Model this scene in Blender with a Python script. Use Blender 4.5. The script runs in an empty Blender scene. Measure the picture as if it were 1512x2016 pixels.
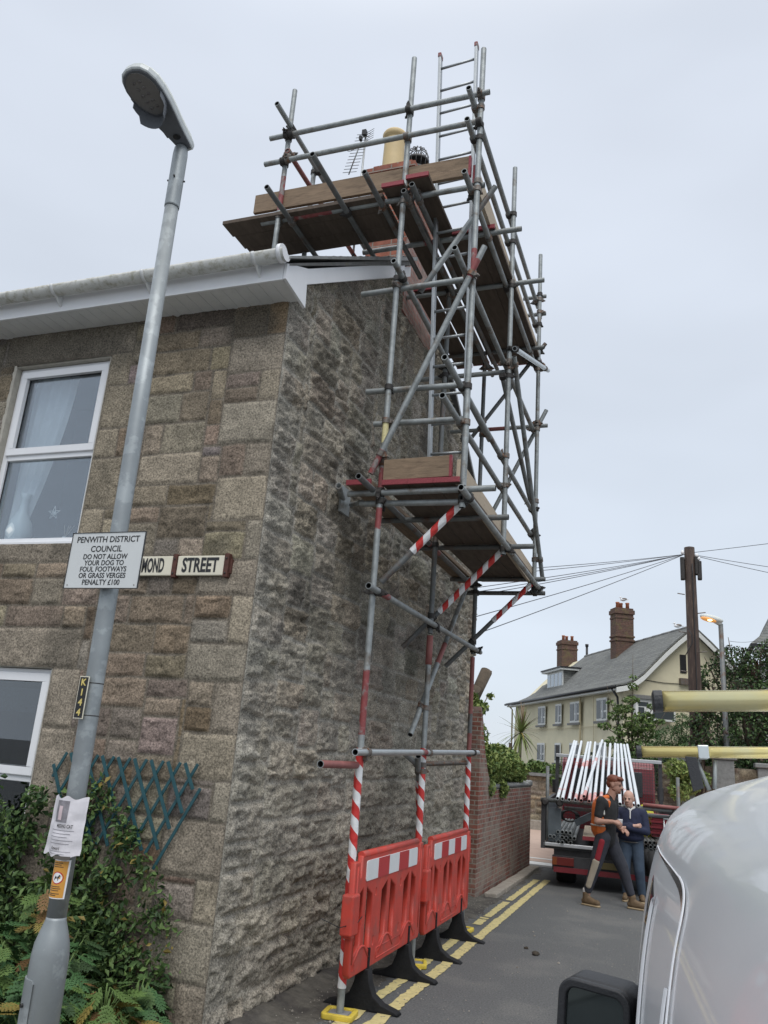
import bpy, bmesh, math, random
import numpy as np
from mathutils import Vector, Matrix, Euler
R = math.radians
random.seed(7)
rng = np.random.default_rng(11)
sc = bpy.context.scene
col = sc.collection

# ---------------------------------------------------------------- camera
CAM = Vector((0, 0, 1.65))
pitch, roll, yaw = 0.2897957, 0.0762104, -0.3650647
fwd0 = Vector((math.sin(yaw), math.cos(yaw), 0)); rgt = Vector((math.cos(yaw), -math.sin(yaw), 0)); up0 = Vector((0, 0, 1))
fwd = fwd0 * math.cos(pitch) + up0 * math.sin(pitch)
up = up0 * math.cos(pitch) - fwd0 * math.sin(pitch)
r2 = rgt * math.cos(roll) + up * math.sin(roll); u2 = up * math.cos(roll) - rgt * math.sin(roll)
cd = bpy.data.cameras.new('camera'); cam = bpy.data.objects.new('camera', cd); col.objects.link(cam)
cam.matrix_world = Matrix(((r2.x, u2.x, -fwd.x, CAM.x), (r2.y, u2.y, -fwd.y, CAM.y), (r2.z, u2.z, -fwd.z, CAM.z), (0, 0, 0, 1)))
cd.sensor_fit = 'HORIZONTAL'; cd.sensor_width = 36; cd.lens = 36 * 1575.3 / 1512
cd.clip_start = 0.02; cd.clip_end = 2000
sc.camera = cam

# ---------------------------------------------------------------- sky + sun (overcast)
w = bpy.data.worlds.new("World"); sc.world = w; w.use_nodes = True
nt = w.node_tree; nt.nodes.clear()
def N(t, **k):
    n = nt.nodes.new(t)
    for a, b in k.items(): setattr(n, a, b)
    return n
SUN_EL, SUN_AZ = 52, 215
out = N('ShaderNodeOutputWorld'); bg = N('ShaderNodeBackground'); add = N('ShaderNodeAddShader'); bg2 = N('ShaderNodeBackground')
sky = N('ShaderNodeTexSky', sky_type='NISHITA', sun_disc=False, sun_elevation=R(SUN_EL), sun_rotation=R(SUN_AZ))
nt.links.new(sky.outputs[0], bg.inputs[0]); bg.inputs[1].default_value = 0.012
# cloud deck: CIE-like overcast, brighter towards the zenith, soft mottling
tc = N('ShaderNodeTexCoord'); sep = N('ShaderNodeSeparateXYZ'); nt.links.new(tc.outputs['Generated'], sep.inputs[0])
ramp = N('ShaderNodeValToRGB'); nt.links.new(sep.outputs['Z'], ramp.inputs[0])
cr = ramp.color_ramp; cr.interpolation = 'EASE'
cr.elements[0].position = 0.0; cr.elements[0].color = (0.625, 0.685, 0.765, 1)
cr.elements[1].position = 0.72; cr.elements[1].color = (0.64, 0.69, 0.775, 1)
e = cr.elements.new(0.16); e.color = (0.625, 0.685, 0.765, 1)
e = cr.elements.new(0.95); e.color = (1.6, 1.6, 1.6, 1)
mp = N('ShaderNodeMapping'); nt.links.new(tc.outputs['Generated'], mp.inputs[0]); mp.inputs['Scale'].default_value = (1.2, 1.2, 3.2)
nz = N('ShaderNodeTexNoise'); nt.links.new(mp.outputs[0], nz.inputs[0]); nz.inputs['Scale'].default_value = 1.6; nz.inputs['Detail'].default_value = 3
mr = N('ShaderNodeMapRange'); nt.links.new(nz.outputs[0], mr.inputs[0])
mr.inputs[1].default_value = 0.3; mr.inputs[2].default_value = 0.7; mr.inputs[3].default_value = 0.94; mr.inputs[4].default_value = 1.08
mul = N('ShaderNodeVectorMath', operation='SCALE'); nt.links.new(ramp.outputs[0], mul.inputs[0]); nt.links.new(mr.outputs[0], mul.inputs['Scale'])
nt.links.new(mul.outputs[0], bg2.inputs[0]); bg2.inputs[1].default_value = 0.90
nt.links.new(bg.outputs[0], add.inputs[0]); nt.links.new(bg2.outputs[0], add.inputs[1]); nt.links.new(add.outputs[0], out.inputs[0])
sd = bpy.data.lights.new('sun', 'SUN'); so = bpy.data.objects.new('sun', sd); col.objects.link(so)
sd.energy = 1.5; sd.angle = R(40); sd.color = (1.0, 0.975, 0.94)
# sun behind the camera, a little to the right
sdir = Vector((0.30, -0.62, 0.95)).normalized()
so.rotation_euler = sdir.to_track_quat('Z', 'Y').to_euler()
sky.sun_elevation = math.asin(sdir.z); sky.sun_rotation = math.atan2(sdir.x, sdir.y)
sc.view_settings.view_transform = 'Standard'; sc.view_settings.look = 'None'
sc.view_settings.exposure = 0.22; sc.view_settings.gamma = 1; sc.view_settings.use_curve_mapping = False
sc.render.engine = 'CYCLES'
sc.render.resolution_x = 768; sc.render.resolution_y = 1024

# ================================================================ helpers
def tag(o, label=None, cat=None, group=None, kind=None):
    if label: o['label'] = label
    if cat: o['category'] = cat
    if group: o['group'] = group
    if kind: o['kind'] = kind
    return o
ORG = {}
def thing(name, label, cat, loc=(0, 0, 0), group=None, rotz=0.0):
    o = bpy.data.objects.new(name, None); col.objects.link(o)
    o.location = loc; o.rotation_euler = (0, 0, rotz); o.empty_display_size = 0.1
    ORG[o.name] = Matrix.Translation(Vector(loc)) @ Matrix.Rotation(rotz, 4, 'Z')
    return tag(o, label, cat, group)
def link(name, me, parent=None, local=False, mats=None):
    """mesh in world coordinates unless local; children get root-local coordinates"""
    o = bpy.data.objects.new(name, me); col.objects.link(o)
    if mats:
        for m in (mats if isinstance(mats, (list, tuple)) else [mats]): me.materials.append(m)
    if parent is not None:
        o.parent = parent
        root = parent
        while root.parent: root = root.parent
        if not local and root.name in ORG: me.transform(ORG[root.name].inverted())
    return o
class MB:
    def __init__(s): s.v = []; s.f = []; s.m = []; s.sm = []; s.uv = {}
    def add(s, vs, fs, mi=0, sm=False):
        b = len(s.v); s.v += [tuple(x) for x in vs]
        for f in fs: s.f.append(tuple(b + i for i in f)); s.m.append(mi); s.sm.append(sm)
        return s
    def box(s, c, d, M=None, mi=0):
        c = Vector(c); hx, hy, hz = d[0] / 2, d[1] / 2, d[2] / 2
        P = [Vector((x * hx, y * hy, z * hz)) for x in (-1, 1) for y in (-1, 1) for z in (-1, 1)]
        if M is not None: P = [M @ p for p in P]
        s.add([p + c for p in P], [(0, 1, 3, 2), (4, 6, 7, 5), (0, 4, 5, 1), (2, 3, 7, 6), (0, 2, 6, 4), (1, 5, 7, 3)], mi); return s
    def bx(s, x0, x1, y0, y1, z0, z1, mi=0):
        return s.box(((x0 + x1) / 2, (y0 + y1) / 2, (z0 + z1) / 2), (abs(x1 - x0), abs(y1 - y0), abs(z1 - z0)), None, mi)
    def tube(s, p0, p1, r0, r1=None, n=12, mi=0, caps=True, sm=True, hollow=0, mi_in=None):
        p0 = Vector(p0); p1 = Vector(p1); r1 = r0 if r1 is None else r1
        d = (p1 - p0).normalized(); a = d.orthogonal().normalized(); b = d.cross(a)
        ring = lambda p, r: [p + a * (r * math.cos(2 * math.pi * i / n)) + b * (r * math.sin(2 * math.pi * i / n)) for i in range(n)]
        s.add(ring(p0, r0) + ring(p1, r1), [(i, (i + 1) % n, n + (i + 1) % n, n + i) for i in range(n)], mi, sm)
        if hollow:
            for p, r, sg in ((p0, r0, 1), (p1, r1, -1)):
                q = p + d * (0.12 * sg)
                s.add(ring(p, r) + ring(p, r * hollow), [(i, (i + 1) % n, n + (i + 1) % n, n + i) if sg < 0 else (i, n + i, n + (i + 1) % n, (i + 1) % n) for i in range(n)], mi)
                s.add(ring(p, r * hollow) + ring(q, r * hollow), [(i, (i + 1) % n, n + (i + 1) % n, n + i) for i in range(n)], mi if mi_in is None else mi_in, sm)
                s.add(ring(q, r * hollow), [tuple(range(n))], mi if mi_in is None else mi_in)
        elif caps:
            s.add(ring(p0, r0), [tuple(range(n))[::-1]], mi); s.add(ring(p1, r1), [tuple(range(n))], mi)
        return s
    def path(s, pts, r, n=6, mi=0):
        pts = [Vector(p) for p in pts]
        rs = r if isinstance(r, (list, tuple)) else [r] * len(pts)
        V = []; prev = None
        for i, p in enumerate(pts):
            d = (pts[min(i + 1, len(pts) - 1)] - pts[max(i - 1, 0)]).normalized()
            a = d.orthogonal().normalized() if prev is None else (prev - d * prev.dot(d)).normalized()
            prev = a; b = d.cross(a)
            V += [p + a * (rs[i] * math.cos(2 * math.pi * k / n)) + b * (rs[i] * math.sin(2 * math.pi * k / n)) for k in range(n)]
        F = [(i * n + k, i * n + (k + 1) % n, (i + 1) * n + (k + 1) % n, (i + 1) * n + k) for i in range(len(pts) - 1) for k in range(n)]
        F += [tuple(range(n))[::-1], tuple((len(pts) - 1) * n + k for k in range(n))]
        s.add(V, F, mi, True); return s
    def lathe(s, prof, c=(0, 0, 0), n=20, mi=0, sm=True):
        V = [(c[0] + r * math.cos(2 * math.pi * k / n), c[1] + r * math.sin(2 * math.pi * k / n), c[2] + z) for r, z in prof for k in range(n)]
        F = [(i * n + k, i * n + (k + 1) % n, (i + 1) * n + (k + 1) % n, (i + 1) * n + k) for i in range(len(prof) - 1) for k in range(n)]
        s.add(V, F, mi, sm)
        s.add(V[:n], [tuple(range(n))[::-1]], mi); s.add(V[-n:], [tuple(range(n))], mi); return s
    def prism(s, poly, a, b, axis='x', mi=0):
        n = len(poly)
        P = {'x': lambda u, v, w: (w, u, v), 'y': lambda u, v, w: (u, w, v), 'z': lambda u, v, w: (u, v, w)}[axis]
        V = [P(u, v, a) for u, v in poly] + [P(u, v, b) for u, v in poly]
        s.add(V, [tuple(range(n)), tuple(range(n, 2 * n))[::-1]] + [(i, (i + 1) % n, n + (i + 1) % n, n + i)[::-1] for i in range(n)], mi); return s
    def ell(s, c, r, M=None, nu=14, nv=10, mi=0):
        V = []
        for j in range(nv + 1):
            t = math.pi * j / nv
            for i in range(nu):
                p = 2 * math.pi * i / nu
                q = Vector((r[0] * math.sin(t) * math.cos(p), r[1] * math.sin(t) * math.sin(p), r[2] * math.cos(t)))
                if M is not None: q = M @ q
                V.append(Vector(c) + q)
        F = [(j * nu + i, (j + 1) * nu + i, (j + 1) * nu + (i + 1) % nu, j * nu + (i + 1) % nu) for j in range(nv) for i in range(nu)]
        s.add(V, F, mi, True); return s
    def mesh(s, name):
        me = bpy.data.meshes.new(name); me.from_pydata(s.v, [], s.f)
        me.polygons.foreach_set('material_index', s.m); me.polygons.foreach_set('use_smooth', s.sm)
        me.update(); return me
    def build(s, name, mats, parent=None, local=False, fix=True, bevel=0):
        me = s.mesh(name)
        if fix or bevel:
            bm = bmesh.new(); bm.from_mesh(me)
            bmesh.ops.remove_doubles(bm, verts=bm.verts, dist=1e-5)
            if bevel:
                ed = [e for e in bm.edges if len(e.link_faces) == 2 and e.calc_face_angle(0) > 0.6]
                try: bmesh.ops.bevel(bm, geom=ed, offset=bevel, segments=2, affect='EDGES', profile=0.5, clamp_overlap=True)
                except Exception: pass
            bmesh.ops.recalc_face_normals(bm, faces=bm.faces)
            bm.to_mesh(me); bm.free()
        return link(name, me, parent, local, mats)
def npmesh(name, V, F, mats, parent=None, smooth=False, colr=None, mi=None, local=False):
    me = bpy.data.meshes.new(name); V = np.asarray(V, np.float32); F = np.asarray(F, np.int32); k = F.shape[1]
    me.vertices.add(len(V)); me.vertices.foreach_set('co', V.ravel())
    me.loops.add(F.size); me.loops.foreach_set('vertex_index', F.ravel())
    me.polygons.add(len(F)); me.polygons.foreach_set('loop_start', np.arange(0, F.size, k, dtype=np.int32))
    me.polygons.foreach_set('loop_total', np.full(len(F), k, np.int32))
    me.polygons.foreach_set('use_smooth', np.full(len(F), smooth))
    if mi is not None: me.polygons.foreach_set('material_index', np.asarray(mi, np.int32))
    me.update(calc_edges=True)
    if colr is not None:
        a = me.color_attributes.new('Col', 'FLOAT_COLOR', 'POINT')
        c4 = np.ones((len(V), 4), np.float32); c4[:, :3] = colr; a.data.foreach_set('color', c4.ravel())
    return link(name, me, parent, local, mats)
def eval_curve(cu, name):
    o = bpy.data.objects.new('tmp', cu); col.objects.link(o)
    dg = bpy.context.evaluated_depsgraph_get(); dg.update()
    me = bpy.data.meshes.new_from_object(o.evaluated_get(dg)); me.name = name
    bpy.data.objects.remove(o); bpy.data.curves.remove(cu)
    me.materials.clear()
    return me
def plate(outline, holes, ext, bev, M, name, mats, parent=None, local=False, res=2):
    """2-D outline with holes, extruded (half thickness ext) with bevelled edges, placed by M (x,y in plane, z normal)"""
    cu = bpy.data.curves.new('c', 'CURVE'); cu.dimensions = '2D'; cu.fill_mode = 'BOTH'; cu.extrude = ext; cu.bevel_depth = bev; cu.bevel_resolution = res
    cu.offset = -bev
    for lp in [outline] + holes:
        sp = cu.splines.new('POLY'); sp.points.add(len(lp) - 1); sp.use_cyclic_u = True
        for i, (x, y) in enumerate(lp): sp.points[i].co = (x, y, 0, 1)
    me = eval_curve(cu, name); me.transform(M)
    return link(name, me, parent, local, mats)
def text(s, size, M, mat, name='lettering', parent=None, sx=1.0, bold=0.0, local=False, align='CENTER', ls=1.0):
    cu = bpy.data.curves.new('t', 'FONT'); cu.body = s; cu.size = size; cu.align_x = align; cu.align_y = 'CENTER'
    cu.extrude = 0.0006; cu.offset = bold; cu.resolution_u = 3; cu.space_line = ls
    me = eval_curve(cu, name); me.transform(M @ Matrix.Diagonal((sx, 1, 1, 1)))
    return link(name, me, parent, local, mat)
def faceY(x, y, z, rot=0.0):   # text plane looking to -Y
    return Matrix.Translation((x, y, z)) @ Matrix.Rotation(math.pi / 2, 4, 'X') @ Matrix.Rotation(rot, 4, 'Z')
def rrect(x0, x1, y0, y1, r, n=4):
    P = []
    for cx, cy, a0 in ((x1 - r, y1 - r, 0), (x0 + r, y1 - r, 90), (x0 + r, y0 + r, 180), (x1 - r, y0 + r, 270)):
        for k in range(n + 1):
            a = R(a0 + 90 * k / n); P.append((cx + r * math.cos(a), cy + r * math.sin(a)))
    return P
def ordw(i): return ['first', 'second', 'third', 'fourth', 'fifth', 'sixth', 'seventh', 'eighth', 'ninth', 'tenth', 'eleventh', 'twelfth', 'thirteenth', 'fourteenth', 'fifteenth', 'sixteenth', 'seventeenth', 'eighteenth', 'nineteenth', 'twentieth'][i]

# ---------------------------------------------------------------- value noise (numpy)
_T = {}
def vn(x, y, seed=0):
    if seed not in _T: _T[seed] = np.random.default_rng(seed + 991).random((256, 256)).astype(np.float32)
    T = _T[seed]; xi = np.floor(x).astype(int); yi = np.floor(y).astype(int); fx = x - xi; fy = y - yi
    fx = fx * fx * (3 - 2 * fx); fy = fy * fy * (3 - 2 * fy)
    a = T[xi & 255, yi & 255]; b = T[(xi + 1) & 255, yi & 255]; c = T[xi & 255, (yi + 1) & 255]; d = T[(xi + 1) & 255, (yi + 1) & 255]
    return (a * (1 - fx) + b * fx) * (1 - fy) + (c * (1 - fx) + d * fx) * fy
def fbm(x, y, o=4, seed=0, g=0.5):
    s = 0; a = 1; t = 0
    for i in range(o): s = s + a * vn(x * 2 ** i + 17.3 * i, y * 2 ** i + 5.1 * i, seed + i); t += a; a *= g
    return s / t
def ridg(x, y, o=4, seed=0):
    s = 0; a = 1; t = 0
    for i in range(o): s = s + a * (1 - np.abs(2 * vn(x * 2 ** i + 9.7 * i, y * 2 ** i + 3.3 * i, seed + i) - 1)); t += a; a *= 0.55
    return s / t
def facets(U, Z, su, sz, seed):
    u = U / su + (fbm(U * 3, Z * 3, 2, seed + 3) - .5) * .8; z = Z / sz + (fbm(U * 3 + 9, Z * 3, 2, seed + 4) - .5) * .8; iu = np.floor(u).astype(int); iz = np.floor(z).astype(int)
    r_ = np.random.default_rng(seed + 77).random((5, 128, 128)).astype(np.float32); b1 = np.full(u.shape, 9.); b2 = np.full(u.shape, 9.); A = [np.zeros(u.shape) for _ in range(5)]
    for a in (-1, 0, 1):
        for c in (-1, 0, 1):
            i = (iu + a) & 127; j = (iz + c) & 127; du = u - (iu + a + r_[0, i, j]); dz = z - (iz + c + r_[1, i, j]); d = np.sqrt(du * du + dz * dz); m = d < b1
            b2 = np.where(m, b1, np.minimum(b2, d)); b1 = np.where(m, d, b1)
            for q, val in enumerate((du, dz, r_[2, i, j], r_[3, i, j], r_[4, i, j])): A[q] = np.where(m, val, A[q])
    return A[0], A[1], A[2], A[3], A[4], b2 - b1
def sstep(a, b, x): t = np.clip((x - a) / (b - a), 0, 1); return t * t * (3 - 2 * t)

# ================================================================ materials
MAT = {}
def mat(name, colr=(.5, .5, .5), rough=.6, metal=0, var=.0, vscale=8, bump=0, bscale=60, spec=None, coat=0, emit=None, estr=0, c2=None, c2scale=3, c2lo=.5, c2hi=.6, attr=False, alpha=None, detail=6, trans=0, coords='Object', stretch=None):
    m = bpy.data.materials.new(name); m.use_nodes = True; t = m.node_tree; b = t.nodes['Principled BSDF']
    b.inputs['Base Color'].default_value = (*colr, 1); b.inputs['Roughness'].default_value = rough; b.inputs['Metallic'].default_value = metal
    if spec is not None: b.inputs['Specular IOR Level'].default_value = spec
    if coat: b.inputs['Coat Weight'].default_value = coat; b.inputs['Coat Roughness'].default_value = .03
    if emit: b.inputs['Emission Color'].default_value = (*emit, 1); b.inputs['Emission Strength'].default_value = estr
    if trans: b.inputs['Transmission Weight'].default_value = trans
    def nn(k, **a):
        n = t.nodes.new(k)
        for q, v in a.items(): setattr(n, q, v)
        return n
    tcn = nn('ShaderNodeTexCoord'); vec = tcn.outputs[coords]
    if stretch:
        mpn = nn('ShaderNodeMapping'); t.links.new(vec, mpn.inputs[0]); mpn.inputs['Scale'].default_value = stretch; vec = mpn.outputs[0]
    src = None
    if attr:
        at = nn('ShaderNodeVertexColor', layer_name='Col'); src = at.outputs[0]
    if c2:
        n1 = nn('ShaderNodeTexNoise'); t.links.new(vec, n1.inputs[0]); n1.inputs['Scale'].default_value = c2scale; n1.inputs['Detail'].default_value = 5; n1.inputs['Roughness'].default_value = .6
        r1 = nn('ShaderNodeMapRange'); t.links.new(n1.outputs[0], r1.inputs[0]); r1.inputs[1].default_value = c2lo; r1.inputs[2].default_value = c2hi
        mx = nn('ShaderNodeMix', data_type='RGBA'); t.links.new(r1.outputs[0], mx.inputs[0]); mx.inputs[6].default_value = (*colr, 1); mx.inputs[7].default_value = (*c2, 1)
        if src is not None: t.links.new(src, mx.inputs[6])
        src = mx.outputs[2]
    if var:
        n2 = nn('ShaderNodeTexNoise'); t.links.new(vec, n2.inputs[0]); n2.inputs['Scale'].default_value = vscale; n2.inputs['Detail'].default_value = detail; n2.inputs['Roughness'].default_value = .65
        r2_ = nn('ShaderNodeMapRange'); t.links.new(n2.outputs[0], r2_.inputs[0]); r2_.inputs[1].default_value = .25; r2_.inputs[2].default_value = .75; r2_.inputs[3].default_value = 1 - var; r2_.inputs[4].default_value = 1 + var
        sc_ = nn('ShaderNodeVectorMath', operation='SCALE'); t.links.new(r2_.outputs[0], sc_.inputs['Scale'])
        if src is not None: t.links.new(src, sc_.inputs[0])
        else: sc_.inputs[0].default_value = colr
        src = sc_.outputs[0]
    if src is not None: t.links.new(src, b.inputs['Base Color'])
    if bump:
        n3 = nn('ShaderNodeTexNoise'); t.links.new(vec, n3.inputs[0]); n3.inputs['Scale'].default_value = bscale; n3.inputs['Detail'].default_value = 4
        bp = nn('ShaderNodeBump'); bp.inputs['Strength'].default_value = bump; bp.inputs['Distance'].default_value = .01
        t.links.new(n3.outputs[0], bp.inputs['Height']); t.links.new(bp.outputs[0], b.inputs['Normal'])
    MAT[name] = m; return m
def granite(name, speck=.5, scale=95, bump=.6, dark=(.035, .033, .03), dthr=(.60, .68), seed=0):
    """vertex-coloured stone with crystal specks"""
    m = mat(name, rough=.92, attr=True, var=.16, vscale=7, spec=.25); t = m.node_tree; b = t.nodes['Principled BSDF']
    src = b.inputs['Base Color'].links[0].from_socket
    tcn = t.nodes.new('ShaderNodeTexCoord')
    n = t.nodes.new('ShaderNodeTexNoise'); t.links.new(tcn.outputs['Object'], n.inputs[0]); n.inputs['Scale'].default_value = scale; n.inputs['Detail'].default_value = 3; n.inputs['Roughness'].default_value = .7
    r = t.nodes.new('ShaderNodeMapRange'); t.links.new(n.outputs[0], r.inputs[0]); r.inputs[1].default_value = .32; r.inputs[2].default_value = .68; r.inputs[3].default_value = 1 - speck; r.inputs[4].default_value = 1 + speck
    s = t.nodes.new('ShaderNodeVectorMath'); s.operation = 'SCALE'; t.links.new(src, s.inputs[0]); t.links.new(r.outputs[0], s.inputs['Scale'])
    n2 = t.nodes.new('ShaderNodeTexNoise'); t.links.new(tcn.outputs['Object'], n2.inputs[0]); n2.inputs['Scale'].default_value = 9; n2.inputs['Detail'].default_value = 8; n2.inputs['Roughness'].default_value = .75
    r3 = t.nodes.new('ShaderNodeMapRange'); t.links.new(n2.outputs[0], r3.inputs[0]); r3.inputs[1].default_value = dthr[0]; r3.inputs[2].default_value = dthr[1]
    r3.inputs[4].default_value = .8
    mx = t.nodes.new('ShaderNodeMix'); mx.data_type = 'RGBA'; t.links.new(r3.outputs[0], mx.inputs[0]); t.links.new(s.outputs[0], mx.inputs[6]); mx.inputs[7].default_value = (*dark, 1)
    t.links.new(mx.outputs[2], b.inputs['Base Color'])
    bp = t.nodes.new('ShaderNodeBump'); bp.inputs['Strength'].default_value = bump; bp.inputs['Distance'].default_value = .008
    n4 = t.nodes.new('ShaderNodeTexNoise'); t.links.new(tcn.outputs['Object'], n4.inputs[0]); n4.inputs['Scale'].default_value = 45; n4.inputs['Detail'].default_value = 6; n4.inputs['Roughness'].default_value = .7
    t.links.new(n4.outputs[0], bp.inputs['Height']); t.links.new(bp.outputs[0], b.inputs['Normal'])
    return m
def brickmat(name, c1, c2, mortar, sx=1, bw=.2, bh=.068, rotate=None, patch=None, plo=.5, phi=.6, mort=.008):
    m = mat(name, rough=.9); t = m.node_tree; b = t.nodes['Principled BSDF']
    tcn = t.nodes.new('ShaderNodeTexCoord'); sx_ = t.nodes.new('ShaderNodeSeparateXYZ'); t.links.new(tcn.outputs['Object'], sx_.inputs[0]); ad_ = t.nodes.new('ShaderNodeMath'); t.links.new(sx_.outputs[0], ad_.inputs[0]); t.links.new(sx_.outputs[1], ad_.inputs[1]); mp_ = t.nodes.new('ShaderNodeCombineXYZ'); t.links.new(ad_.outputs[0], mp_.inputs[0]); t.links.new(sx_.outputs[2], mp_.inputs[1])
    br = t.nodes.new('ShaderNodeTexBrick'); t.links.new(mp_.outputs[0], br.inputs[0]); br.inputs['Scale'].default_value = 1
    br.inputs['Brick Width'].default_value = bw; br.inputs['Row Height'].default_value = bh; br.inputs['Mortar Size'].default_value = mort; br.inputs['Bias'].default_value = -.1
    br.inputs['Color1'].default_value = (*c1, 1); br.inputs['Color2'].default_value = (*c2, 1); br.inputs['Mortar'].default_value = (*mortar, 1)
    n = t.nodes.new('ShaderNodeTexNoise'); t.links.new(tcn.outputs['Object'], n.inputs[0]); n.inputs['Scale'].default_value = 11; n.inputs['Detail'].default_value = 8; n.inputs['Roughness'].default_value = .7
    r = t.nodes.new('ShaderNodeMapRange'); t.links.new(n.outputs[0], r.inputs[0]); r.inputs[1].default_value = .3; r.inputs[2].default_value = .7; r.inputs[3].default_value = .6; r.inputs[4].default_value = 1.35
    s = t.nodes.new('ShaderNodeVectorMath'); s.operation = 'SCALE'; t.links.new(br.outputs[0], s.inputs[0]); t.links.new(r.outputs[0], s.inputs['Scale']); src = s.outputs[0]
    if patch:
        n2 = t.nodes.new('ShaderNodeTexNoise'); t.links.new(tcn.outputs['Object'], n2.inputs[0]); n2.inputs['Scale'].default_value = 2.2; n2.inputs['Detail'].default_value = 9; n2.inputs['Roughness'].default_value = .72
        r4 = t.nodes.new('ShaderNodeMapRange'); t.links.new(n2.outputs[0], r4.inputs[0]); r4.inputs[1].default_value = plo; r4.inputs[2].default_value = phi; r4.inputs[4].default_value = .75
        mx = t.nodes.new('ShaderNodeMix'); mx.data_type = 'RGBA'; t.links.new(r4.outputs[0], mx.inputs[0]); t.links.new(src, mx.inputs[6]); mx.inputs[7].default_value = (*patch, 1); src = mx.outputs[2]
    t.links.new(src, b.inputs['Base Color'])
    bp = t.nodes.new('ShaderNodeBump'); bp.inputs['Strength'].default_value = .6; bp.inputs['Distance'].default_value = .01; bp.invert = True
    t.links.new(br.outputs['Fac'], bp.inputs['Height']); t.links.new(bp.outputs[0], b.inputs['Normal'])
    return m
def stripemat(name, ca, cb, rough=.45):
    m = mat(name, rough=rough); t = m.node_tree; b = t.nodes['Principled BSDF']
    uvn = t.nodes.new('ShaderNodeUVMap'); sp = t.nodes.new('ShaderNodeSeparateXYZ'); t.links.new(uvn.outputs[0], sp.inputs[0])
    a = t.nodes.new('ShaderNodeMath'); a.operation = 'ADD'; t.links.new(sp.outputs[0], a.inputs[0]); t.links.new(sp.outputs[1], a.inputs[1])
    f = t.nodes.new('ShaderNodeMath'); f.operation = 'FRACT'; t.links.new(a.outputs[0], f.inputs[0])
    g = t.nodes.new('ShaderNodeMath'); g.operation = 'GREATER_THAN'; t.links.new(f.outputs[0], g.inputs[0]); g.inputs[1].default_value = .5
    mx = t.nodes.new('ShaderNodeMix'); mx.data_type = 'RGBA'; t.links.new(g.outputs[0], mx.inputs[0]); mx.inputs[6].default_value = (*ca, 1); mx.inputs[7].default_value = (*cb, 1)
    nz_ = t.nodes.new('ShaderNodeTexNoise'); tn = t.nodes.new('ShaderNodeTexCoord'); t.links.new(tn.outputs['Object'], nz_.inputs[0]); nz_.inputs['Scale'].default_value = 25
    bp = t.nodes.new('ShaderNodeBump'); bp.inputs['Strength'].default_value = .5; bp.inputs['Distance'].default_value = .01; t.links.new(nz_.outputs[0], bp.inputs['Height']); t.links.new(bp.outputs[0], b.inputs['Normal'])
    t.links.new(mx.outputs[2], b.inputs['Base Color']); return m
def glassmat(name, tint=(.8, .85, .87), refl=.32, dark=0.0):
    m = bpy.data.materials.new(name); m.use_nodes = True; t = m.node_tree; t.nodes.clear()
    o = t.nodes.new('ShaderNodeOutputMaterial'); mix = t.nodes.new('ShaderNodeMixShader'); tr = t.nodes.new('ShaderNodeBsdfTransparent'); gl = t.nodes.new('ShaderNodeBsdfGlossy')
    tr.inputs[0].default_value = (*tint, 1); gl.inputs['Roughness'].default_value = .01; gl.inputs[0].default_value = (.9, .95, 1, 1)
    lw = t.nodes.new('ShaderNodeLayerWeight'); lw.inputs[0].default_value = .25
    mr_ = t.nodes.new('ShaderNodeMapRange'); t.links.new(lw.outputs['Facing'], mr_.inputs[0]); mr_.inputs[3].default_value = refl; mr_.inputs[4].default_value = .62
    t.links.new(mr_.outputs[0], mix.inputs[0]); t.links.new(tr.outputs[0], mix.inputs[1]); t.links.new(gl.outputs[0], mix.inputs[2]); t.links.new(mix.outputs[0], o.inputs[0])
    MAT[name] = m; return m

mat('galv', (.285, .305, .305), .55, .5, var=.32, vscale=14, c2=(.17, .145, .12), c2scale=5, c2lo=.56, c2hi=.68, bump=.15, bscale=90)
mat('galv_dark', (.17, .18, .18), .6, .45, var=.3, vscale=12, c2=(.13, .09, .07), c2scale=6, c2lo=.52, c2hi=.66)
mat('galv_bright', (.52, .55, .56), .35, .75, var=.12, vscale=10)
mat('inside', (.02, .02, .02), .9)
mat('redpaint', (.22, .05, .05), .6, 0, var=.3, vscale=30, c2=(.22, .19, .18), c2scale=14, c2lo=.50, c2hi=.60)
mat('redrail', (.27, .10, .09), .6, .1, var=.3, vscale=12)
mat('yellowlabel', (.62, .56, .30), .6, var=.25, vscale=60)
mat('coupler', (.17, .155, .14), .6, .55, var=.4, vscale=40, c2=(.20, .11, .07), c2scale=25, c2lo=.52, c2hi=.62)
mat('coupler_dark', (.045, .042, .04), .7, .3, var=.4, vscale=40)
mat('alu', (.38, .40, .41), .45, .75, var=.08)
mat('post', (.27, .295, .305), .5, .4, var=.14, vscale=6, c2=(.34, .37, .38), c2scale=11, c2lo=.52, c2hi=.58)
mat('wood', (.21, .15, .10), .85, 0, var=.28, vscale=5, c2=(.12, .085, .06), c2scale=6, c2lo=.5, c2hi=.7, bump=.3, bscale=40, stretch=(6, 1, 6))
mat('woodx', (.225, .16, .105), .85, 0, var=.28, vscale=5, c2=(.13, .09, .06), c2scale=6, c2lo=.5, c2hi=.7, bump=.3, bscale=40, stretch=(1, 6, 6))
mat('woodpale', (.40, .33, .245), .85, 0, var=.15, vscale=6, c2=(.22, .15, .10), c2scale=7, c2lo=.62, c2hi=.70, stretch=(6, 1, 6))
mat('wooddark', (.095, .072, .055), .9, 0, var=.35, vscale=5, stretch=(5, 1, 5))
mat('redband', (.24, .04, .05), .5, .2, var=.35, vscale=90)
stripemat('hazard', (.55, .035, .03), (.74, .75, .76))
mat('upvc', (.74, .75, .77), .35, var=.03, vscale=6)
mat('upvc_dirty', (.66, .67, .67), .5, var=.1, vscale=5)
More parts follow.
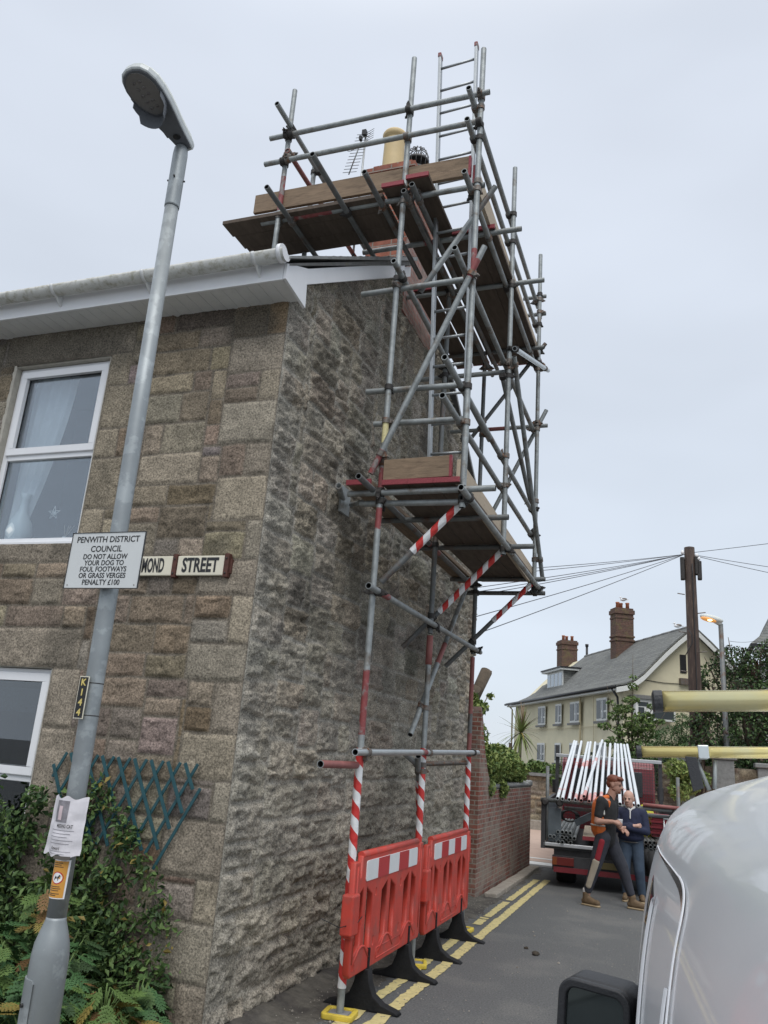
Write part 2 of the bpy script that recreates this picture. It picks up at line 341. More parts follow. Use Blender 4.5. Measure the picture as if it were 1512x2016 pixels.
mat('gutter', (.56, .565, .54), .6, var=.12, vscale=8, c2=(.36, .35, .29), c2scale=22, c2lo=.48, c2hi=.66, bump=.2)
mat('slate', (.165, .165, .16), .75, var=.3, vscale=9, c2=(.2, .19, .15), c2scale=6, c2lo=.55, c2hi=.7)
mat('lead', (.22, .225, .22), .6, .3, var=.3, vscale=12)
mat('asphalt', (.118, .121, .121), .93, 0, var=.5, vscale=70, c2=(.15, .15, .145), c2scale=1.3, c2lo=.5, c2hi=.66, bump=.8, bscale=140, spec=.3)
mat('far_asphalt', (.17, .165, .155), .93, 0, var=.15, vscale=4)
mat('pinkpave', (.42, .31, .25), .9, 0, var=.12, vscale=3)
mat('soil', (.06, .05, .038), .95, 0, var=.5, vscale=9, bump=1, bscale=30)
mat('dirt', (.10, .092, .078), .95, 0, var=.4, vscale=14, c2=(.055, .05, .045), c2scale=3, c2lo=.45, c2hi=.6, bump=1, bscale=40)
mat('kerb', (.30, .27, .23), .9, 0, var=.25, vscale=14, bump=.6)
mat('yellowline', (.55, .47, .22), .85, 0, var=.2, vscale=18, c2=(.17, .16, .12), c2scale=24, c2lo=.59, c2hi=.66)
mat('whiteline', (.62, .62, .6), .8, 0, var=.1)
mat('redplastic', (.50, .052, .034), .48, 0, var=.14, vscale=9, c2=(.33, .075, .06), c2scale=7, c2lo=.50, c2hi=.72, bump=.08, bscale=30)
mat('reflwhite', (.70, .72, .73), .35, var=.05)
mat('reflred', (.45, .03, .035), .35, var=.05)
mat('blackrubber', (.014, .0145, .016), .75, 0, spec=.25, var=.3, vscale=20, bump=.3, bscale=60)
mat('yellowpad', (.62, .47, .06), .6, 0, var=.2, vscale=20)
mat('padgrey', (.30, .30, .30), .6, .3, var=.2, vscale=20)
mat('teal', (.014, .070, .085), .55, 0, var=.2, vscale=20)
mat('signgrey', (.56, .58, .58), .4, 0, var=.05, vscale=6)
mat('black', (.015, .015, .016), .45); mat('blackmatt', (.02, .02, .021), .85)
mat('cream', (.66, .62, .50), .35, var=.06, vscale=9)
mat('rustframe', (.09, .035, .025), .7, .2, var=.4, vscale=30)
mat('goldletter', (.62, .50, .16), .45)
mat('paper', (.66, .64, .67), .55, 0, var=.06, vscale=15, bump=.5, bscale=14)
mat('papergrey', (.22, .21, .23), .6, var=.5, vscale=40)
mat('paperpink', (.62, .50, .52), .6)
mat('inkgrey', (.25, .24, .27), .6)
mat('orange', (.62, .30, .055), .45, var=.05); mat('white', (.78, .78, .78), .4); mat('red', (.5, .03, .03), .4); mat('tapebrown', (.10, .09, .08), .4)
mat('lamphead', (.50, .53, .53), .45, .1, var=.06); mat('lamptop', (.60, .63, .60), .5); mat('lampunder', (.115, .125, .14), .5); mat('lens', (.17, .165, .16), .12, 0, spec=.7); mat('ledplate', (.16, .15, .15), .4, .2, var=.4, vscale=60)
mat('render_rev', (.40, .38, .33), .9, var=.2, vscale=20); mat('curtain', (.85, .87, .89), .9, 0, var=.08, vscale=12); mat('vase', (.8, .85, .86), .3); mat('interior', (.035, .037, .04), .9); mat('bluecloth', (.10, .14, .2), .9, 0, var=.6, vscale=60)
glassmat('glass', (.80, .84, .86), .10); glassmat('glass_dark', (.5, .52, .53), .07); glassmat('glass_far', (.25, .28, .3), .3)
brickmat('brick_chimney', (.30, .105, .065), (.20, .075, .055), (.24, .2, .17), rotate=(R(90), 0, 0), bw=.215, bh=.072)
brickmat('brick_gable', (.33, .17, .14), (.22, .13, .11), (.24, .21, .19), rotate=(R(90), 0, R(90)), bw=.2, bh=.068, patch=(.30, .25, .22), plo=.48, phi=.62)
brickmat('brick_wall', (.24, .085, .06), (.14, .065, .05), (.27, .24, .20), rotate=(R(90), 0, R(90)), bw=.17, bh=.057, patch=(.27, .24, .20), plo=.46, phi=.62, mort=.007)
brickmat('brick_far', (.125, .065, .048), (.09, .055, .04), (.12, .09, .07), rotate=(R(90), 0, R(-63)), bw=.25, bh=.09, patch=(.14, .11, .05), plo=.52, phi=.62)
mat('pot', (.55, .42, .22), .6, 0, var=.1, vscale=10); mat('potred', (.34, .12, .06), .7, var=.2)
mat('render_yellow', (.64, .59, .42), .9, 0, var=.07, vscale=1.4, c2=(.56, .51, .37), c2scale=.6, c2lo=.5, c2hi=.7)
mat('render_trim', (.46, .40, .26), .9)
brickmat('farslate', (.175, .18, .17), (.125, .13, .125), (.085, .085, .08), bw=.34, bh=.11, patch=(.20, .20, .15), plo=.56, phi=.70, mort=.008)
mat('farwhite', (.66, .67, .64), .6, var=.05); mat('farglass', (.05, .06, .065), .25, 0, spec=.4); mat('farcurtain', (.45, .47, .48), .8)
mat('trunk', (.11, .085, .06), .9, 0, var=.4, vscale=10, bump=.8, bscale=20); mat('cutwood', (.22, .16, .10), .9, 0, var=.4, vscale=10, bump=.6)
mat('polewood', (.05, .033, .026), .85, 0, var=.4, vscale=5, c2=(.12, .085, .06), c2scale=5, c2lo=.55, c2hi=.7, bump=.6, bscale=20, stretch=(8, 8, .6))
mat('wire', (.08, .085, .095), .7)
def leafmat(n, c, v=.3, vs=3):
    m = mat(n, c, .6, 0, var=v, vscale=vs, spec=.3); b = m.node_tree.nodes['Principled BSDF']
    b.inputs['Transmission Weight'].default_value = 0; b.inputs['Subsurface Weight'].default_value = 0
    return m
leafmat('leaf_a', (.070, .125, .040)); leafmat('leaf_b', (.115, .18, .055)); leafmat('leaf_c', (.040, .075, .03)); leafmat('leaf_y', (.22, .17, .045)); leafmat('leaf_fern', (.05, .115, .04)); leafmat('leaf_fern2', (.09, .15, .04)); leafmat('leaf_br', (.16, .09, .035))
leafmat('leaf_ivy', (.24, .29, .09)); leafmat('leaf_ivy2', (.155, .22, .065)); leafmat('leaf_dk', (.035, .06, .03)); leafmat('leaf_pur', (.075, .05, .04)); leafmat('leaf_cord', (.15, .19, .06)); leafmat('leaf_mid', (.085, .14, .05))

# ================================================================ stone wall generator
def pack(W, H, forced, seed, cell=.04, wr=(.14, .5), hr=(.12, .30)):
    r = random.Random(seed); nx = int(round(W / cell)); nz = int(round(H / cell)); ids = -np.ones((nx, nz), int); rects = []
    for (x0, x1, z0, z1, c) in forced:
        a, b, c0, d = [int(round(q / cell)) for q in (x0, x1, z0, z1)]
        a = max(a, 0); b = min(b, nx); c0 = max(c0, 0); d = min(d, nz)
        if a >= b or c0 >= d: continue
        ids[a:b, c0:d] = len(rects); rects.append((a * cell, b * cell, c0 * cell, d * cell, c))
    for k in range(nz):
        i = 0
        while i < nx:
            if ids[i, k] >= 0: i += 1; continue
            w = max(2, int(round(r.uniform(*wr) / cell))); h = max(2, int(round((hr[0] + (hr[1] - hr[0]) * ((k * 37 % 11) / 10.0)) / cell))) if r.random() < .88 else max(2, int(round(r.uniform(*hr) / cell)))
            if r.random() < .25: w = int(w * .6); w = max(w, 2)
            b = i
            while b < nx and b - i < w and ids[b, k] < 0: b += 1
            nxt = b
            while nxt < nx and ids[nxt, k] < 0: nxt += 1
            if nxt - b <= 1: b = nxt
            d = k
            while d < nz and d - k < h and (ids[i:b, d] < 0).all(): d += 1
            ids[i:b, k:d] = len(rects); rects.append((i * cell, b * cell, k * cell, d * cell, None)); i = b
    return ids, rects, cell
def wall_mesh(name, parent, mt, org, au, an, W, H, res, packres, palette, mort, amp, rock, keep=None, flat_edges=(1, 1), seed=3, warp=.006, mw=.007, extra=None, edge_r=.022, rough_low=None):
    ids, rects, cell = packres
    nu = int(round(W / res)) + 1; nz_ = int(round(H / res)) + 1
    u = np.linspace(0, W, nu); z = np.linspace(0, H, nz_); U, Z = np.meshgrid(u, z, indexing='ij')
    uw = U + (fbm(U * 5, Z * 5, 3, seed) - .5) * warp * 2; zw = Z + (fbm(U * 5 + 50, Z * 5, 3, seed + 5) - .5) * warp * 2
    I = np.clip((uw / cell).astype(int), 0, ids.shape[0] - 1); J = np.clip((zw / cell).astype(int), 0, ids.shape[1] - 1)
    K = ids[I, J]; A = np.array([q[:4] for q in rects])
    d = np.minimum.reduce([uw - A[K, 0], A[K, 1] - uw, zw - A[K, 2], A[K, 3] - zw]) + (fbm(U * 25, Z * 25, 2, seed + 9) - .5) * .006
    rs = np.random.default_rng(seed); n = len(rects)
    pal = np.array(palette); ci = rs.choice(len(pal), n, p=None); C = pal[ci][:, :3] * rs.uniform(.74, 1.22, (n, 1)) * rs.uniform(.95, 1.05, (n, 3))
    rk = pal[ci][:, 3] * rs.uniform(.6, 1.3, n)
    for i, q in enumerate(rects):
        if q[4] is not None: C[i] = np.array(q[4][:3]) * rs.uniform(.9, 1.1); rk[i] = q[4][3]
    off = rs.uniform(-.5, 1, n) * amp * .4; ph = rs.uniform(0, 90, n)
    stone = sstep(mw * .6, mw + edge_r, d)
    tiltu = rs.uniform(-1, 1, n) * amp * .5; tiltz = rs.uniform(-1, 1, n) * amp * .5
    ctr = (A[:, 0] + A[:, 1]) / 2; ctz = (A[:, 2] + A[:, 3]) / 2
    hh = amp + off[K] + tiltu[K] * (uw - ctr[K]) / .3 + tiltz[K] * (zw - ctz[K]) / .2
    h = stone * hh + stone * rk[K] * rock * ((ridg(U * 6 + ph[K], Z * 6 + ph[K], 5, seed + 20) - .55) * 2.2)
    h += (fbm(U * 40, Z * 40, 3, seed + 30) - .5) * .006
    du, dz, q1, q2, q3, ed = facets(U, Z, .085, .06, seed + 61)
    h += stone * rk[K] * rock * .8 * ((q1 - .5) * .7 + (q2 - .5) * du * 1.6 + (q3 - .5) * dz * 1.6)
    if extra is not None: h = h + extra(U, Z, stone)
    ew = .05
    f = np.ones_like(h)
    if flat_edges[0]: f = f * sstep(0, ew, U)
    if flat_edges[1]: f = f * sstep(0, ew, W - U)
    h = h * f
    rgb = C[K] * (1 + (fbm(U * 9 + ph[K], Z * 9, 4, seed + 40) - .5)[..., None] * .5)
    mm = sstep(mw * .8, mw * 1.6, d)[..., None]
    rgb = np.array(mort) * (1 + (fbm(U * 12, Z * 12, 3, seed + 50) - .5)[..., None] * .35) * (1 - mm) + rgb * mm
    if rough_low is not None: rgb = rough_low(U, Z, rgb, h)
    P = np.array(org) + U[..., None] * np.array(au) + Z[..., None] * np.array((0, 0, 1.0)) + h[..., None] * np.array(an)
    idx = np.arange(nu * nz_).reshape(nu, nz_)
    F = np.stack([idx[:-1, :-1], idx[1:, :-1], idx[1:, 1:], idx[:-1, 1:]], -1).reshape(-1, 4)
    if keep is not None:
        um = ((U[:-1, :-1] + U[1:, 1:]) / 2).ravel(); zm = ((Z[:-1, :-1] + Z[1:, 1:]) / 2).ravel(); F = F[keep(um, zm)]
    n_ = np.cross(au, (0, 0, 1.0))
    if np.dot(n_, an) < 0: F = F[:, ::-1]
    return npmesh(name, P.reshape(-1, 3), F, mt, parent, True, rgb.reshape(-1, 3))

# ================================================================ SETTING
me_ = MB(); me_.bx(-120, 120, -60, 200, -.3, 0); tag(me_.build('road', MAT['asphalt']), kind='structure')
m_ = MB(); m_.bx(-40, 40, 15.2, 22.4, .004, .008); tag(m_.build('far_pavement', MAT['pinkpave']), kind='structure')
m_ = MB(); m_.bx(-7, 3, 14.75, 15.15, .004, .009); m_.bx(-7, 3, 15.6, 15.72, .009, .014); tag(m_.build('white_road_line', MAT['whiteline']), kind='structure')
m_ = MB(); m_.bx(-7, -2.0, 14.5, 15.0, .004, .007); tag(m_.build('far_road_edge', MAT['far_asphalt']), kind='structure')
# yellow lines, worn ragged strips
def worn_line(name, x0, x1, y0, y1, dx=0.0, gaps=()):
    n = int((y1 - y0) / .02); V = []; F = []
    for i in range(n + 1):
        y = y0 + (y1 - y0) * i / n
        j = lambda s: (float(vn(np.array(y * 22.), np.array(s * 3.3), 61)) - .5) * .022 + (float(vn(np.array(y * 3.), np.array(s * 9.3), 62)) - .5) * .012
        V += [(x0 + dx * (y - y0) + j(1), y, .006), (x1 + dx * (y - y0) + j(2), y, .006)]
    for i in range(n):
        y = y0 + (y1 - y0) * i / n
        if any(a < y < b for a, b in gaps): continue
        F.append((2 * i, 2 * i + 1, 2 * i + 3, 2 * i + 2))
    m = MB(); m.add(V, F); return tag(m.build(name, MAT['yellowline'], fix=False), kind='structure')
worn_line('yellow_line', -1.905, -1.81, 2.0, 13.0, -.008)
worn_line('yellow_line', -2.085, -2.0, 2.0, 12.9, -.004, gaps=((8.72, 9.0), (9.3, 9.36), (9.42, 9.5), (10.6, 10.75)))
# dirt margin at wall foot
def dirt_strip():
    nx, ny = 30, 420; x = np.linspace(-2.75, -2.13, nx); y = np.linspace(4.2, 14.4, ny); X, Y = np.meshgrid(x, y, indexing='ij')
    Zh = .004 + .05 * sstep(-2.35, -2.62, X) * (Y < 10.6) + .03 * np.maximum(fbm(X * 9, Y * 9, 4, 71) - .45, 0) - .012 * sstep(-2.25, -2.13, X + .12 * (fbm(X * 4, Y * 4, 3, 77) - .5))
    idx = np.arange(nx * ny).reshape(nx, ny); F = np.stack([idx[:-1, :-1], idx[1:, :-1], idx[1:, 1:], idx[:-1, 1:]], -1).reshape(-1, 4)
    return npmesh('verge_dirt', np.stack([X, Y, Zh], -1).reshape(-1, 3), F, MAT['dirt'], None, True)
tag(dirt_strip(), kind='structure')
m_ = MB(); m_.bx(-9, -2.66, 2.9, 4.6, -.05, .03); tag(m_.build('garden_soil', MAT['soil']), kind='structure')
m_ = MB(); m_.bx(-9, -2.62, -3, 2.88, .004, .02); tag(m_.build('footpath', MAT['far_asphalt']), kind='structure')
# pale kerb stones by the brick wall
rk = random.Random(5)
y = 10.75
m_ = MB()
while y < 13.6:
    L = rk.uniform(.4, .7); m_.box((-2.32 + rk.uniform(-.01, .01), y + L / 2, .02), (.16, L - .02, .07), Matrix.Rotation(rk.uniform(-.03, .03), 3, 'Z'))
    y += L
tag(m_.build('kerb', MAT['kerb'], bevel=.012), kind='structure')

# loose grit on the road
gr = np.random.default_rng(5); n_ = 1500; gx = np.concatenate([gr.uniform(-2.45, -2.1, 700), gr.uniform(-2.0, .6, 800)]); gy_ = np.concatenate([gr.uniform(4.3, 12, 700), gr.uniform(4.2, 12, 800)]); gs = gr.uniform(.002, .0065, n_) * np.where(gr.random(n_) < .04, 2.2, 1)
P_ = []; F_g = []
for i_ in range(n_):
    b0 = len(P_); 
    for dx_, dy_, dz_ in ((1, 0, 0), (0, 1, 0), (-1, 0, 0), (0, -1, 0), (0, 0, 1.0)): P_.append((gx[i_] + dx_ * gs[i_] * gr.uniform(.7, 1.3), gy_[i_] + dy_ * gs[i_] * gr.uniform(.7, 1.3), .006 + dz_ * gs[i_] + (.02 if gx[i_] < -2.3 else 0)))
    F_g += [(b0, b0 + 1, b0 + 4), (b0 + 1, b0 + 2, b0 + 4), (b0 + 2, b0 + 3, b0 + 4), (b0 + 3, b0, b0 + 4)]
mat('grit', (.24, .22, .19), .9, 0, var=.7, vscale=40); tag(npmesh('road_grit', P_, F_g, MAT['grit']), 'scattered grit and crumbs on the tarmac along the wall', 'grit', kind='stuff')

# ================================================================ STONE HOUSE
Xg, Yf = -2.6, 4.55
house = thing('stone_house', 'granite end-of-terrace house with brown block front, rough grey gable and white gutter', 'house', (-4.5, 6, 0))
GR = (.25, .215, .17, .3)
W_, H_ = 4.04, 4.80
x2u = lambda x: x + 6.64
forced = [(x2u(-5.09), x2u(-4.12), 2.94, 4.46, None), (x2u(-5.09), x2u(-4.12), .2, 2.04, None)]
forced += [(x2u(-5.2), x2u(-3.92), 4.46, 4.76, (.22, .19, .15, .2)), (x2u(-5.25), x2u(-3.96), 2.80, 2.94, GR), (x2u(-5.2), x2u(-3.92), 2.04, 2.34, GR)]
rr = random.Random(21)
z = 4.48; k = 0
while z > 2.96:     # jamb stones beside upper window
    h = [.30, .34, .26, .38, .24][k % 5]; wd = [.20, .36, .20, .28][k % 4]; forced.append((x2u(-4.12), x2u(-4.12 + wd), max(z - h, 2.94), z - .0, (GR[0] * .95, GR[1] * .95, GR[2] * .9, .3))); z -= h; k += 1
z = 2.04; k = 0
while z > .3:
    h = [.40, .44, .36][k % 3]; wd = [.26, .30, .22][k % 3]; forced.append((x2u(-4.12), x2u(-4.12 + wd), max(z - h, .2), z, GR)); z -= h; k += 1
z = 4.48; k = 0
forced.append((x2u(-2.76), W_, 4.48, 4.8, (.19, .14, .09, .7)))
while z > .1:       # quoins
    h = [.28, .26, .30, .24, .32][k % 5]; wd = [.46, .16, .44, .20, .40, .14][k % 6]; forced.append((W_ - wd, W_, max(z - h, 0), z, [GR, (.29, .25, .19, .3), (.27, .24, .19, .3)][k % 3])); z -= h; k += 1
pal_f = [(.18, .14, .10, 1.), (.205, .165, .12, .8), (.225, .18, .13, .9), (.205, .17, .14, .9), (.13, .112, .09, 1.), (.205, .18, .145, .5), (.22, .18, .135, .5), (.19, .145, .10, 1.2), (.22, .185, .15, .8), (.185, .155, .12, .9), (.235, .20, .155, .4), (.25, .215, .165, .5), (.20, .16, .12, .7), (.17, .14, .105, 1.), (.215, .175, .135, .6), (.21, .18, .16, .8), (.24, .205, .155, .5), (.205, .145, .095, 1.)]
pk = pack(W_, H_, forced, 52, .04, (.26, .60), (.13, .25))
def keep_f(u, z_):
    x = u - 6.64
    a = (x > -5.09) & (x < -4.12) & (z_ > 2.94) & (z_ < 4.46); b = (x > -5.09) & (x < -4.12) & (z_ > .2) & (z_ < 2.04); return ~(a | b)
def tint_f(U, Z, rgb, h):   # dark blotches, stronger towards the top of the wall
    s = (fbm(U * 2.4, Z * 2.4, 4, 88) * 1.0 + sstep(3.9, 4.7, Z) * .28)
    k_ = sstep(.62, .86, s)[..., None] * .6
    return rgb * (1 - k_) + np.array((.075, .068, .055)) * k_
wall_mesh('front_wall', house, granite('stone_front', .62, 80, .8, dthr=(.62, .74)), (-6.64, Yf, 0), (1, 0, 0), (0, -1, 0), W_, H_, .0105, pk, pal_f, (.155, .135, .108), .009, .015, keep_f, (0, 1), 3, .006, .0065, rough_low=tint_f)
# gable
GW, GH = 6.0, 7.0
quo = []
z = 6.9; k = 0
pal_g = [(.295, .245, .165, 1.), (.345, .285, .185, 1.2), (.25, .215, .15, 1.1), (.34, .295, .21, 1.), (.305, .235, .145, 1.3), (.265, .225, .155, .9)]
pkg = pack(GW, GH + .2, [], 17, .04, (.28, .70), (.18, .28))
rake = lambda Y: 4.83 + .68 * (3.0 - np.abs(Y - 7.55)) + .03 - .12 * (Y > 7.55)
def keep_g(u, z_):
    Y = Yf + u; return (z_ < rake(Y)) & ~((Y > 6.87) & (Y < 7.98) & (z_ > 6.05))
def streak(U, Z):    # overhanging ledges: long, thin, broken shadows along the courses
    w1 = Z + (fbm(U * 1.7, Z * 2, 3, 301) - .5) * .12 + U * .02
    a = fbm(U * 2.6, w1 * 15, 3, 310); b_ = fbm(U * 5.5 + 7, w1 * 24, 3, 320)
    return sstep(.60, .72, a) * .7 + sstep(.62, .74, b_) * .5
def extra_g(U, Z, stone):
    a = facets(U, Z, .30, .10, 201); b_ = facets(U, Z, .11, .045, 202); c_ = facets(U, Z, .04, .022, 203)
    h = (a[2] - .5) * .018 + (a[3] - .2) * a[1] * .022 + (a[4] - .5) * a[0] * .012
    h += (b_[2] - .5) * .010 + (b_[3] - .2) * b_[1] * .022 + (b_[4] - .5) * b_[0] * .010 + (c_[2] - .5) * .007 + (c_[3] - .3) * c_[1] * .010
    return (h - streak(U, Z) * .023) * (.25 + .75 * stone) + (fbm(U * 30, Z * 45, 3, 165) - .5) * .010
def tint_g(U, Z, rgb, h):
    base = rgb.mean(-1, keepdims=True) * .45 + rgb * .55
    lich = sstep(.52, .72, fbm(U * 3.1, Z * 3.1, 5, 171))[..., None]
    base = base * (1 - lich * .4) + np.array((.31, .275, .215)) * lich * .4
    low = sstep(2.6, .8, Z + (fbm(U * 2, Z * 2, 3, 175) - .5) * 1.6)[..., None]      # pale lime render remains low down
    base = base * (1 - low * .45) + np.array((.38, .35, .285)) * low * .45
    strip = sstep(.26, .16, U + (fbm(U * 3, Z * 5, 3, 177) - .5) * .1)[..., None]
    base = base * (1 - strip * .5) + np.array((.27, .255, .22)) * strip * .5
    ledge_shade = np.clip(streak(U, Z + .01) * .65, 0, 1)[..., None]; soot = sstep(.56, .74, fbm(U * 1.3 + 40, Z * 1.1, 5, 179))[..., None]
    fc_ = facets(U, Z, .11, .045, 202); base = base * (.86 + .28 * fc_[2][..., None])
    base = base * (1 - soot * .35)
    return base * (1 - ledge_shade * .5) + np.array((.075, .07, .058)) * ledge_shade * .5  # shadow under the ledges painted into the stone colour
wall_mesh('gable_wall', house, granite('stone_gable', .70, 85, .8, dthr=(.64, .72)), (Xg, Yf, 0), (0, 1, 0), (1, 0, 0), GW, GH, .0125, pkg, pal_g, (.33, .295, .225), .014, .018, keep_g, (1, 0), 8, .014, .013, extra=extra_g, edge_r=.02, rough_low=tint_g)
b = MB(); b.bx(-10, Xg - .08, Yf + 1.0, 10.5, -.1, 4.7); b.bx(-3.9, Xg - .08, Yf + .1, Yf + 1.0, -.1, 4.7); b.bx(-10, -5.3, Yf + .1, Yf + 1.0, -.1, 4.7); b.prism([(Yf + .16, 4.7), (10.5, 4.7), (7.55, 6.78)], -10, Xg - .12); b.bx(-10, -6.64, Yf, Yf + .1, 0, 4.8)
b.build('wall', MAT['interior'], house)
b = MB(); b.bx(-2.9, Xg + .0, 10.5, 10.555, 0, 4.7); b.build('rear_corner', granite('stone_rear', .4, 60, .5), house)
# brick flue in the gable + stack
b = MB(); b.bx(-2.9, Xg + .012, 6.86, 7.99, 6.03, 7.2); b.build('brick_flue', MAT['brick_gable'], house)
stack = MB(); stack.bx(-3.06, Xg - .002, 6.85, 7.95, 7.2, 7.70); stack.bx(-3.06, -2.905, 6.85, 7.95, 6.4, 7.198); stack.bx(-2.905, Xg - .002, 6.85, 6.857, 6.4, 7.198)
st = stack.build('chimney', MAT['brick_chimney'], house)
b = MB()
for i, (g, z0, z1) in enumerate(((.03, 7.70, 7.76), (.06, 7.764, 7.83), (.0, 7.834, 7.90))): b.bx(-3.06 - g, Xg - .002 + g, 6.85 - g, 7.95 + g, z0, z1)
b.build('corbel', MAT['brick_chimney'], st, bevel=.004)
b = MB(); b.add([(-3.04, 6.87, 7.905), (-2.62, 6.87, 7.905), (-2.62, 7.93, 7.905), (-3.04, 7.93, 7.905), (-2.95, 6.98, 7.97), (-2.71, 6.98, 7.97), (-2.71, 7.82, 7.97), (-2.95, 7.82, 7.97)], [(0, 1, 5, 4), (1, 2, 6, 5), (2, 3, 7, 6), (3, 0, 4, 7), (4, 5, 6, 7)]); b.build('flaunching', MAT['lead'], st)
b = MB(); b.lathe([(.13, 0), (.125, .1), (.118, .5), (.118, .51), (.14, .52), (.145, .57), (.135, .59), (.12, .59), (.11, .60), (.105, .2)], (-2.93, 7.10, 7.92), 24); b.build('chimney_pot', MAT['pot'], st)
b = MB(); b.lathe([(.11, 0), (.10, .32), (.12, .33), (.12, .37), (.1, .38)], (-2.80, 7.55, 7.95), 20); b.build('chimney_pot', MAT['pot'], st)
cw = MB()
cw.lathe([(.13, .36), (.13, .40), (.125, .41)], (-2.80, 7.55, 7.95), 20)
for i in range(14):
    a = i * 2 * math.pi / 14; cw.path([(-2.8 + .12 * math.cos(a) * q, 7.55 + .12 * math.sin(a) * q, 7.95 + zz) for q, zz in ((1, .38), (1.15, .47), (1.15, .58), (.85, .68), (.2, .73))], .006, 4)
cw.ell((-2.8, 7.55, 8.55), (.02, .02, .02)); cw.lathe([(.142, .50), (.146, .52), (.142, .54)], (-2.80, 7.55, 7.95), 20)
cw.build('cowl', MAT['black'], st)
b = MB(); b.lathe([(.10, 0), (.095, .22), (.11, .24)], (-2.72, 7.80, 7.95), 16); b.build('chimney_pot', MAT['potred'], st)
b = MB(); b.prism([(6.80, 6.58), (6.86, 6.52), (7.4, 6.88), (7.4, 7.02), (6.80, 6.66)], -3.10, -3.05); b.bx(-3.10, Xg - .001, 6.825, 6.848, 6.40, 6.66); b.build('flashing', MAT['lead'], st)
# roof slabs with slate courses
def slate_slope(name, y0, z0, y1, z1, n=26):
    m = MB(); dy = (y1 - y0) / n; dz = (z1 - z0) / n
    rs = random.Random(3)
    for i in range(n):
        ya, za = y0 + dy * i, z0 + dz * i; yb, zb = ya + dy * 1.25, za + dz * 1.25
        x = -2.46 if yb < 6.85 else -3.07
        while x > -9:
            wd = .21; t = rs.uniform(0, .006)
            m.add([(x, ya, za + .012 + t), (x - wd + .006, ya, za + .012 + t), (x - wd + .006, yb, zb + t), (x, yb, zb + t), (x, ya, za + t), (x - wd + .006, ya, za + t)], [(0, 1, 2, 3), (0, 4, 5, 1)]); x -= wd
    return m
m = slate_slope('s', 4.27, 4.90, 7.56, 7.10); m.v += []; m.build('roof', MAT['slate'], house, fix=False)
b = MB(); b.prism([(4.30, 4.86), (4.30, 4.88), (7.55, 7.065), (10.9, 4.79), (10.9, 4.75), (7.55, 7.01)], -10, -3.07); b.prism([(4.30, 4.86), (4.30, 4.88), (6.84, 6.59), (6.84, 6.53)], -3.07, -2.49); b.prism([(7.96, 6.70), (7.96, 6.75), (10.9, 4.80), (10.9, 4.76)], -3.07, -2.58); b.build('roof_deck', MAT['slate'], house)
b = MB(); b.path([(-3.07, 7.56, 7.1), (-3.3, 7.56, 7.1), (-10, 7.56, 7.1)], .06, 8); b.build('ridge_tile', MAT['slate'], house)
b = MB(); b.prism([(4.24, 4.875), (4.24, 4.895), (6.84, 6.625), (6.84, 6.58)], -2.62, -2.455); b.prism([(7.99, 6.68), (7.99, 6.74), (10.9, 4.83), (10.9, 4.77)], -2.66, -2.57); b.build('verge', MAT['lead'], house)
# bargeboard, box end, fascia, soffit, gutter
b = MB(); b.prism([(4.56, 4.872), (4.56, 5.005), (6.60, 6.392), (6.60, 6.245)], -2.52, -2.50); b.build('bargeboard', MAT['upvc'], house)
b = MB(); b.prism([(4.27, 4.74), (4.27, 4.86), (4.575, 5.015), (4.60, 4.70)], -2.515, -2.493); b.build('box_end', MAT['upvc'], house)
b = MB(); b.prism([(4.60, 4.90), (4.60, 5.00), (6.84, 6.52), (6.84, 6.40)], -2.62, -2.52); b.build('barge_soffit', MAT['upvc_dirty'], house)
b = MB(); b.bx(-10, -2.518, 4.268, 4.285, 4.735, 4.88); b.build('fascia', MAT['upvc'], house)
b = MB()
x = -2.52
while x > -9: b.bx(x, x - .094, 4.285, 4.56, 4.738, 4.748); b.bx(x - .094, x - .1, 4.285, 4.56, 4.742, 4.749); x -= .1
b.build('soffit', MAT['upvc_dirty'], house)
def half_gutter(x0, x1, yc, zc, r, n=14):
    V = []; F = []
    for j, x in enumerate((x0, x1)):
        for rr_ in (r, r - .006):
            for i in range(n + 1): a = math.pi + math.pi * i / n; V.append((x, yc + rr_ * math.cos(a), zc + rr_ * math.sin(a)))
    N1 = n + 1
    for i in range(n): F += [(i, i + 1, 2 * N1 + i + 1, 2 * N1 + i), (N1 + i, 3 * N1 + i, 3 * N1 + i + 1, N1 + i + 1), (i, N1 + i, N1 + i + 1, i + 1), (2 * N1 + i, 2 * N1 + i + 1, 3 * N1 + i + 1, 3 * N1 + i)]
    F += [(0, 2 * N1, 3 * N1, N1), (n, N1 + n, 3 * N1 + n, 2 * N1 + n)]
    m = MB(); m.add(V, F, 0, True); return m
gy, gz = 4.195, 4.895
g_ = half_gutter(-9, -2.47, gy, gz, .062).build('gutter', MAT['gutter'], house, fix=False)
b = MB()
for i in range(14):
    a0, a1 = math.pi + math.pi * i / 14, math.pi + math.pi * (i + 1) / 14
    b.add([(-2.468, gy, gz), (-2.468, gy + .064 * math.cos(a0), gz + .064 * math.sin(a0)), (-2.468, gy + .064 * math.cos(a1), gz + .064 * math.sin(a1))], [(0, 1, 2)])
b.tube((-2.52, gy, gz - .004), (-2.49, gy, gz - .004), .066, n=24); b.build('end_cap', MAT['upvc'], g_)
for x in (-2.70, -3.62, -4.45, -5.3, -6.1):
    half_gutter(x - .012, x + .012, gy, gz, .069).build('gutter_bracket', MAT['upvc_dirty'], g_, fix=False)
    b = MB(); b.prism([(4.27, 4.77), (4.27, 4.86), (gy + .05, 4.845), (gy, 4.832)], x - .008, x + .008); b.build('bracket_foot', MAT['upvc_dirty'], g_)
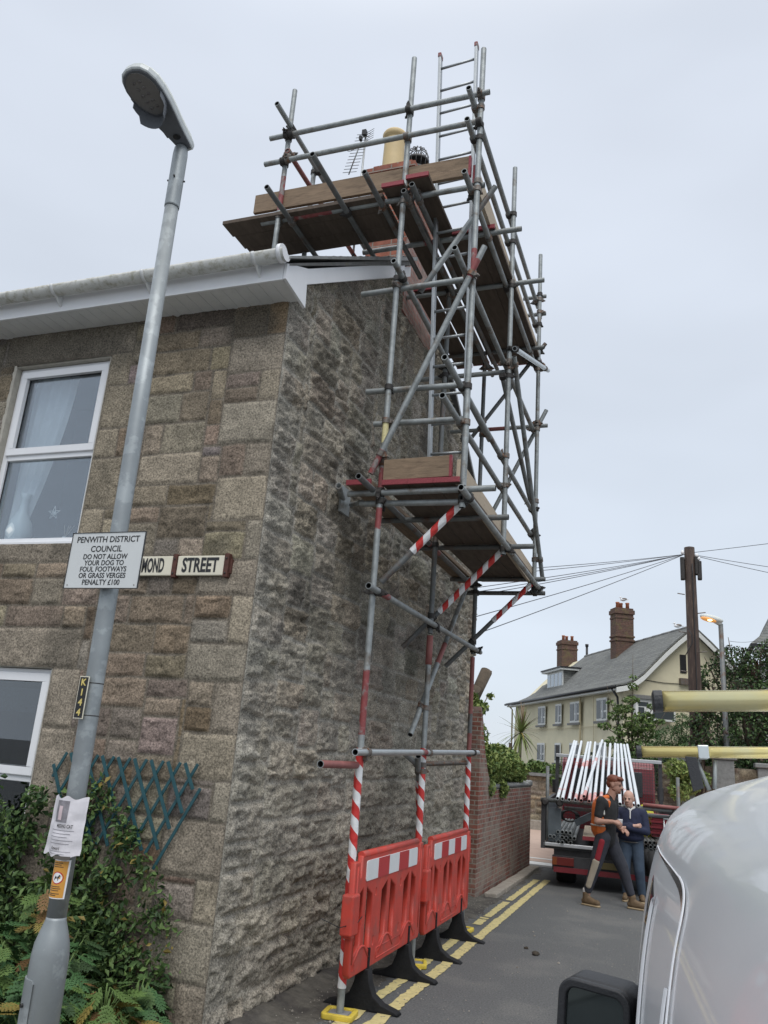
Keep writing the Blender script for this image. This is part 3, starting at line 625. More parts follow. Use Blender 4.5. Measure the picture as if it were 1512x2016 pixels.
# windows
def frame_box(m, x0, x1, z0, z1, w, y0, y1):
    m.bx(x0, x1, y0, y1, z1 - w, z1); m.bx(x0, x1, y0, y1, z0, z0 + w); m.bx(x0, x0 + w, y0, y1, z0 + w, z1 - w); m.bx(x1 - w, x1, y0, y1, z0 + w, z1 - w)
def window(z0, z1, zt, top_sash, gl):
    x0, x1 = -5.06, -4.135; y0 = Yf + .05
    f = MB(); frame_box(f, x0, x1, z0, z1, .045, y0, y0 + .06); f.bx(x0 + .045, x1 - .045, y0, y0 + .06, zt - .028, zt + .028)
    wf = f.build('window', MAT['upvc'], house, bevel=.004)
    s = MB()
    if top_sash: frame_box(s, x0 + .03, x1 - .03, zt + .012, z1 - .028, .058, y0 - .018, y0 + .03)
    s.build('sash', MAT['upvc'], wf, bevel=.006)
    for a, c in ((zt + .05, z1 - .07), (z0 + .04, zt - .02)):
        p = MB(); p.bx(x0 + .04, x1 - .04, y0 + .026, y0 + .032, a, c); p.build('pane', gl, wf)
        s2 = MB(); xx = .085 if (top_sash and a > zt) else .045; frame_box(s2, x0 + xx, x1 - xx, a + (.015 if top_sash and a > zt else 0), c - (.012 if top_sash and a > zt else 0), .006, y0 + .018, y0 + .025); s2.build('seal', MAT['black'], wf)
    b = MB(); b.bx(x0 - .02, x1 + .01, y0 - .035, y0 + .05, z0 - .022, z0 + .012); b.build('sill', MAT['upvc'], wf, bevel=.005)
    b = MB(); b.bx(x0 - .04, x0 - .005, Yf - .004, Yf + .16, z0 - .04, z1 + .02); b.bx(x1 + .004, x1 + .05, Yf + .004, Yf + .16, z0 - .04, z1 + .02); b.bx(x0 - .04, x1 + .05, Yf + .004, Yf + .16, z1 + .004, z1 + .04); b.build('reveal', MAT['render_rev'], wf)
    return wf
window(2.955, 4.45, 3.675, True, MAT['glass']); window(.22, 2.03, 1.30, True, MAT['glass_dark'])
# room interiors behind the panes (recess boxes open to the window)
def room(z0, z1, m):
    b = MB(); b.bx(-5.25, -3.95, Yf + .95, Yf + .96, z0, z1); b.bx(-5.26, -5.25, Yf + .13, Yf + .96, z0, z1); b.bx(-3.95, -3.94, Yf + .13, Yf + .96, z0, z1); b.bx(-5.26, -3.94, Yf + .13, Yf + .96, z1, z1 + .01); b.bx(-5.26, -3.94, Yf + .13, Yf + .96, z0 - .01, z0); return b.build('room', m, house)
room(2.93, 4.5, MAT['interior']); room(.2, 2.06, MAT['interior'])

# ---- things on the window board behind the panes
def curtain(name, label, x0, x1, z0, z1, y, m, swag=True):
    n = 40; V = []; F = []
    for j in range(16):
        t = j / 15; zz = z1 + (z0 - z1) * t
        for i in range(n + 1):
            q = i / n; xa = x0; xb = x1 + (x0 + .12 - x1) * (t ** 1.6) * (1 if swag else 0)
            V.append((xa + (xb - xa) * q, y + .018 * math.sin(q * 26 + t), zz))
    for j in range(15):
        for i in range(n): a = j * (n + 1) + i; F.append((a, a + 1, a + n + 2, a + n + 1))
    mm = MB(); mm.add(V, F, 0, True); o = mm.build(name, m, fix=False); return tag(o, label, 'curtain')
curtain('curtain', 'sheer white curtain swept to the left behind the upper window', -5.05, -4.62, 2.96, 4.45, Yf + .22, MAT['curtain'])
b = MB(); b.lathe([(.02, 0), (.085, .02), (.10, .10), (.085, .18), (.035, .28), (.028, .38), (.045, .42)], (-4.86, Yf + .17, 2.98), 20); tag(b.build('vase', MAT['vase']), 'tall pale glass vase with a slim neck behind the upper window', 'vase')
b = MB()
for k in range(5):
    a = R(90 + 144 * k); c = R(90 + 144 * (k + 1)); b.tube((-4.50 + .055 * math.cos(a), Yf + .12, 3.22 + .055 * math.sin(a)), (-4.50 + .055 * math.cos(c), Yf + .12, 3.22 + .055 * math.sin(c)), .0028, n=5)
b.ell((-4.50, Yf + .12, 3.22), (.012, .006, .012)); tag(b.build('star_ornament', MAT['white']), 'small wire star hanging in the upper window', 'ornament')
t = thing('reed_diffuser', 'little white reed diffuser with sticks at the foot of the upper window', 'diffuser', (-4.36, Yf + .13, 2.985))
b = MB(); b.bx(-4.375, -4.345, Yf + .115, Yf + .145, 2.985, 3.03); b.build('bottle', MAT['white'], t, bevel=.004)
b = MB()
for q in (-.02, .015, .055, .03): b.tube((-4.36, Yf + .13, 3.02), (-4.36 + q, Yf + .13 + q * .3, 3.12), .0022, n=4)
b.build('stick', MAT['woodpale'], t)
b = MB()
for i in range(3): b.bx(-5.03, -4.17, Yf + .18 + i * .004, Yf + .183 + i * .004, 1.84 - i * .055, 1.90 - i * .055)
tag(b.build('window_blind', MAT['bluecloth']), 'blue and white patterned blind drawn up at the top of the lower window', 'blind')

# ---- street name sign
sg = thing('street_name_sign', 'long cream street name sign in two plates with black capitals screwed to the granite front', 'sign', (-3.3, Yf - .01, 2.75))
for x0, x1, s_, sx in ((-3.72, -3.235, 'RICHMOND', .43), (-3.195, -2.83, 'STREET', .64)):
    b = MB(); b.bx(x0, x1, Yf - .045, Yf - .02, 2.685, 2.822); p = b.build('plate', MAT['cream'], sg, bevel=.006)
    b = MB(); b.bx(x0 - .0, x1 + .0, Yf - .047, Yf - .044, 2.690, 2.695); b.bx(x0, x1, Yf - .047, Yf - .044, 2.812, 2.817)
    text(s_, .135, faceY((x0 + x1) / 2 + (.022 if s_[0] == 'R' else 0), Yf - .0465, 2.752), MAT['black'], 'lettering', p, sx, .0042)
for x in (-3.74, -3.215, -2.81):
    b = MB(); b.bx(x - .017, x + .017, Yf - .052, Yf + .0, 2.672, 2.835); b.bx(x - .022, x + .03, Yf - .03, Yf - .0, 2.70, 2.80); bb = b.build('bracket', MAT['rustframe'], sg, bevel=.004)
    b = MB(); b.ell((x, Yf - .055, 2.80), (.007, .005, .007)); b.build('screw', MAT['coupler_dark'], bb)
    b = MB(); b.ell((x, Yf - .055, 2.70), (.007, .005, .007)); b.build('screw', MAT['coupler_dark'], bb)

# ================================================================ SCAFFOLDING
SC = thing('scaffolding', 'tall steel tube scaffolding wrapped around the gable and chimney of the stone house', 'scaffolding', (-1.9, 6.8, 0))
TR = .0241
TUBES = []
def uvtube(name, p0, p1, r, mt, parent, n=16, pitch=.165, sag=0):
    p0 = Vector(p0); p1 = Vector(p1); L = (p1 - p0).length; d = (p1 - p0) / L; a = d.orthogonal().normalized(); bb = d.cross(a); k = max(2, int(L / .03)); V = []; F = []; rs = random.Random(int(L * 1000)); pitch *= rs.uniform(.92, 1.12); ph_ = [0]
    for _ in range(k + 1): ph_.append(ph_[-1] + rs.gauss(0, .035))
    for j in range(k + 1):
        for i in range(n):
            q = r * (1 + rs.uniform(0, .12)); an = 2 * math.pi * i / n; V.append(p0 + d * (L * j / k) + a * (q * math.cos(an)) + bb * (q * math.sin(an)))
    for j in range(k):
        for i in range(n): F.append((j * n + i, j * n + (i + 1) % n, (j + 1) * n + (i + 1) % n, (j + 1) * n + i))
    m = MB(); m.add(V, F, 0, False); me = m.mesh(name); uv = me.uv_layers.new(name='UVMap'); li = 0
    for f in range(len(F)):
        j, i = divmod(f, n)
        for (jj, ii) in ((j, i), (j, i + 1), (j + 1, i + 1), (j + 1, i)):
            uv.data[li].uv = (ii / n * (1 + .0), L * jj / k / pitch + ph_[jj]); li += 1
    return link(name, me, parent, False, mt)
def tb(kind, p0, p1, m='galv', red=(), tape=None, r=TR, mats2=None, parent=None):
    """one scaffold tube; red = [(t0,t1)] painted bands, tape = [(t0,t1)] hazard tape wrapped on it"""
    p0 = Vector(p0); p1 = Vector(p1); b = MB(); n = 14
    cuts = sorted(set([0, 1] + [x for q in red for x in q])); L = (p1 - p0).length
    d = p1 - p0
    for i in range(len(cuts) - 1):
        a, c = cuts[i], cuts[i + 1]; mid = (a + c) / 2; mi = 1 if any(q[0] < mid < q[1] for q in red) else 0
        first = i == 0; last = i == len(cuts) - 2
        b.tube(p0 + d * a, p0 + d * c, r, n=n, mi=mi, caps=False)
    dn = d.normalized(); aa = dn.orthogonal().normalized(); cc = dn.cross(aa)
    for p, sg_ in ((p0, 1), (p1, -1)):
        ring = lambda q, rr_: [q + aa * (rr_ * math.cos(2 * math.pi * i / n)) + cc * (rr_ * math.sin(2 * math.pi * i / n)) for i in range(n)]
        q = p + dn * (.15 * sg_)
        b.add(ring(p, r) + ring(p, r * .80), [(i, (i + 1) % n, n + (i + 1) % n, n + i) for i in range(n)], 0)
        b.add(ring(p, r * .80) + ring(q, r * .80), [(i, (i + 1) % n, n + (i + 1) % n, n + i) for i in range(n)], 2, True)
        b.add(ring(q, r * .80), [tuple(range(n))], 2)
    o = b.build(kind, [MAT[m], MAT[mats2 or 'redpaint'], MAT['inside']], parent or SC, fix=False)
    if tape:
        for a, c in tape: uvtube('hazard_tape', p0 + d * a, p0 + d * c, r * 1.12, MAT['hazard'], o)
    TUBES.append((p0, p1)); return o
XI, XO, Y1, Y2, Y3 = -2.12, -1.47, 5.44, 6.95, 8.58
def zt(z, z0, z1): return (z - z0) / (z1 - z0)
# standards
tb('standard', (XI, Y1, .03), (XI, Y1, 3.80), red=[(zt(1.75, .03, 3.8), zt(2.2, .03, 3.8)), (zt(3.25, .03, 3.8), zt(3.42, .03, 3.8)), (zt(3.55, .03, 3.8), zt(3.76, .03, 3.8))], tape=[(zt(.17, .03, 3.8), zt(1.66, .03, 3.8))])
tb('standard', (XI, Y1, 3.86), (XI, Y1, 7.74)); 
b = MB(); b.tube((XI, Y1, 3.76), (XI, Y1, 3.88), .031, n=16); b.build('joint_sleeve', MAT['coupler'], SC)
b = MB(); b.tube((XI, Y1, 3.95), (XI, Y1, 4.12), .0248, n=14, caps=False); b.build('paper_label', MAT['yellowlabel'], SC)
tb('standard', (XI, Y2, .03), (XI, Y2, 2.66), red=[], tape=[(zt(.28, .03, 2.66), zt(1.70, .03, 2.66))]); tb('standard', (XI, Y2, 2.70), (XI, Y2, 6.35), m='galv_dark')
b = MB(); b.tube((XI, Y2, 2.42), (XI, Y2, 2.68), .0295, n=14); b.build('joint_sleeve', MAT['redrail'], SC)
tb('standard', (XI, Y3, .03), (XI, Y3, 2.70), m='galv_dark', red=[(zt(1.68, .03, 2.7), zt(1.9, .03, 2.7)), (zt(2.1, .03, 2.7), 1)], tape=[(zt(.3, .03, 2.7), zt(1.66, .03, 2.7))], mats2='redrail'); tb('standard', (XI, Y3, 2.73), (XI, Y3, 6.35), m='galv_dark')
tb('standard', (XO, Y1, 3.40), (XO, Y1, 7.66), red=[(zt(5.4, 3.4, 7.66), zt(5.6, 3.4, 7.66))])
tb('standard', (XO, Y2 - .03, 3.42), (XO, Y2 - .03, 7.60)); tb('standard', (XO, Y3, 3.40), (XO, Y3, 7.66))
tb('standard', (-3.33, Y1, 5.60), (-3.33, Y1, 7.69), red=[(.34, .52)]); tb('standard', (-3.33, 8.1, 5.9), (-3.33, 8.1, 7.66))
tb('standard', (-3.33, 6.0, 5.98), (-3.33, 6.0, 7.27))
# guard rails and ledgers, front
F_ = Y1 - .05
tb('guard_rail', (-3.50, F_, 7.12), (-1.385, F_, 7.12)); tb('guard_rail', (-3.52, F_, 6.83), (-1.47, F_, 6.83))
tb('ledger', (-3.53, F_ + .1, 6.255), (-1.42, F_ + .1, 6.255), red=[(.16, .34)])
# right side
tb('guard_rail', (XO - .05, 5.2, 7.02), (XO - .05, 8.75, 7.03)); tb('guard_rail', (XO - .05, 5.2, 6.70), (XO - .05, 8.75, 6.69))
tb('ledger', (XO - .05, 5.2, 6.18), (XO - .05, 8.8, 6.18)); tb('ledger', (XI + .05, 5.3, 6.18), (XI + .05, 8.8, 6.18), m='galv_dark')
tb('ledger', (XO - .05, 5.05, 5.36), (XO - .05, 8.75, 5.33)); tb('ledger', (XI + .05, 5.2, 5.43), (XI + .05, 8.75, 5.30))
tb('guard_rail', (XO - .05, 4.95, 4.38), (XO - .05, 8.78, 4.36)); tb('guard_rail', (XO - .05, 4.95, 4.08), (XO - .05, 8.78, 4.07))
tb('ledger', (XO + .05, 5.2, 3.475), (XO + .05, 8.75, 3.465)); tb('ledger', (XI - .05, 5.1, 3.56), (XI - .05, 8.7, 3.50), m='galv_dark', red=[(.5, .6)], mats2='redrail')
tb('ledger', (XI + .05, 5.22, 2.77), (XI + .05, 8.72, 2.77), red=[(.06, .12)]); tb('ledger', (XI + .05, 5.22, 1.63), (XI + .05, 8.78, 1.71), m='galv_bright', red=[(.42, .46)])
# transoms across
B_ = Y1 + .05
tb('transom', (-2.45, B_, 5.35), (-1.50, B_, 5.365)); tb('transom', (-2.33, B_, 4.43), (-1.53, B_, 4.42)); tb('transom', (-2.24, B_, 4.14), (-1.50, B_, 4.13))
tb('transom', (-2.40, Y2 + .05, 5.28), (-1.40, Y2 + .05, 5.28)); tb('transom', (-2.52, Y3 + .05, 5.39), (-1.36, Y3 + .05, 5.39), red=[(.30, .62)], mats2='redrail')
tb('transom', (-2.30, B_, 3.475), (-1.47, B_, 3.46)); 
for yy, xr in ((5.42, -1.22), (6.15, -1.27), (7.08, -1.22), (8.45, -1.33)): tb('transom', (-2.38, yy, 3.535), (xr, yy, 3.535), m='galv_dark' if yy > 5.5 else 'galv')
tb('transom', (-2.25, Y3 + .06, 3.42), (-1.36, Y3 + .06, 3.42), m='galv_dark')
for yy, xr, x0 in ((6.1, -1.22, -2.75), (6.95, -1.15, -2.58), (8.3, -1.36, -2.55)): tb('transom', (x0, yy, 6.225), (xr, yy, 6.225), m='galv' if yy < 7 else 'galv_dark', red=[(.40, .46)] if yy < 6.5 else [])
tb('transom', (-1.68, Y3 + .05, 7.10), (-1.40, Y3 + .05, 7.10)); tb('transom', (-1.66, Y3 + .05, 6.86), (-1.40, Y3 + .05, 6.86))
# putlogs running front to back under the chimney platform
for x, ya, yb in ((-3.21, 4.99, 6.75), (-2.66, 4.73, 6.30), (-2.325, 5.03, 6.60), (-1.99, 5.27, 8.7)): tb('putlog', (x, ya, 6.205), (x, yb, 6.205), m='galv_dark')
tb('guard_rail', (-3.28, 5.08, 7.19), (-3.28, 8.4, 7.19)); tb('guard_rail', (-3.28, 5.36, 6.91), (-3.28, 8.4, 6.91), m='redrail')
tb('guard_rail', (-3.05, 7.3, 6.10), (-3.05, 8.6, 6.10), m='redrail')
# braces
tb('brace', (-2.19, Y1 - .06, 3.68), (-1.37, Y1 - .06, 5.57), red=[(0, .10), (.86, .94)]); tb('brace', (-1.95, Y1 + .10, 5.33), (-1.34, Y1 + .10, 6.26), m='galv_dark', red=[(.2, .7)], mats2='galv')
for i, (yy, t0, t1) in enumerate(((5.55, .34, .98), (7.02, .34, .93), (8.50, .52, .97))):
    p0 = Vector((-2.40 if i else -2.10, yy, 2.58 if i else 2.87)); p1 = Vector((-1.43, yy, 3.55)); tb('brace', p0, p1, m='galv_dark', tape=[(t0, t1)])
tb('brace', (-2.17, 8.45, 3.50), (-2.17, 6.70, 1.80), red=[(.47, .60)], mats2='redrail')
tb('brace', (-1.41, 6.86, 5.36), (-1.41, 8.78, 3.60)); tb('brace', (-1.40, 8.64, 6.46), (-2.30, 8.64, 5.25), m='galv_dark'); tb('brace', (-1.38, 8.66, 5.60), (-2.10, 8.66, 4.12))
tb('brace', (-1.41, 6.88, 5.46), (-1.39, 8.80, 6.18), m='galv_bright'); tb('brace', (-1.53, 6.9, 5.20), (-1.53, 8.6, 4.45))
# short ties to the wall near the ground
tb('tie_tube', (-2.13, 4.80, 1.545), (-2.13, 5.43, 1.545), red=[(0, 1)], mats2='redrail'); tb('tie_tube', (-2.17, 6.52, 1.66), (-2.17, 7.0, 1.55)); tb('tie_tube', (-2.12, 6.80, 1.63), (-2.30, 7.55, 1.00), tape=[(.3, .95)])
tb('tie_tube', (-2.47, 8.2, 1.56), (-2.12, 8.5, 1.60), m='coupler', red=[])
b = MB(); b.bx(-2.56, -2.54, 5.66, 5.84, 3.48, 3.70); b.tube((-2.55, 5.70, 3.60), (-2.48, 5.45, 3.62), .026, n=12, hollow=.8, mi=0); b.tube((-2.52, 5.82, 3.58), (-2.30, 5.52, 3.50), .02, n=10)
b.build('wall_plate', MAT['galv'], SC)
# couplers wherever two tubes cross
def closest(a0, a1, b0, b1):
    u = a1 - a0; v = b1 - b0; w_ = a0 - b0; A = u.dot(u); B = u.dot(v); C_ = v.dot(v); D = u.dot(w_); E_ = v.dot(w_); den = A * C_ - B * B
    if den < 1e-4 * A * C_: return None
    s_ = (B * E_ - C_ * D) / den; t_ = (A * E_ - B * D) / den
    if not (-.01 < s_ < 1.01 and -.01 < t_ < 1.01): return None
    return a0 + u * s_, b0 + v * t_
cnt = 0; rs = random.Random(4)
for i in range(len(TUBES)):
    for j in range(i + 1, len(TUBES)):
        q = closest(*TUBES[i], *TUBES[j])
        if not q or (q[0] - q[1]).length > .085 or cnt >= 98: continue
        p, r_ = q; m = (p + r_) / 2; b = MB()
        for a, c, pp in ((TUBES[i][0], TUBES[i][1], p), (TUBES[j][0], TUBES[j][1], r_)):
            d = (c - a).normalized(); b.tube(pp - d * .022, pp + d * .022, .033, n=12)
            o1 = d.orthogonal().normalized(); o1 = (Matrix.Rotation(rs.uniform(0, 6.28), 3, d) @ o1)
            b.tube(pp + o1 * .028 - d * .0, pp + o1 * .075, .006, n=6); b.tube(pp + o1 * .052, pp + o1 * .064, .013, n=6); b.box(pp + o1 * .034, (.03, .03, .035))
        b.ell(m, (.032, .032, .032), nu=8, nv=6)
        b.build('coupler', MAT['coupler_dark' if (m.z < 3.6 and m.z > 2.7 or rs.random() < .35) else 'coupler'], SC, fix=False); cnt += 1
print('couplers', cnt, 'tubes', len(TUBES))

# scaffold boards: every board a thing
def board(c0, c1, wdt, up_, label, group, m='wood', band=(1, 1), th=.036, name='scaffold_board', side=None):
    """board between end centres c0,c1; up_ = face normal"""
    c0 = Vector(c0); c1 = Vector(c1); d = (c1 - c0).normalized(); nrm = Vector(up_).normalized(); sd_ = d.cross(nrm).normalized(); L = (c1 - c0).length
    def slab(a, c, w_, t_):
        V = []
        for q in (a, c):
            p = c0 + d * q
            V += [p + sd_ * (w_ / 2 * s1) + nrm * (t_ / 2 * s2) for s1, s2 in ((-1, -1), (1, -1), (1, 1), (-1, 1))]
        return V, [(0, 1, 2, 3)[::-1], (4, 5, 6, 7), (0, 1, 5, 4), (1, 2, 6, 5), (2, 3, 7, 6), (3, 0, 4, 7)]
    t = thing(name, label, 'board', tuple(c0), group)
    b = MB(); b.add(*slab(0.002, L - .002, wdt, th)); b.build('plank', MAT[m], t, bevel=.002)
    for k, (a, c) in enumerate(((0, .020), (L - .020, L))):
        if band[k]: b = MB(); b.add(*slab(a, c, wdt + .003, th + .004)); b.build('end_band', MAT['redband'], t)
    return t
G1 = 'scaffold boards of the lower platform'; G2 = 'scaffold boards under the chimney platform'; G3 = 'scaffold boards of the upper side platform'; G4 = 'toe boards around the platforms'
board((-2.265, 5.33, 3.60), (-2.265, 8.75, 3.58), .20, (0, 0, 1), 'lower platform board lying on its own between the gable wall and the uprights', G1)
for i in range(3): board((-1.985 + .203 * i, 5.36, 3.598), (-1.985 + .203 * i, 8.72, 3.585), .198, (0, 0, 1), ['lower platform board just outside the inner uprights', 'middle board of the lower platform', 'outermost flat board of the lower platform beside the pale toe board'][i], G1, 'wooddark')
board((-2.085, 5.385, 3.70), (-1.545, 5.385, 3.71), .165, (0, 1, 0), 'short stained toe board standing across the front end of the lower platform', G4, 'woodx', (0, 1), .03)
board((-1.508, 5.42, 3.675), (-1.508, 8.60, 3.60), .20, (1, 0, 0), 'long pale toe board along the outer edge of the lower platform', G4, 'woodpale', (0, 0), .03)
for i in range(3): board((-3.90 + .02 * i, 5.50 + .20 * i, 6.265), (-2.30, 5.50 + .20 * i, 6.265), .196, (0, 0, 1), ['front board under the chimney platform overhanging to the left', 'middle board under the chimney platform', 'rear board under the chimney platform nearest the chimney'][i], G2, 'wooddark', (0, 0))
board((-2.19, 5.33, 6.30), (-2.19, 8.7, 6.30), .198, (0, 0, 1), 'red-ended upper platform board left of the front upright', G3, 'wooddark'); board((-1.965, 5.31, 6.325), (-1.965, 8.7, 6.30), .198, (0, 0, 1), 'red-ended upper platform board between the front upright and the ladder', G3, 'wooddark')
board((-2.40, 6.9, 6.28), (-2.40, 8.7, 6.28), .19, (0, 0, 1), 'upper platform board against the brick flue', G3, 'wooddark')
for i in range(2): board((-1.755 + .20 * i, 6.05, 6.265), (-1.755 + .20 * i, 8.72, 6.265), .196, (0, 0, 1), ['upper platform board behind the ladder', 'outer flat board of the upper platform beside the long toe board'][i], G3, 'wooddark')
board((-3.62, 5.475, 6.46), (-1.54, 5.475, 6.455), .195, (0, 1, 0), 'long brown toe board across the front of the chimney platform', G4, 'woodx', (0, 1), .034)
board((-1.512, 5.50, 6.385), (-1.512, 8.68, 6.36), .20, (1, 0, 0), 'long pale toe board along the outer edge of the upper platform', G4, 'woodpale', (1, 0), .034)
board((-3.24, 6.2, 6.13), (-3.24, 7.4, 6.13), .20, (.5, 0, 1), 'short board end showing under the left side of the chimney platform', G2, 'wood', (0, 0))

# ladder
ld = thing('ladder', 'aluminium ladder rising through the scaffolding to above the chimney platform', 'ladder', (-1.75, 5.85, 3.66))
LA = [Vector((-1.885, 5.92, 3.64)), Vector((-2.02, 5.88, 8.17))]; LB = [Vector((-1.60, 5.92, 3.64)), Vector((-1.66, 5.88, 8.20))]
for a, c in (LA, LB):
    b = MB(); dd = (c - a); 
    V = []
    for p in (a, c): V += [p + Vector((x * .013, y * .033, 0)) for x, y in ((-1, -1), (1, -1), (1, 1), (-1, 1))]
    b.add(V, [(0, 3, 2, 1), (4, 5, 6, 7), (0, 1, 5, 4), (1, 2, 6, 5), (2, 3, 7, 6), (3, 0, 4, 7)]); s_ = b.build('stile', MAT['alu'], ld, bevel=.003)
    b = MB(); b.box(c + Vector((0, 0, .0)), (.034, .075, .05)); b.build('end_cap', MAT['redpaint'], s_, bevel=.006)
for k in range(17):
    t_ = (k + .45) / 17; a = LA[0].lerp(LA[1], t_); c = LB[0].lerp(LB[1], t_); b = MB(); b.tube(a, c, .0125, n=10); b.build('rung', MAT['alu'], ld)

# foot pads under the standards
def pad(x, y, label, rot):
    t = thing('base_pad', label, 'scaffold foot', (x, y, 0), 'yellow rimmed pads under the scaffold uprights', rot)
    M = Matrix.Identity(4)
    plate(rrect(-.105, .105, -.095, .095, .03), [rrect(-.075, .075, -.066, .066, .01)], .012, .006, Matrix.Translation((0, 0, .02)), 'rim', MAT['yellowpad'], t, True)
    b = MB(); b.bx(-.078, .078, -.068, .068, .006, .024); b.bx(-.06, .06, -.055, .055, .024, .029); b.build('base_plate', MAT['padgrey'], t, True)
pad(XI, Y1, 'yellow rimmed pad under the nearest scaffold upright', .12); pad(XI + .01, Y2 + .03, 'yellow rimmed pad under the middle upright behind the barriers', .3); pad(XI, Y3, 'yellow rimmed pad under the farthest ground upright', -.1)

# ================================================================ BARRIERS
def barrier(loc, rotz, label):
    t = thing('barrier', label, 'barrier', loc, 'red plastic barriers along the scaffold', rotz)
    MY = Matrix(((0, 0, 1, 0), (1, 0, 0, 0), (0, 1, 0, 0), (0, 0, 0, 1)))   # plane x->Y, y->Z, normal -> X
    W, H = 1.52, .71
    outl = [(.0, .03), (.03, 0), (W - .03, 0), (W, .03), (W, H - .01), (W - .01, H), (W - .085, H), (W - .09, H - .13), (W - .12, H - .13), (W - .125, H), (W - .14, H + .025), (.155, H + .025), (.13, H), (.125, H - .12), (.095, H - .12), (.09, H - .03), (.08, H - .02), (.01, H - .02), (0, H - .03)]
    holes = []
    for g in (.21, .70, 1.20):
        for s_ in (-1, 1):
            a, c = sorted((g + s_ * .036, g + s_ * .148)); hi, lo = (.50, .455) if s_ < 0 else (.50, .455)
            if s_ < 0: P = [(a, .12), (c, .165), (c, .515), (a, .46)]
            else: P = [(a, .165), (c, .12), (c, .46), (a, .515)]
            holes.append(P)
    for x in (.43, .97):
        holes.append(rrect(x - .007, x + .007, .135, .185, .006, 3)); holes.append(rrect(x - .007, x + .007, .445, .49, .006, 3))
    pn = plate(outl, holes, .012, .010, MY, 'panel', MAT['redplastic'], t, True, 3)
    b = MB()
    for g in (.21, .70, 1.20):      # raised chevron ribs over and under each pair of slots
        for z0, dz in ((.115, .045),):
            b.path([(.017, g - .15, z0 - .05), (.020, g - .05, z0 + .035), (.020, g, z0 + .045), (.020, g + .05, z0 + .035), (.017, g + .15, z0 - .05)], .010, 6)
    b.path([(.021, .50, .035), (.021, .50, .10), (.021, 1.02, .10), (.021, 1.02, .035), (.021, .50, .035)], .005, 6)
    for y_ in (.21, .70, 1.20): b.tube((.008, y_, .17), (.008, y_, .50), .013, n=12)
    b.tube((.0, .14, H + .012), (.0, W - .125, H + .012), .026, n=12); b.tube((0, .05, .08), (0, .05, H - .05), .026, n=10); b.tube((0, W - .05, .08), (0, W - .05, H - .05), .026, n=10)
    for x in (.07, .10, W - .16, W - .13): b.box((.022, x, .055), (.008, .012, .04))
    b.build('rib', MAT['redplastic'], pn, True, bevel=0)
    b = MB(); b.bx(-.04, .045, -.055, .07, .255, .50); b.bx(-.03, .035, -.03, .04, .235, .26); b.build('hinge_block', MAT['redplastic'], t, True, bevel=.014)
    b = MB(); b.tube((0, W + .03, .42), (0, W + .03, .66), .02, n=10); b.bx(-.012, .012, W - .02, W + .04, .40, .43); b.bx(-.012, .012, W - .02, W + .04, .63, .66); b.build('hinge_pin', MAT['redplastic'], t, True, bevel=.004)
    ps = plate(rrect(.20, W - .17, .555, .685, .018), [], .002, .001, Matrix.Translation((.024, 0, 0)) @ MY, 'reflective_plate', MAT['reflwhite'], t, True)
    w5 = (W - .37) / 5
    for k in (1, 3): b = MB(); b.bx(.0265, .0285, .20 + w5 * k, .20 + w5 * (k + 1), .556, .684); b.build('red_stripe', MAT['reflred'], ps, True)
    for yy in (.36, 1.24):
        f = [(-.27, -.24), (-.25, -.222), (-.15, -.195), (-.085, -.15), (-.055, -.08), (-.042, .0), (.042, .0), (.055, -.08), (.085, -.15), (.15, -.195), (.25, -.222), (.27, -.24)]
        MX = Matrix(((1, 0, 0, 0), (0, 0, 1, yy), (0, 1, 0, .0), (0, 0, 0, 1)))
        ft = plate(f, [], .035, .006, MX, 'foot', MAT['blackrubber'], t, True)
        b = MB(); b.bx(-.03, .032, yy - .012, yy + .014, -.03, .125); b.build('foot_post', MAT['blackrubber'], ft, True, bevel=.004)
    return t
barrier((-2.065, 5.33, .245), -.0, 'nearer red plastic barrier with white stripes, standing below the front uprights')
barrier((-2.055, 6.95, .235), .005, 'farther red plastic barrier with white stripes, next to the brick wall')
b = MB(); b.path([(-2.16, 5.1, .62), (-2.08, 5.22, .56), (-2.02, 5.38, .575), (-2.02, 5.45, .60)], .003, 5); tag(b.build('cable_tie', MAT['black']), 'thin black cable tie sticking out from the nearer barrier', 'cable tie')
for (x, y, s_, L_) in ((-1.30, 8.05, .035, 'dark clod of mud on the road, the one standing proud'), (-1.42, 8.25, .02, 'smaller flat clod of mud behind the dark one')):
    b = MB(); b.ell((x, y, s_ * .4), (s_, s_ * .8, s_ * .6), nu=9, nv=6); me = b; o = me.build('mud_clod', MAT['soil'])
    for v in o.data.vertices: v.co += Vector((rs.uniform(-.2, .2), rs.uniform(-.2, .2), rs.uniform(-.1, .1))) * s_
    tag(o, L_, 'mud')

# ================================================================ NEAR LAMP POST and the signs on it
PX, PY = -2.30, 2.79
lp = thing('street_lamp', 'tall galvanised lamp post with a flat lantern in front of the stone house', 'street lamp', (PX, PY, 0))
lean = lambda z: (-2.272 - .0135 * z, PY, z)
def leanlathe(prof, n=28):
    m = MB(); V = []
    for r, z in prof:
        c = lean(z); V += [(c[0] + r * math.cos(2 * math.pi * k / n), c[1] + r * math.sin(2 * math.pi * k / n), z) for k in range(n)]
    F = [(i * n + k, i * n + (k + 1) % n, (i + 1) * n + (k + 1) % n, (i + 1) * n + k) for i in range(len(prof) - 1) for k in range(n)]
    F += [tuple(range(n))[::-1], tuple(range((len(prof) - 1) * n, len(prof) * n))]; m.add(V, F, 0, True); return m
leanlathe([(.073, 0), (.070, .78), (.069, .82), (.064, .86), (.052, .90), (.0385, .94), (.037, .95)]).build('base', MAT['post'], lp)
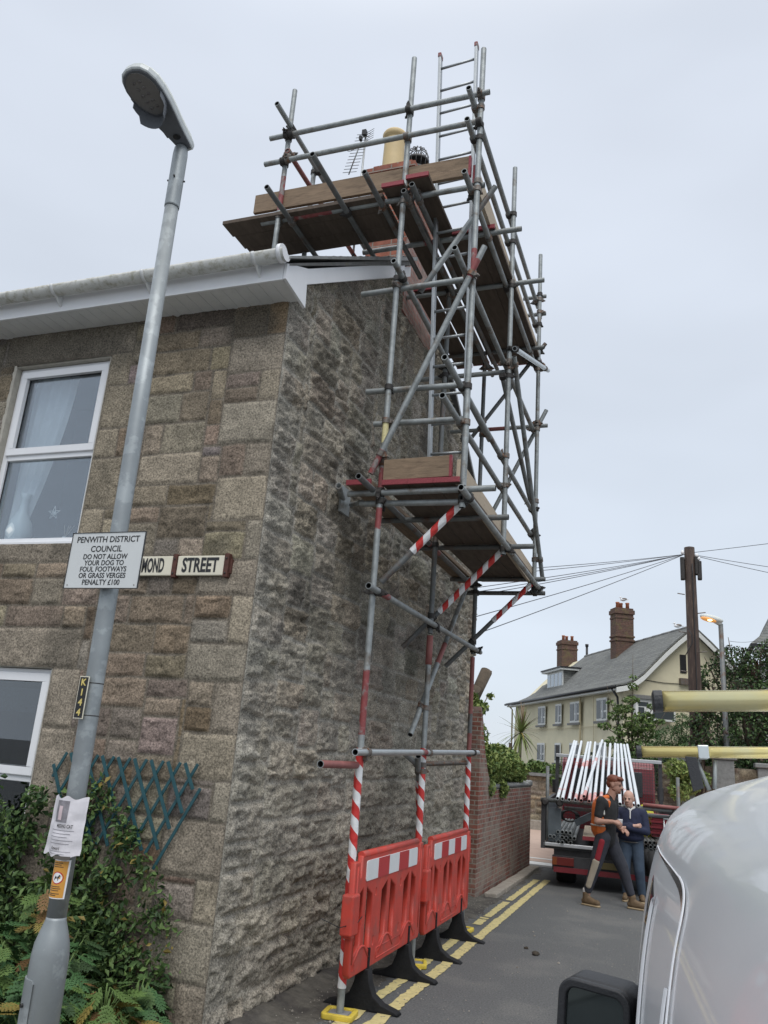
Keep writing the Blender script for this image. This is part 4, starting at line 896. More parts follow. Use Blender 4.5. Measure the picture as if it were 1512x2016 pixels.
leanlathe([(.037, .94), (.0375, 1.5), (.037, 1.52), (.0385, 1.53), (.037, 3.0), (.0335, 4.18)]).build('column', MAT['post'], lp)
leanlathe([(.0365, 4.18), (.037, 4.19), (.037, 4.50), (.034, 4.535), (.025, 4.55), (.005, 4.555)]).build('spigot_collar', MAT['post'], lp)
b = MB()
for k in range(9):
    a = R(-75 + 150 * k / 8 - 100); pass
V = []; F = []; n = 10
for j, z in enumerate((.02, .72, .745)):
    for i in range(n + 1):
        a = R(-165 + 80 * i / n + (2 if j == 2 and i == 0 else 0)); c = lean(z); V.append((c[0] + .0760 * math.cos(a), c[1] + .0760 * math.sin(a), z - (.012 if j == 2 and i in (0, n) else 0)))
for j in range(2):
    for i in range(n): a = j * (n + 1) + i; F.append((a, a + 1, a + n + 2, a + n + 1))
b.add(V, F, 0, True)
for i in range(n): b.add([V[2 * (n + 1) + i], V[2 * (n + 1) + i + 1], tuple(Vector(V[2 * (n + 1) + i + 1]) + Vector((0, .01, .001))), tuple(Vector(V[2 * (n + 1) + i]) + Vector((0, .01, .001)))], [(0, 1, 2, 3)])
dr = b.build('access_door', MAT['post'], lp, fix=False)
b = MB(); c = lean(.66); b.tube((c[0] - .030, c[1] - .066, .66), (c[0] - .032, c[1] - .078, .66), .007, n=10); b.build('lock', MAT['black'], dr)
for a in (20, 100, 200, 290):
    c = lean(4.3); b = MB(); p = Vector((c[0] + .037 * math.cos(R(a)), c[1] + .037 * math.sin(R(a)), 4.28 + (a % 3) * .03)); b.tube(p, p + Vector((math.cos(R(a)), math.sin(R(a)), 0)) * .008, .005, n=6); b.build('grub_screw', MAT['coupler_dark'], lp)
# lantern: local x along arm (from neck to tip), y across, z up
hd = Vector((-.06, -.42, .11)).normalized(); hs = Vector((0, 0, 1)).cross(hd).normalized(); hu = hd.cross(hs)
HM = Matrix(((hd.x, hs.x, hu.x, lean(4.5)[0] + .02), (hd.y, hs.y, hu.y, PY + .035), (hd.z, hs.z, hu.z, 4.555), (0, 0, 0, 1)))
hw = [(0, .030), (.03, .040), (.08, .048), (.16, .062), (.24, .080), (.31, .093), (.38, .100), (.44, .098), (.49, .084), (.525, .058), (.54, .02)]
def outline(scale=1.0, x0=0, x1=.54, ins=0):
    L = [(x, w_ * scale - ins) for x, w_ in hw if x0 <= x <= x1]; return [(x, w_) for x, w_ in L] + [(x, -w_) for x, w_ in L[::-1]]
def loft(layers, m, name, parent, M=HM):
    mb = MB(); n = len(layers[0][0]); V = []
    for o_, z in layers: V += [M @ Vector((x, y, z if not callable(z) else z(x))) for x, y in o_]
    F = [(i * n + k, i * n + (k + 1) % n, (i + 1) * n + (k + 1) % n, (i + 1) * n + k) for i in range(len(layers) - 1) for k in range(n)]
    F += [tuple(range(n))[::-1], tuple(range((len(layers) - 1) * n, len(layers) * n))]; mb.add(V, F, 0, False); o = mb.build(name, m, parent, bevel=0)
    return o
hw = [(x * .86, y) for x, y in hw]
O = [(x * .86, y) for x, y in outline()] if False else outline()
sc_o = lambda s, cx=.26: [((x - cx) * s + cx, y * s) for x, y in O]
lan = loft([(sc_o(.97), -.012), (sc_o(1.0), -.006), (sc_o(1.0), .016)], MAT['lamphead'], 'lantern', lp)
loft([(sc_o(.985), .0165), (sc_o(.985), .020), (sc_o(.99), .024), (sc_o(.90), .045), (sc_o(.70), .062), (sc_o(.35), .070)], MAT['lamptop'], 'lantern_lid', lan)
loft([(sc_o(.93), -.0165), (sc_o(.95), -.0125)], MAT['lampunder'], 'underside', lan)
lens = [(.335 + .108 * math.cos(R(a)), .080 * math.sin(R(a)) * (1 + .08 * math.cos(R(a)))) for a in range(0, 360, 12)]
loft([(lens, -.022), (lens, -.017)], MAT['lens'], 'lens', lan)
b = MB()
for i in range(5):
    for j in range(2): b.ell(HM @ Vector((.265 + .033 * i, -.018 + .036 * j, -.0225)), (.010, .010, .002), nu=8, nv=4)
b.build('led_module', MAT['ledplate'], lan)
V = []; 
for i in range(17):     # curved light shield behind the lens
    a = R(90 + 180 * i / 16 - 0); x, y = .325 + .115 * math.cos(a), .088 * math.sin(a); V += [HM @ Vector((x, y, -.014)), HM @ Vector((x - .012, y * 1.03, -.095 if 2 < i < 14 else -.05 - .004 * min(i, 16 - i)))]
b = MB(); b.add(V, [(2 * i, 2 * i + 2, 2 * i + 3, 2 * i + 1) for i in range(16)]); o = b.build('light_shield', MAT['lampunder'], lan); md = o.modifiers.new('s', 'SOLIDIFY'); md.thickness = .003
for x_, y_ in ((.32, .098), (.11, .057)):
    b = MB(); b.box(HM @ Vector((x_, -y_ - .004, .012)), (.028, .012, .028), HM.to_3x3()); b.box(HM @ Vector((x_, -y_ - .011, .012)), (.014, .006, .012), HM.to_3x3()); b.build('latch', MAT['black'], lan)
b = MB(); b.ell(HM @ Vector((.09, 0, -.0175)), (.022, .022, .003)); b.build('cable_gland', MAT['black'], lan)

# council notice
ns = thing('council_notice', 'grey rectangular council notice about dog fouling banded to the lamp post', 'sign', (-2.296, 2.72, 2.35))
plate(rrect(-2.486, -2.108, 2.222, 2.465, .004, 2), [], .0015, .0004, Matrix(((1, 0, 0, 0), (0, 0, -1, 2.721), (0, 1, 0, 0), (0, 0, 0, 1))), 'plate', MAT['signgrey'], ns)
b = MB(); frame_box(b, -2.488, -2.106, 2.220, 2.467, .0022, 2.7165, 2.7235); b.build('rim', MAT['black'], ns)
for i, (s_, h, z, q) in enumerate((('PENWITH DISTRICT', .0375, 2.434, .98), ('COUNCIL', .0375, 2.392, .98), ('DO NOT ALLOW', .0315, 2.358, .93), ('YOUR DOG TO', .0315, 2.3305, .93), ('FOUL FOOTWAYS', .0315, 2.303, .93), ('OR GRASS VERGES', .0315, 2.2755, .93), ('PENALTY £100', .0325, 2.246, .93))):
    text(s_, h, faceY(-2.297 - (.0 if i else 0), 2.7185, z), MAT['black'], 'lettering', ns, q, .0004)
for z in (2.43, 2.26):
    b = MB(); c = lean(z); b.lathe([(.0405, 0), (.0405, .012)], (c[0], c[1], z), 20); b.bx(c[0] - .03, c[0] + .03, 2.723, 2.76, z - .004, z + .016); b.build('band_clip', MAT['galv'], ns)
for x_, z_ in ((-2.47, 2.235), (-2.125, 2.235)):
    b = MB(); b.ell((x_, 2.718, z_), (.003, .001, .003), nu=8, nv=4); b.build('rivet', MAT['coupler'], ns)
# column number
kp = thing('column_number_plate', 'narrow black plate reading K 144 in yellow strapped to the lamp post', 'number plate', (-2.30, 2.735, 1.77))
b = MB(); b.bx(-2.328, -2.281, 2.735, 2.738, 1.686, 1.856); b.build('plate', MAT['cream'], kp)
b = MB(); b.bx(-2.3245, -2.2845, 2.7335, 2.7345, 1.690, 1.852); b.build('face', MAT['black'], kp)
for s_, z in (('K', 1.830), ('1', 1.790), ('4', 1.750), ('4', 1.710)): text(s_, .038, faceY(-2.3045, 2.7328, z), MAT['goldletter'], 'lettering', kp, 1, .0009)
for z in (1.83, 1.70):
    b = MB(); c = lean(z); b.lathe([(.0392, 0), (.0392, .004)], (c[0], c[1], z), 20); b.build('strap', MAT['coupler_dark'], kp)
# missing cat poster: crumpled sleeve wrapped on the column
po = thing('missing_cat_poster', 'crumpled white missing cat poster in a plastic sleeve taped round the lamp post', 'poster', (-2.30, 2.74, 1.27))
def wrap(x, z, d=0.0):   # paper curls round the column
    c = lean(z)[0]; q = x - c; r_ = .09 + d; yy = PY + .040 - math.sqrt(max(r_ * r_ - min(abs(q), r_ * .80) ** 2, 0)) + max(0, abs(q) - r_ * .80) * .45
    return yy + (float(vn(np.array(x * 30.), np.array(z * 30.), 7)) - .5) * .006 - (.004 if d == 0 else .004)
n1, n2 = 26, 34; V = []; F = []
for j in range(n2 + 1):
    t = j / n2; z = 1.170 + .215 * t
    xl = -2.388 + .010 * t + (.0 if t > .40 else -.012 * (1 - t / .4)) ; xr = -2.212 - .0 * t + .001 * math.sin(t * 9)
    for i in range(n1 + 1):
        x = xl + (xr - xl) * i / n1; zz = z + (.006 * math.sin(x * 90) if j in (0, n2) else 0); V.append((x, wrap(x, zz), zz))
for j in range(n2):
    for i in range(n1): a = j * (n1 + 1) + i; F.append((a, a + 1, a + n1 + 2, a + n1 + 1))
b = MB(); b.add(V, F, 0, False); sh = b.build('sheet', MAT['paper'], po, fix=False)
def drape(o, d=.0012):
    for v in o.data.vertices:
        x, z = v.co.x + po.location.x, v.co.z + po.location.z; v.co.y = wrap(x, z) - d + (v.co.y + po.location.y) * 0 - po.location.y
def patch(x0, x1, z0, z1, m, name, n=8, d=.0012):
    V = [(x0 + (x1 - x0) * i / n, 0, z0 + (z1 - z0) * j / n) for j in range(n + 1) for i in range(n + 1)]; F = [(j * (n + 1) + i, j * (n + 1) + i + 1, (j + 1) * (n + 1) + i + 1, (j + 1) * (n + 1) + i) for j in range(n) for i in range(n)]
    b = MB(); b.add(V, F); o = b.build(name, m, po, fix=False); drape(o, d); return o
patch(-2.335, -2.272, 1.292, 1.372, MAT['papergrey'], 'photo'); patch(-2.318, -2.298, 1.300, 1.352, MAT['paperpink'], 'photo_cat', 6, .002)
def ptext(s_, h, x, z, m='inkgrey', q=1.0):
    o = text(s_, h, faceY(x, 2.7, z), MAT[m], 'lettering', po, q, .0003); 
    for v in o.data.vertices: v.co.y = wrap(v.co.x + po.location.x, v.co.z + po.location.z) - .007 - po.location.y
ptext('MISSING CAT', .0185, -2.276, 1.279, 'black', .62)
for i in range(5): patch(-2.345 + .006 * (i % 2), -2.238 - .011 * ((i * 7) % 3), 1.262 - .012 * i, 1.264 - .012 * i, MAT['inkgrey'], 'print_line', 10, .0015)
ptext('Reward', .018, -2.30, 1.198, 'black', .7)
for i in range(2): patch(-2.335, -2.24 - .02 * i, 1.186 - .009 * i, 1.1875 - .009 * i, MAT['inkgrey'], 'print_line', 10, .0015)
patch(-2.300, -2.235, 1.160, 1.172, MAT['tapebrown'], 'tape', 5, .003); patch(-2.365, -2.335, 1.163, 1.173, MAT['tapebrown'], 'tape', 5, .003)
# orange dog sticker
ds = thing('dog_sticker', 'orange sticker with a red ringed dog symbol on the lamp post below the poster', 'sticker', (-2.285, 2.745, 1.09))
def onpost(x, z, r_=.0395): c = lean(z)[0]; q = max(-r_ * .97, min(r_ * .97, x - c)); return PY - math.sqrt(r_ * r_ - q * q)
def curved(pts_or_rect, m, name, r_, parent, n=10):
    x0, x1, z0, z1 = pts_or_rect; V = [(x0 + (x1 - x0) * i / n, onpost(x0 + (x1 - x0) * i / n, z0 + (z1 - z0) * j / 2, r_), z0 + (z1 - z0) * j / 2) for j in range(3) for i in range(n + 1)]
    F = [(j * (n + 1) + i, j * (n + 1) + i + 1, (j + 1) * (n + 1) + i + 1, (j + 1) * (n + 1) + i) for j in range(2) for i in range(n)]; b = MB(); b.add(V, F, 0, True); return b.build(name, m, parent, fix=False)
XS = -2.281
curved((XS - .031, XS + .031, 1.018, 1.156), MAT['white'], 'backing', .0392, ds); curved((XS - .028, XS + .028, 1.022, 1.152), MAT['orange'], 'face', .0398, ds)
def disc(r0, m, nm, rr_):
    V = [(XS, onpost(XS, 1.092, rr_), 1.092)] + [(XS + r0 * math.cos(R(a)), onpost(XS + r0 * math.cos(R(a)), 1.092 + r0 * math.sin(R(a)), rr_), 1.092 + r0 * math.sin(R(a))) for a in range(0, 360, 15)]
    b = MB(); b.add(V, [(0, 1 + i, 1 + (i + 1) % 24) for i in range(24)]); return b.build(nm, m, ds, fix=False)
disc(.0225, MAT['red'], 'ring', .0404); disc(.0188, MAT['white'], 'ring_centre', .0408)
dog = [(-.012, -.010), (-.010, -.010), (-.008, -.003), (.003, -.002), (.004, -.010), (.006, -.010), (.007, .001), (.010, .006), (.014, .007), (.012, .010), (.008, .012), (.005, .006), (-.006, .004), (-.009, .008), (-.010, .007), (-.0085, .002), (-.011, -.003)]
o = plate([(x * .95, y * .95) for x, y in dog], [], .0002, 0, Matrix(((1, 0, 0, XS), (0, 0, -1, 2.0), (0, 1, 0, 1.092), (0, 0, 0, 1))), 'dog_symbol', MAT['black'], ds)
for v in o.data.vertices: v.co.y = onpost(v.co.x - .285 - 2.0, v.co.z + 1.09, .0413) - 2.745
for z, w_ in ((1.145, .020), (1.138, .018), (1.131, .022), (1.061, .021), (1.054, .023), (1.047, .020), (1.036, .022), (1.030, .016)): curved((XS - .025, XS - .025 + w_ * 1.9, z - .0013, z + .0013), MAT['coupler_dark'], 'print_line', .0403, ds, 5)

# ================================================================ VEGETATION helpers
def leafmesh(name, C, size, mats, parent=None, up=.3, asp=.55, seed=1, D=None, fold=.25, probs=None):
    """leaf = 2 folded quads; C centres"""
    r = np.random.default_rng(seed); n = len(C); C = np.asarray(C, float)
    d = r.normal(size=(n, 3)); 
    if D is not None: d = d * .45 + D
    d[:, 2] -= .15; d /= np.linalg.norm(d, axis=1, keepdims=True)
    nr = r.normal(size=(n, 3)); nr[:, 2] = np.abs(nr[:, 2]) + up; s_ = np.cross(d, nr); s_ /= np.linalg.norm(s_, axis=1, keepdims=True) + 1e-9; nn_ = np.cross(s_, d)
    L = size * r.uniform(.6, 1.35, (n, 1)); W = L * asp
    P = [C - d * L * .5, C + s_ * W * .5 - d * L * .05 + nn_ * W * fold, C + d * L * .5, C - s_ * W * .5 - d * L * .05 + nn_ * W * fold, C + d * L * .0 - nn_ * W * .05]
    V = np.stack(P, 1).reshape(-1, 3); b = np.arange(n)[:, None] * 5
    F = np.concatenate([b + [0, 1, 2, 4], b + [0, 4, 2, 3]], 0)
    mi = r.choice(len(mats), n, p=probs); mi = np.concatenate([mi, mi])
    return npmesh(name, V, F, mats, parent, False, None, mi)
def clumps(cl, n, seed=1, shell=.55):
    r = np.random.default_rng(seed); w_ = np.array([c[3] ** 2 for c in cl]); w_ = w_ / w_.sum(); k = r.choice(len(cl), n, p=w_); A = np.array([c[:3] for c in cl])[k]; Rr = np.array([c[3] for c in cl])[k][:, None]
    sq = np.array([c[4] if len(c) > 4 else .8 for c in cl])[k]
    d = r.normal(size=(n, 3)); d /= np.linalg.norm(d, axis=1, keepdims=True); q = r.uniform(shell ** 3, 1.1, (n, 1)) ** (1 / 3); p = d * Rr * q; p[:, 2] *= sq; return A + p
def tree(name, label, base, cl, n, size, mats, seed, trunk_r=.12, group=None, cat='tree', probs=None, asp=.55, limbs=True):
    t = thing(name, label, cat, base, group); r = random.Random(seed)
    b = MB(); cx = np.mean([c[0] for c in cl]); cy = np.mean([c[1] for c in cl]); cz = max(c[2] for c in cl)
    b.path([base, (base[0] * .6 + cx * .4, base[1] * .6 + cy * .4, base[2] + (cz - base[2]) * .4), (cx, cy, base[2] + (cz - base[2]) * .85)], [trunk_r, trunk_r * .75, trunk_r * .3], 9)
    if limbs:
        for c in cl:
            s0 = Vector((base[0] * .5 + cx * .5, base[1] * .5 + cy * .5, base[2] + (cz - base[2]) * r.uniform(.25, .5))); e = Vector(c[:3]); m_ = s0.lerp(e, .5) + Vector((0, 0, r.uniform(0, .2)))
            b.path([s0, m_, e, e + (e - m_) * .5], [trunk_r * .4, trunk_r * .3, trunk_r * .15, trunk_r * .05], 6)
    b.build('trunk', MAT['trunk'], t)
    leafmesh('crown', clumps(cl, n, seed), size, [MAT[q] for q in mats], t, seed=seed, probs=probs, asp=asp); return t

# ---- teal trellis on the front wall
tr = thing('trellis', 'teal wooden expanding trellis fixed low on the granite front between window and corner', 'trellis', (-3.35, Yf - .04, 1.3))
tops = [-3.89 + .126 * k for k in range(9)]
for k in range(9):     # laths falling to the right
    x0 = tops[k] - .03; L = [.62, .66, .60, .62, .60, .58, .44, .33, .17][k]
    z0 = 1.49 - (0 if k else .08); sl = .53
    b = MB(); p0 = Vector((x0, Yf - .052, z0)); p1 = p0 + Vector((sl, 0, -1)).normalized() * L; d = p1 - p0; b.box((p0 + p1) / 2, (.022, .009, d.length), Matrix.Rotation(math.atan2(d.x, d.z), 3, 'Y')); b.build('lath', MAT['teal'], tr, bevel=.0015)
for k in range(10):     # laths falling to the left
    x0 = tops[min(k, 8)] + .055 + (.04 if k == 9 else 0); L = [.18, .30, .46, .60, .62, .60, .62, .62, .62, .55][k]; z0 = 1.49 - (.14 if k == 9 else 0)
    b = MB(); p0 = Vector((x0, Yf - .040, z0)); p1 = p0 + Vector((-.53, 0, -1)).normalized() * L; d = p1 - p0; b.box((p0 + p1) / 2, (.020, .008, d.length), Matrix.Rotation(math.atan2(d.x, d.z), 3, 'Y')); b.build('lath', MAT['teal'], tr, bevel=.0015)

# ---- climber on trellis and wall, wall shrub by the window
def vine(name, label, stems, n, size, mats, seed, spread=.05, extra=None, probs=None):
    t = thing(name, label, 'climbing plant', stems[0][0]); r = np.random.default_rng(seed); b = MB(); P = []
    for st in stems:
        pts = [Vector(p) for p in st]; fine = []
        for i in range(len(pts) - 1):
            for q in range(6): fine.append(pts[i].lerp(pts[i + 1], q / 6) + Vector(r.normal(size=3) * .008))
        fine.append(pts[-1]); b.path(fine, [.006 * (1 - .7 * i / len(fine)) for i in range(len(fine))], 5); P += [tuple(f) for f in fine]
    b.build('stem', MAT['trunk'], t); P = np.array(P); C = P[r.integers(0, len(P), n)] + r.normal(size=(n, 3)) * np.array([spread, spread * .5, spread])
    if extra is not None: C = np.concatenate([C, extra])
    C[:, 1] = np.minimum(C[:, 1], Yf - .03)
    leafmesh('foliage', C, size, [MAT[q] for q in mats], t, seed=seed, probs=probs, D=np.array([0, -.3, .1])); return t
yv = Yf - .08
st = [[(-3.66, yv, .15), (-3.64, yv, .6), (-3.70, yv, 1.0), (-3.66, yv, 1.38)], [(-3.66, yv, .15), (-3.55, yv, .7), (-3.56, yv, 1.1), (-3.50, yv, 1.3)], [(-3.6, yv, .2), (-3.4, yv, .7), (-3.30, yv, 1.0), (-3.22, yv, 1.05)], [(-3.6, yv, .2), (-3.35, yv, .55), (-3.12, yv, .92), (-2.98, yv, .72), (-2.86, yv, .5)], [(-3.5, yv, .2), (-3.2, yv, .5), (-3.0, yv, .62), (-2.93, yv, .60)], [(-3.5, yv, .15), (-3.1, yv, .4), (-2.93, yv, .38), (-2.85, yv, .25)], [(-3.62, yv, .3), (-3.60, yv, 1.15), (-3.45, yv, 1.28), (-3.28, yv, 1.1), (-3.1, yv, .82)]]
ex = clumps([(-3.64, yv - .02, .92, .20, .9), (-3.60, yv, .55, .30, .9), (-3.68, yv - .03, 1.15, .12, 1.2), (-3.38, yv, .50, .24, .8), (-3.34, yv, .80, .10, .7), (-3.2, yv, .32, .20, .8), (-3.5, yv - .02, .25, .32, .8)], 4300, 5, .1)
vine('climbing_plant', 'dense dark green climber spilling over the teal trellis', st, 1500, .046, ['leaf_a', 'leaf_b', 'leaf_c', 'leaf_y'], 4, .045, ex, [.44, .32, .21, .03])
st = [[(-4.3, yv - .06, .1), (-4.2, yv - .1, .7), (-4.25, yv - .1, 1.2)], [(-4.3, yv, .1), (-4.05, yv - .05, .8), (-3.92, yv - .04, 1.2)], [(-4.4, yv - .1, .2), (-4.5, yv - .2, .9), (-4.45, yv - .2, 1.25)]]
ex = clumps([(-4.35, yv - .12, 1.02, .22, .8), (-4.1, yv - .06, .98, .16, .9), (-4.2, yv - .15, .6, .33, .9), (-3.95, yv - .1, .5, .25, 1), (-4.5, yv - .25, .5, .35, 1), (-3.9, yv - .1, 1.20, .09, .9)], 4200, 6, .1)
vine('climbing_plant', 'bushy climber with glossy leaves growing up beside the lower window', st, 900, .05, ['leaf_a', 'leaf_b', 'leaf_c'], 14, .05, ex, [.4, .25, .35])

# ---- ferny plants: deeply cut leaves
def cutleaf(L, lobes=5):
    """2-D outline faces of a pinnate, toothed leaf along +x; returns verts, faces"""
    V = []; F = []
    def leaflet(base, ang, l):
        d = Vector((math.cos(ang), math.sin(ang), 0)); s_ = Vector((-d.y, d.x, 0)); b0 = len(V); B = Vector(base)
        pts = [(0, 0), (.16, .17), (.30, .06), (.46, .26), (.55, .07), (.72, .18), (.76, .05), (1, 0), (.76, -.05), (.72, -.18), (.55, -.07), (.46, -.26), (.30, -.06), (.16, -.17)]
        for u, v in pts: V.append(B + d * (u * l) + s_ * (v * l) + Vector((0, 0, -.12 * l * (2 * abs(v)) - .10 * l * u * u)))
        c = len(V); V.append(B + d * (l * .5) + Vector((0, 0, -.02 * l)))
        for i in range(14): F.append((b0 + i, b0 + (i + 1) % 14, c))
    for i in range(lobes):
        t = i / (lobes - .2); x = L * (.22 + .6 * t); l = L * (.40 - .20 * abs(t - .35))
        for sg_ in (1, -1): leaflet((x, 0, -.1 * L * t * t), sg_ * R(62 - 22 * t), l)
    leaflet((L * .72, 0, -.06 * L), 0, L * .36)
    b0 = len(V); V += [Vector((0, -.006, 0)), Vector((0, .006, 0)), Vector((L * .85, .003, -.08 * L)), Vector((L * .85, -.003, -.08 * L))]; F.append((b0, b0 + 1, b0 + 2, b0 + 3)); return V, F
def fern(loc, rad, n, label, mats, seed, L=.2, h=.25):
    t = thing('cut_leaf_plant', label, 'plant', loc, 'cut-leaved plants in the front garden'); r = random.Random(seed); b = MB(); st_ = MB()
    for i in range(int(n * 2.8)):
        a = r.uniform(0, 2 * math.pi); q = math.sqrt(r.random()); px_, py_ = rad * q * math.cos(a), rad * q * math.sin(a); hz = h * (1.1 - .6 * q * q) * r.uniform(.7, 1.1)
        V, F = cutleaf(L * .72 * r.uniform(.7, 1.15)); M = Matrix.Translation((loc[0] + px_ * .75, loc[1] + py_ * .75, loc[2] + hz)) @ Matrix.Rotation(a + r.uniform(-.6, .6), 4, 'Z') @ Matrix.Rotation(R(r.uniform(-25, 40) + 30 * q), 4, 'Y') @ Matrix.Rotation(R(r.uniform(-30, 30)), 4, 'X')
        b.add([M @ v for v in V], F, r.choices(range(len(mats)), [6] + [2] * (len(mats) - 1))[0]); st_.path([loc, (loc[0] + px_ * .4, loc[1] + py_ * .4, loc[2] + hz * .8), (loc[0] + px_ * .75, loc[1] + py_ * .75, loc[2] + hz)], .004, 4)
    b.build('leaves', [MAT[m] for m in mats], t, fix=False); st_.build('stems', MAT['leaf_b'], t, fix=False); return t
gz0 = .06
FN = [(-2.78, 3.55, .16, 20, 'green plant spilling over the right edge of the bed', ['leaf_fern', 'leaf_fern2', 'leaf_y'], .2, .2), (-2.76, 4.05, .13, 18, 'small yellow-green plant at the very corner of the house', ['leaf_fern2', 'leaf_y', 'leaf_fern'], .17, .16), (-2.76, 3.1, .12, 14, 'straggling dry plant at the front right end of the bed', ['leaf_y', 'leaf_br', 'leaf_fern2'], .17, .14),
      (-3.45, 3.75, .26, 34, 'broad mound of cut green leaves right behind the lamp post base', ['leaf_fern', 'leaf_fern2', 'leaf_b'], .24, .50),
      (-3.10, 3.85, .26, 34, 'cut-leaved green plant in the middle of the front bed', ['leaf_fern', 'leaf_fern2', 'leaf_c'], .22, .42),
      (-3.25, 3.45, .25, 32, 'lower bluish green cut-leaved plant at the front of the bed', ['leaf_fern', 'leaf_c', 'leaf_fern2'], .22, .26),
      (-2.98, 3.55, .22, 26, 'yellowing cut-leaved plant with brown tips at the right front of the bed', ['leaf_fern2', 'leaf_y', 'leaf_br'], .22, .28),
      (-2.84, 3.95, .20, 26, 'olive and brown cut-leaved plant close to the house corner', ['leaf_fern2', 'leaf_y', 'leaf_br'], .20, .28),
      (-3.32, 4.15, .26, 30, 'dark cut-leaved plant against the wall under the trellis', ['leaf_c', 'leaf_fern', 'leaf_a'], .22, .45),
      (-2.88, 4.30, .2, 22, 'small dark plant at the wall foot beside the corner', ['leaf_fern', 'leaf_c', 'leaf_a'], .18, .25),
      (-3.38, 4.05, .12, 12, 'golden brown leaved sprig rising beside the lamp post shoulder', ['leaf_fern2', 'leaf_y', 'leaf_br'], .20, .74),
      (-3.95, 3.55, .30, 36, 'brownish cut-leaved plant left of the lamp post', ['leaf_fern2', 'leaf_br', 'leaf_c'], .22, .42),
      (-4.1, 3.9, .32, 34, 'dark green plant at the left edge below the window', ['leaf_c', 'leaf_a', 'leaf_b'], .2, .55),
      (-3.15, 3.15, .2, 24, 'low pale green plant at the kerb edge of the bed', ['leaf_fern2', 'leaf_y', 'leaf_fern'], .2, .18),
      (-2.88, 3.2, .16, 18, 'small drying plant at the front right corner of the bed', ['leaf_y', 'leaf_fern2', 'leaf_br'], .18, .16)]
for i, (x, y, rd, n_, lb, ms, L_, h_) in enumerate(FN): fern((x, y, gz0), rd, n_, lb, ms, 60 + i, L_, h_)

# ================================================================ BRICK GARDEN WALL, ivy, cut trunk
bw = thing('brick_garden_wall', 'weathered red brick garden wall running from the gable to the crossing', 'wall', (-2.6, 12.5, 0))
b = MB(); b.prism([(10.53, 0), (14.42, 0), (14.42, 1.26), (11.45, 1.26), (11.25, 1.33), (11.05, 1.48), (10.85, 1.72), (10.68, 2.0), (10.53, 2.25)], -2.75, -2.455); b.build('brickwork', MAT['brick_wall'], bw)
b = MB(); b.bx(-2.77, -2.44, 11.3, 14.2, 1.262, 1.33); b.bx(-2.78, -2.43, 14.2, 14.45, 1.262, 1.36); b.build('coping', MAT['lead'], bw, bevel=.03)
b = MB(); b.prism([(10.56, 0), (10.74, 0), (10.70, 2.1), (10.56, 2.3)], -2.9, -2.46); b.build('pier', MAT['brick_gable'], bw)
iv = thing('ivy', 'bright green ivy and creeper heaped over the top of the brick garden wall', 'climbing plant', (-2.6, 11.5, 1.3))
C = clumps([(-2.60, 10.9, 1.95, .16, 1.2), (-2.58, 11.15, 1.65, .22, 1.), (-2.62, 11.6, 1.58, .32, .8), (-2.62, 12.2, 1.62, .36, .7), (-2.7, 12.9, 1.60, .36, .7), (-2.62, 13.5, 1.50, .28, .7), (-2.65, 13.9, 1.42, .2, .7), (-2.6, 10.72, 2.25, .09, 1.4), (-2.60, 11.1, 2.32, .10, 1.), (-2.52, 11.35, 2.50, .05, 1.), (-2.66, 10.85, 2.42, .08, 1.), (-2.50, 11.9, 1.26, .16, .8), (-2.5, 11.2, 1.30, .12, 1.2)], 9500, 31, .2)
leafmesh('foliage', C, .07, [MAT[q] for q in ('leaf_ivy', 'leaf_ivy2', 'leaf_a')], iv, seed=31, probs=[.45, .42, .13])
b = MB(); b.path([(-2.7, 10.9, 1.6), (-2.66, 10.95, 2.1), (-2.55, 11.3, 2.5)], [.02, .015, .006], 6); b.path([(-2.6, 10.9, 1.9), (-2.55, 11.2, 1.5), (-2.6, 12, 1.5)], .015, 6); b.build('stem', MAT['trunk'], iv)
ct = thing('cut_tree_trunk', 'sawn-off tree trunk sticking out behind the far edge of the gable', 'tree', (-2.85, 11.2, 0))
b = MB(); b.path([(-2.95, 11.1, 0), (-2.90, 11.1, 1.6), (-2.84, 11.1, 2.25), (-2.76, 11.2, 2.45), (-2.72, 11.28, 2.6)], [.12, .11, .08, .08, .08], 12); b.path([(-2.74, 11.22, 2.45), (-2.70, 11.34, 2.60), (-2.63, 11.5, 2.86)], [.085, .08, .085], 14); b.path([(-2.74, 11.3, 2.36), (-2.63, 11.4, 2.33)], [.035, .03], 8)
b.build('trunk', MAT['trunk'], ct); b = MB(); b.ell((-2.63, 11.505, 2.862), (.08, .08, .02)); b.build('sawn_end', MAT['cutwood'], ct)

# ================================================================ FAR SIDE OF THE CROSSING
sw = thing('stone_boundary_wall', 'brown rubble stone boundary wall across the side road behind the truck', 'wall', (-2, 22.8, 0))
pk2 = pack(6.0, 1.32, [], 71, .06, (.2, .5), (.12, .26)); pal_r = [(.27, .21, .15, 1.), (.22, .17, .12, 1.), (.31, .25, .18, 1.), (.24, .20, .165, 1.)]
wall_mesh('rubble_face', sw, granite('stone_rubble', .4, 30, .7), (-6.6, 22.6, 0), (1, 0, 0), (0, -1, 0), 6.0, 1.32, .03, pk2, pal_r, (.20, .17, .13), .03, .03, None, (0, 0), 12, .02, .02, edge_r=.04)
b = MB(); b.bx(-6.6, -.6, 22.64, 23, 0, 1.3); b.bx(-6.6, -.6, 22.45, 23.0, 1.322, 1.40); b.build('core', MAT['lead'], sw)
b = MB(); b.bx(-6.6, -.6, 22.1, 22.55, 0, .22); tag(b.build('far_kerb', MAT['kerb']), kind='structure')
rw = thing('rubble_garden_wall', 'taller rubble stone garden wall with stone piers on the right beyond the truck', 'wall', (1.5, 19.8, 0))
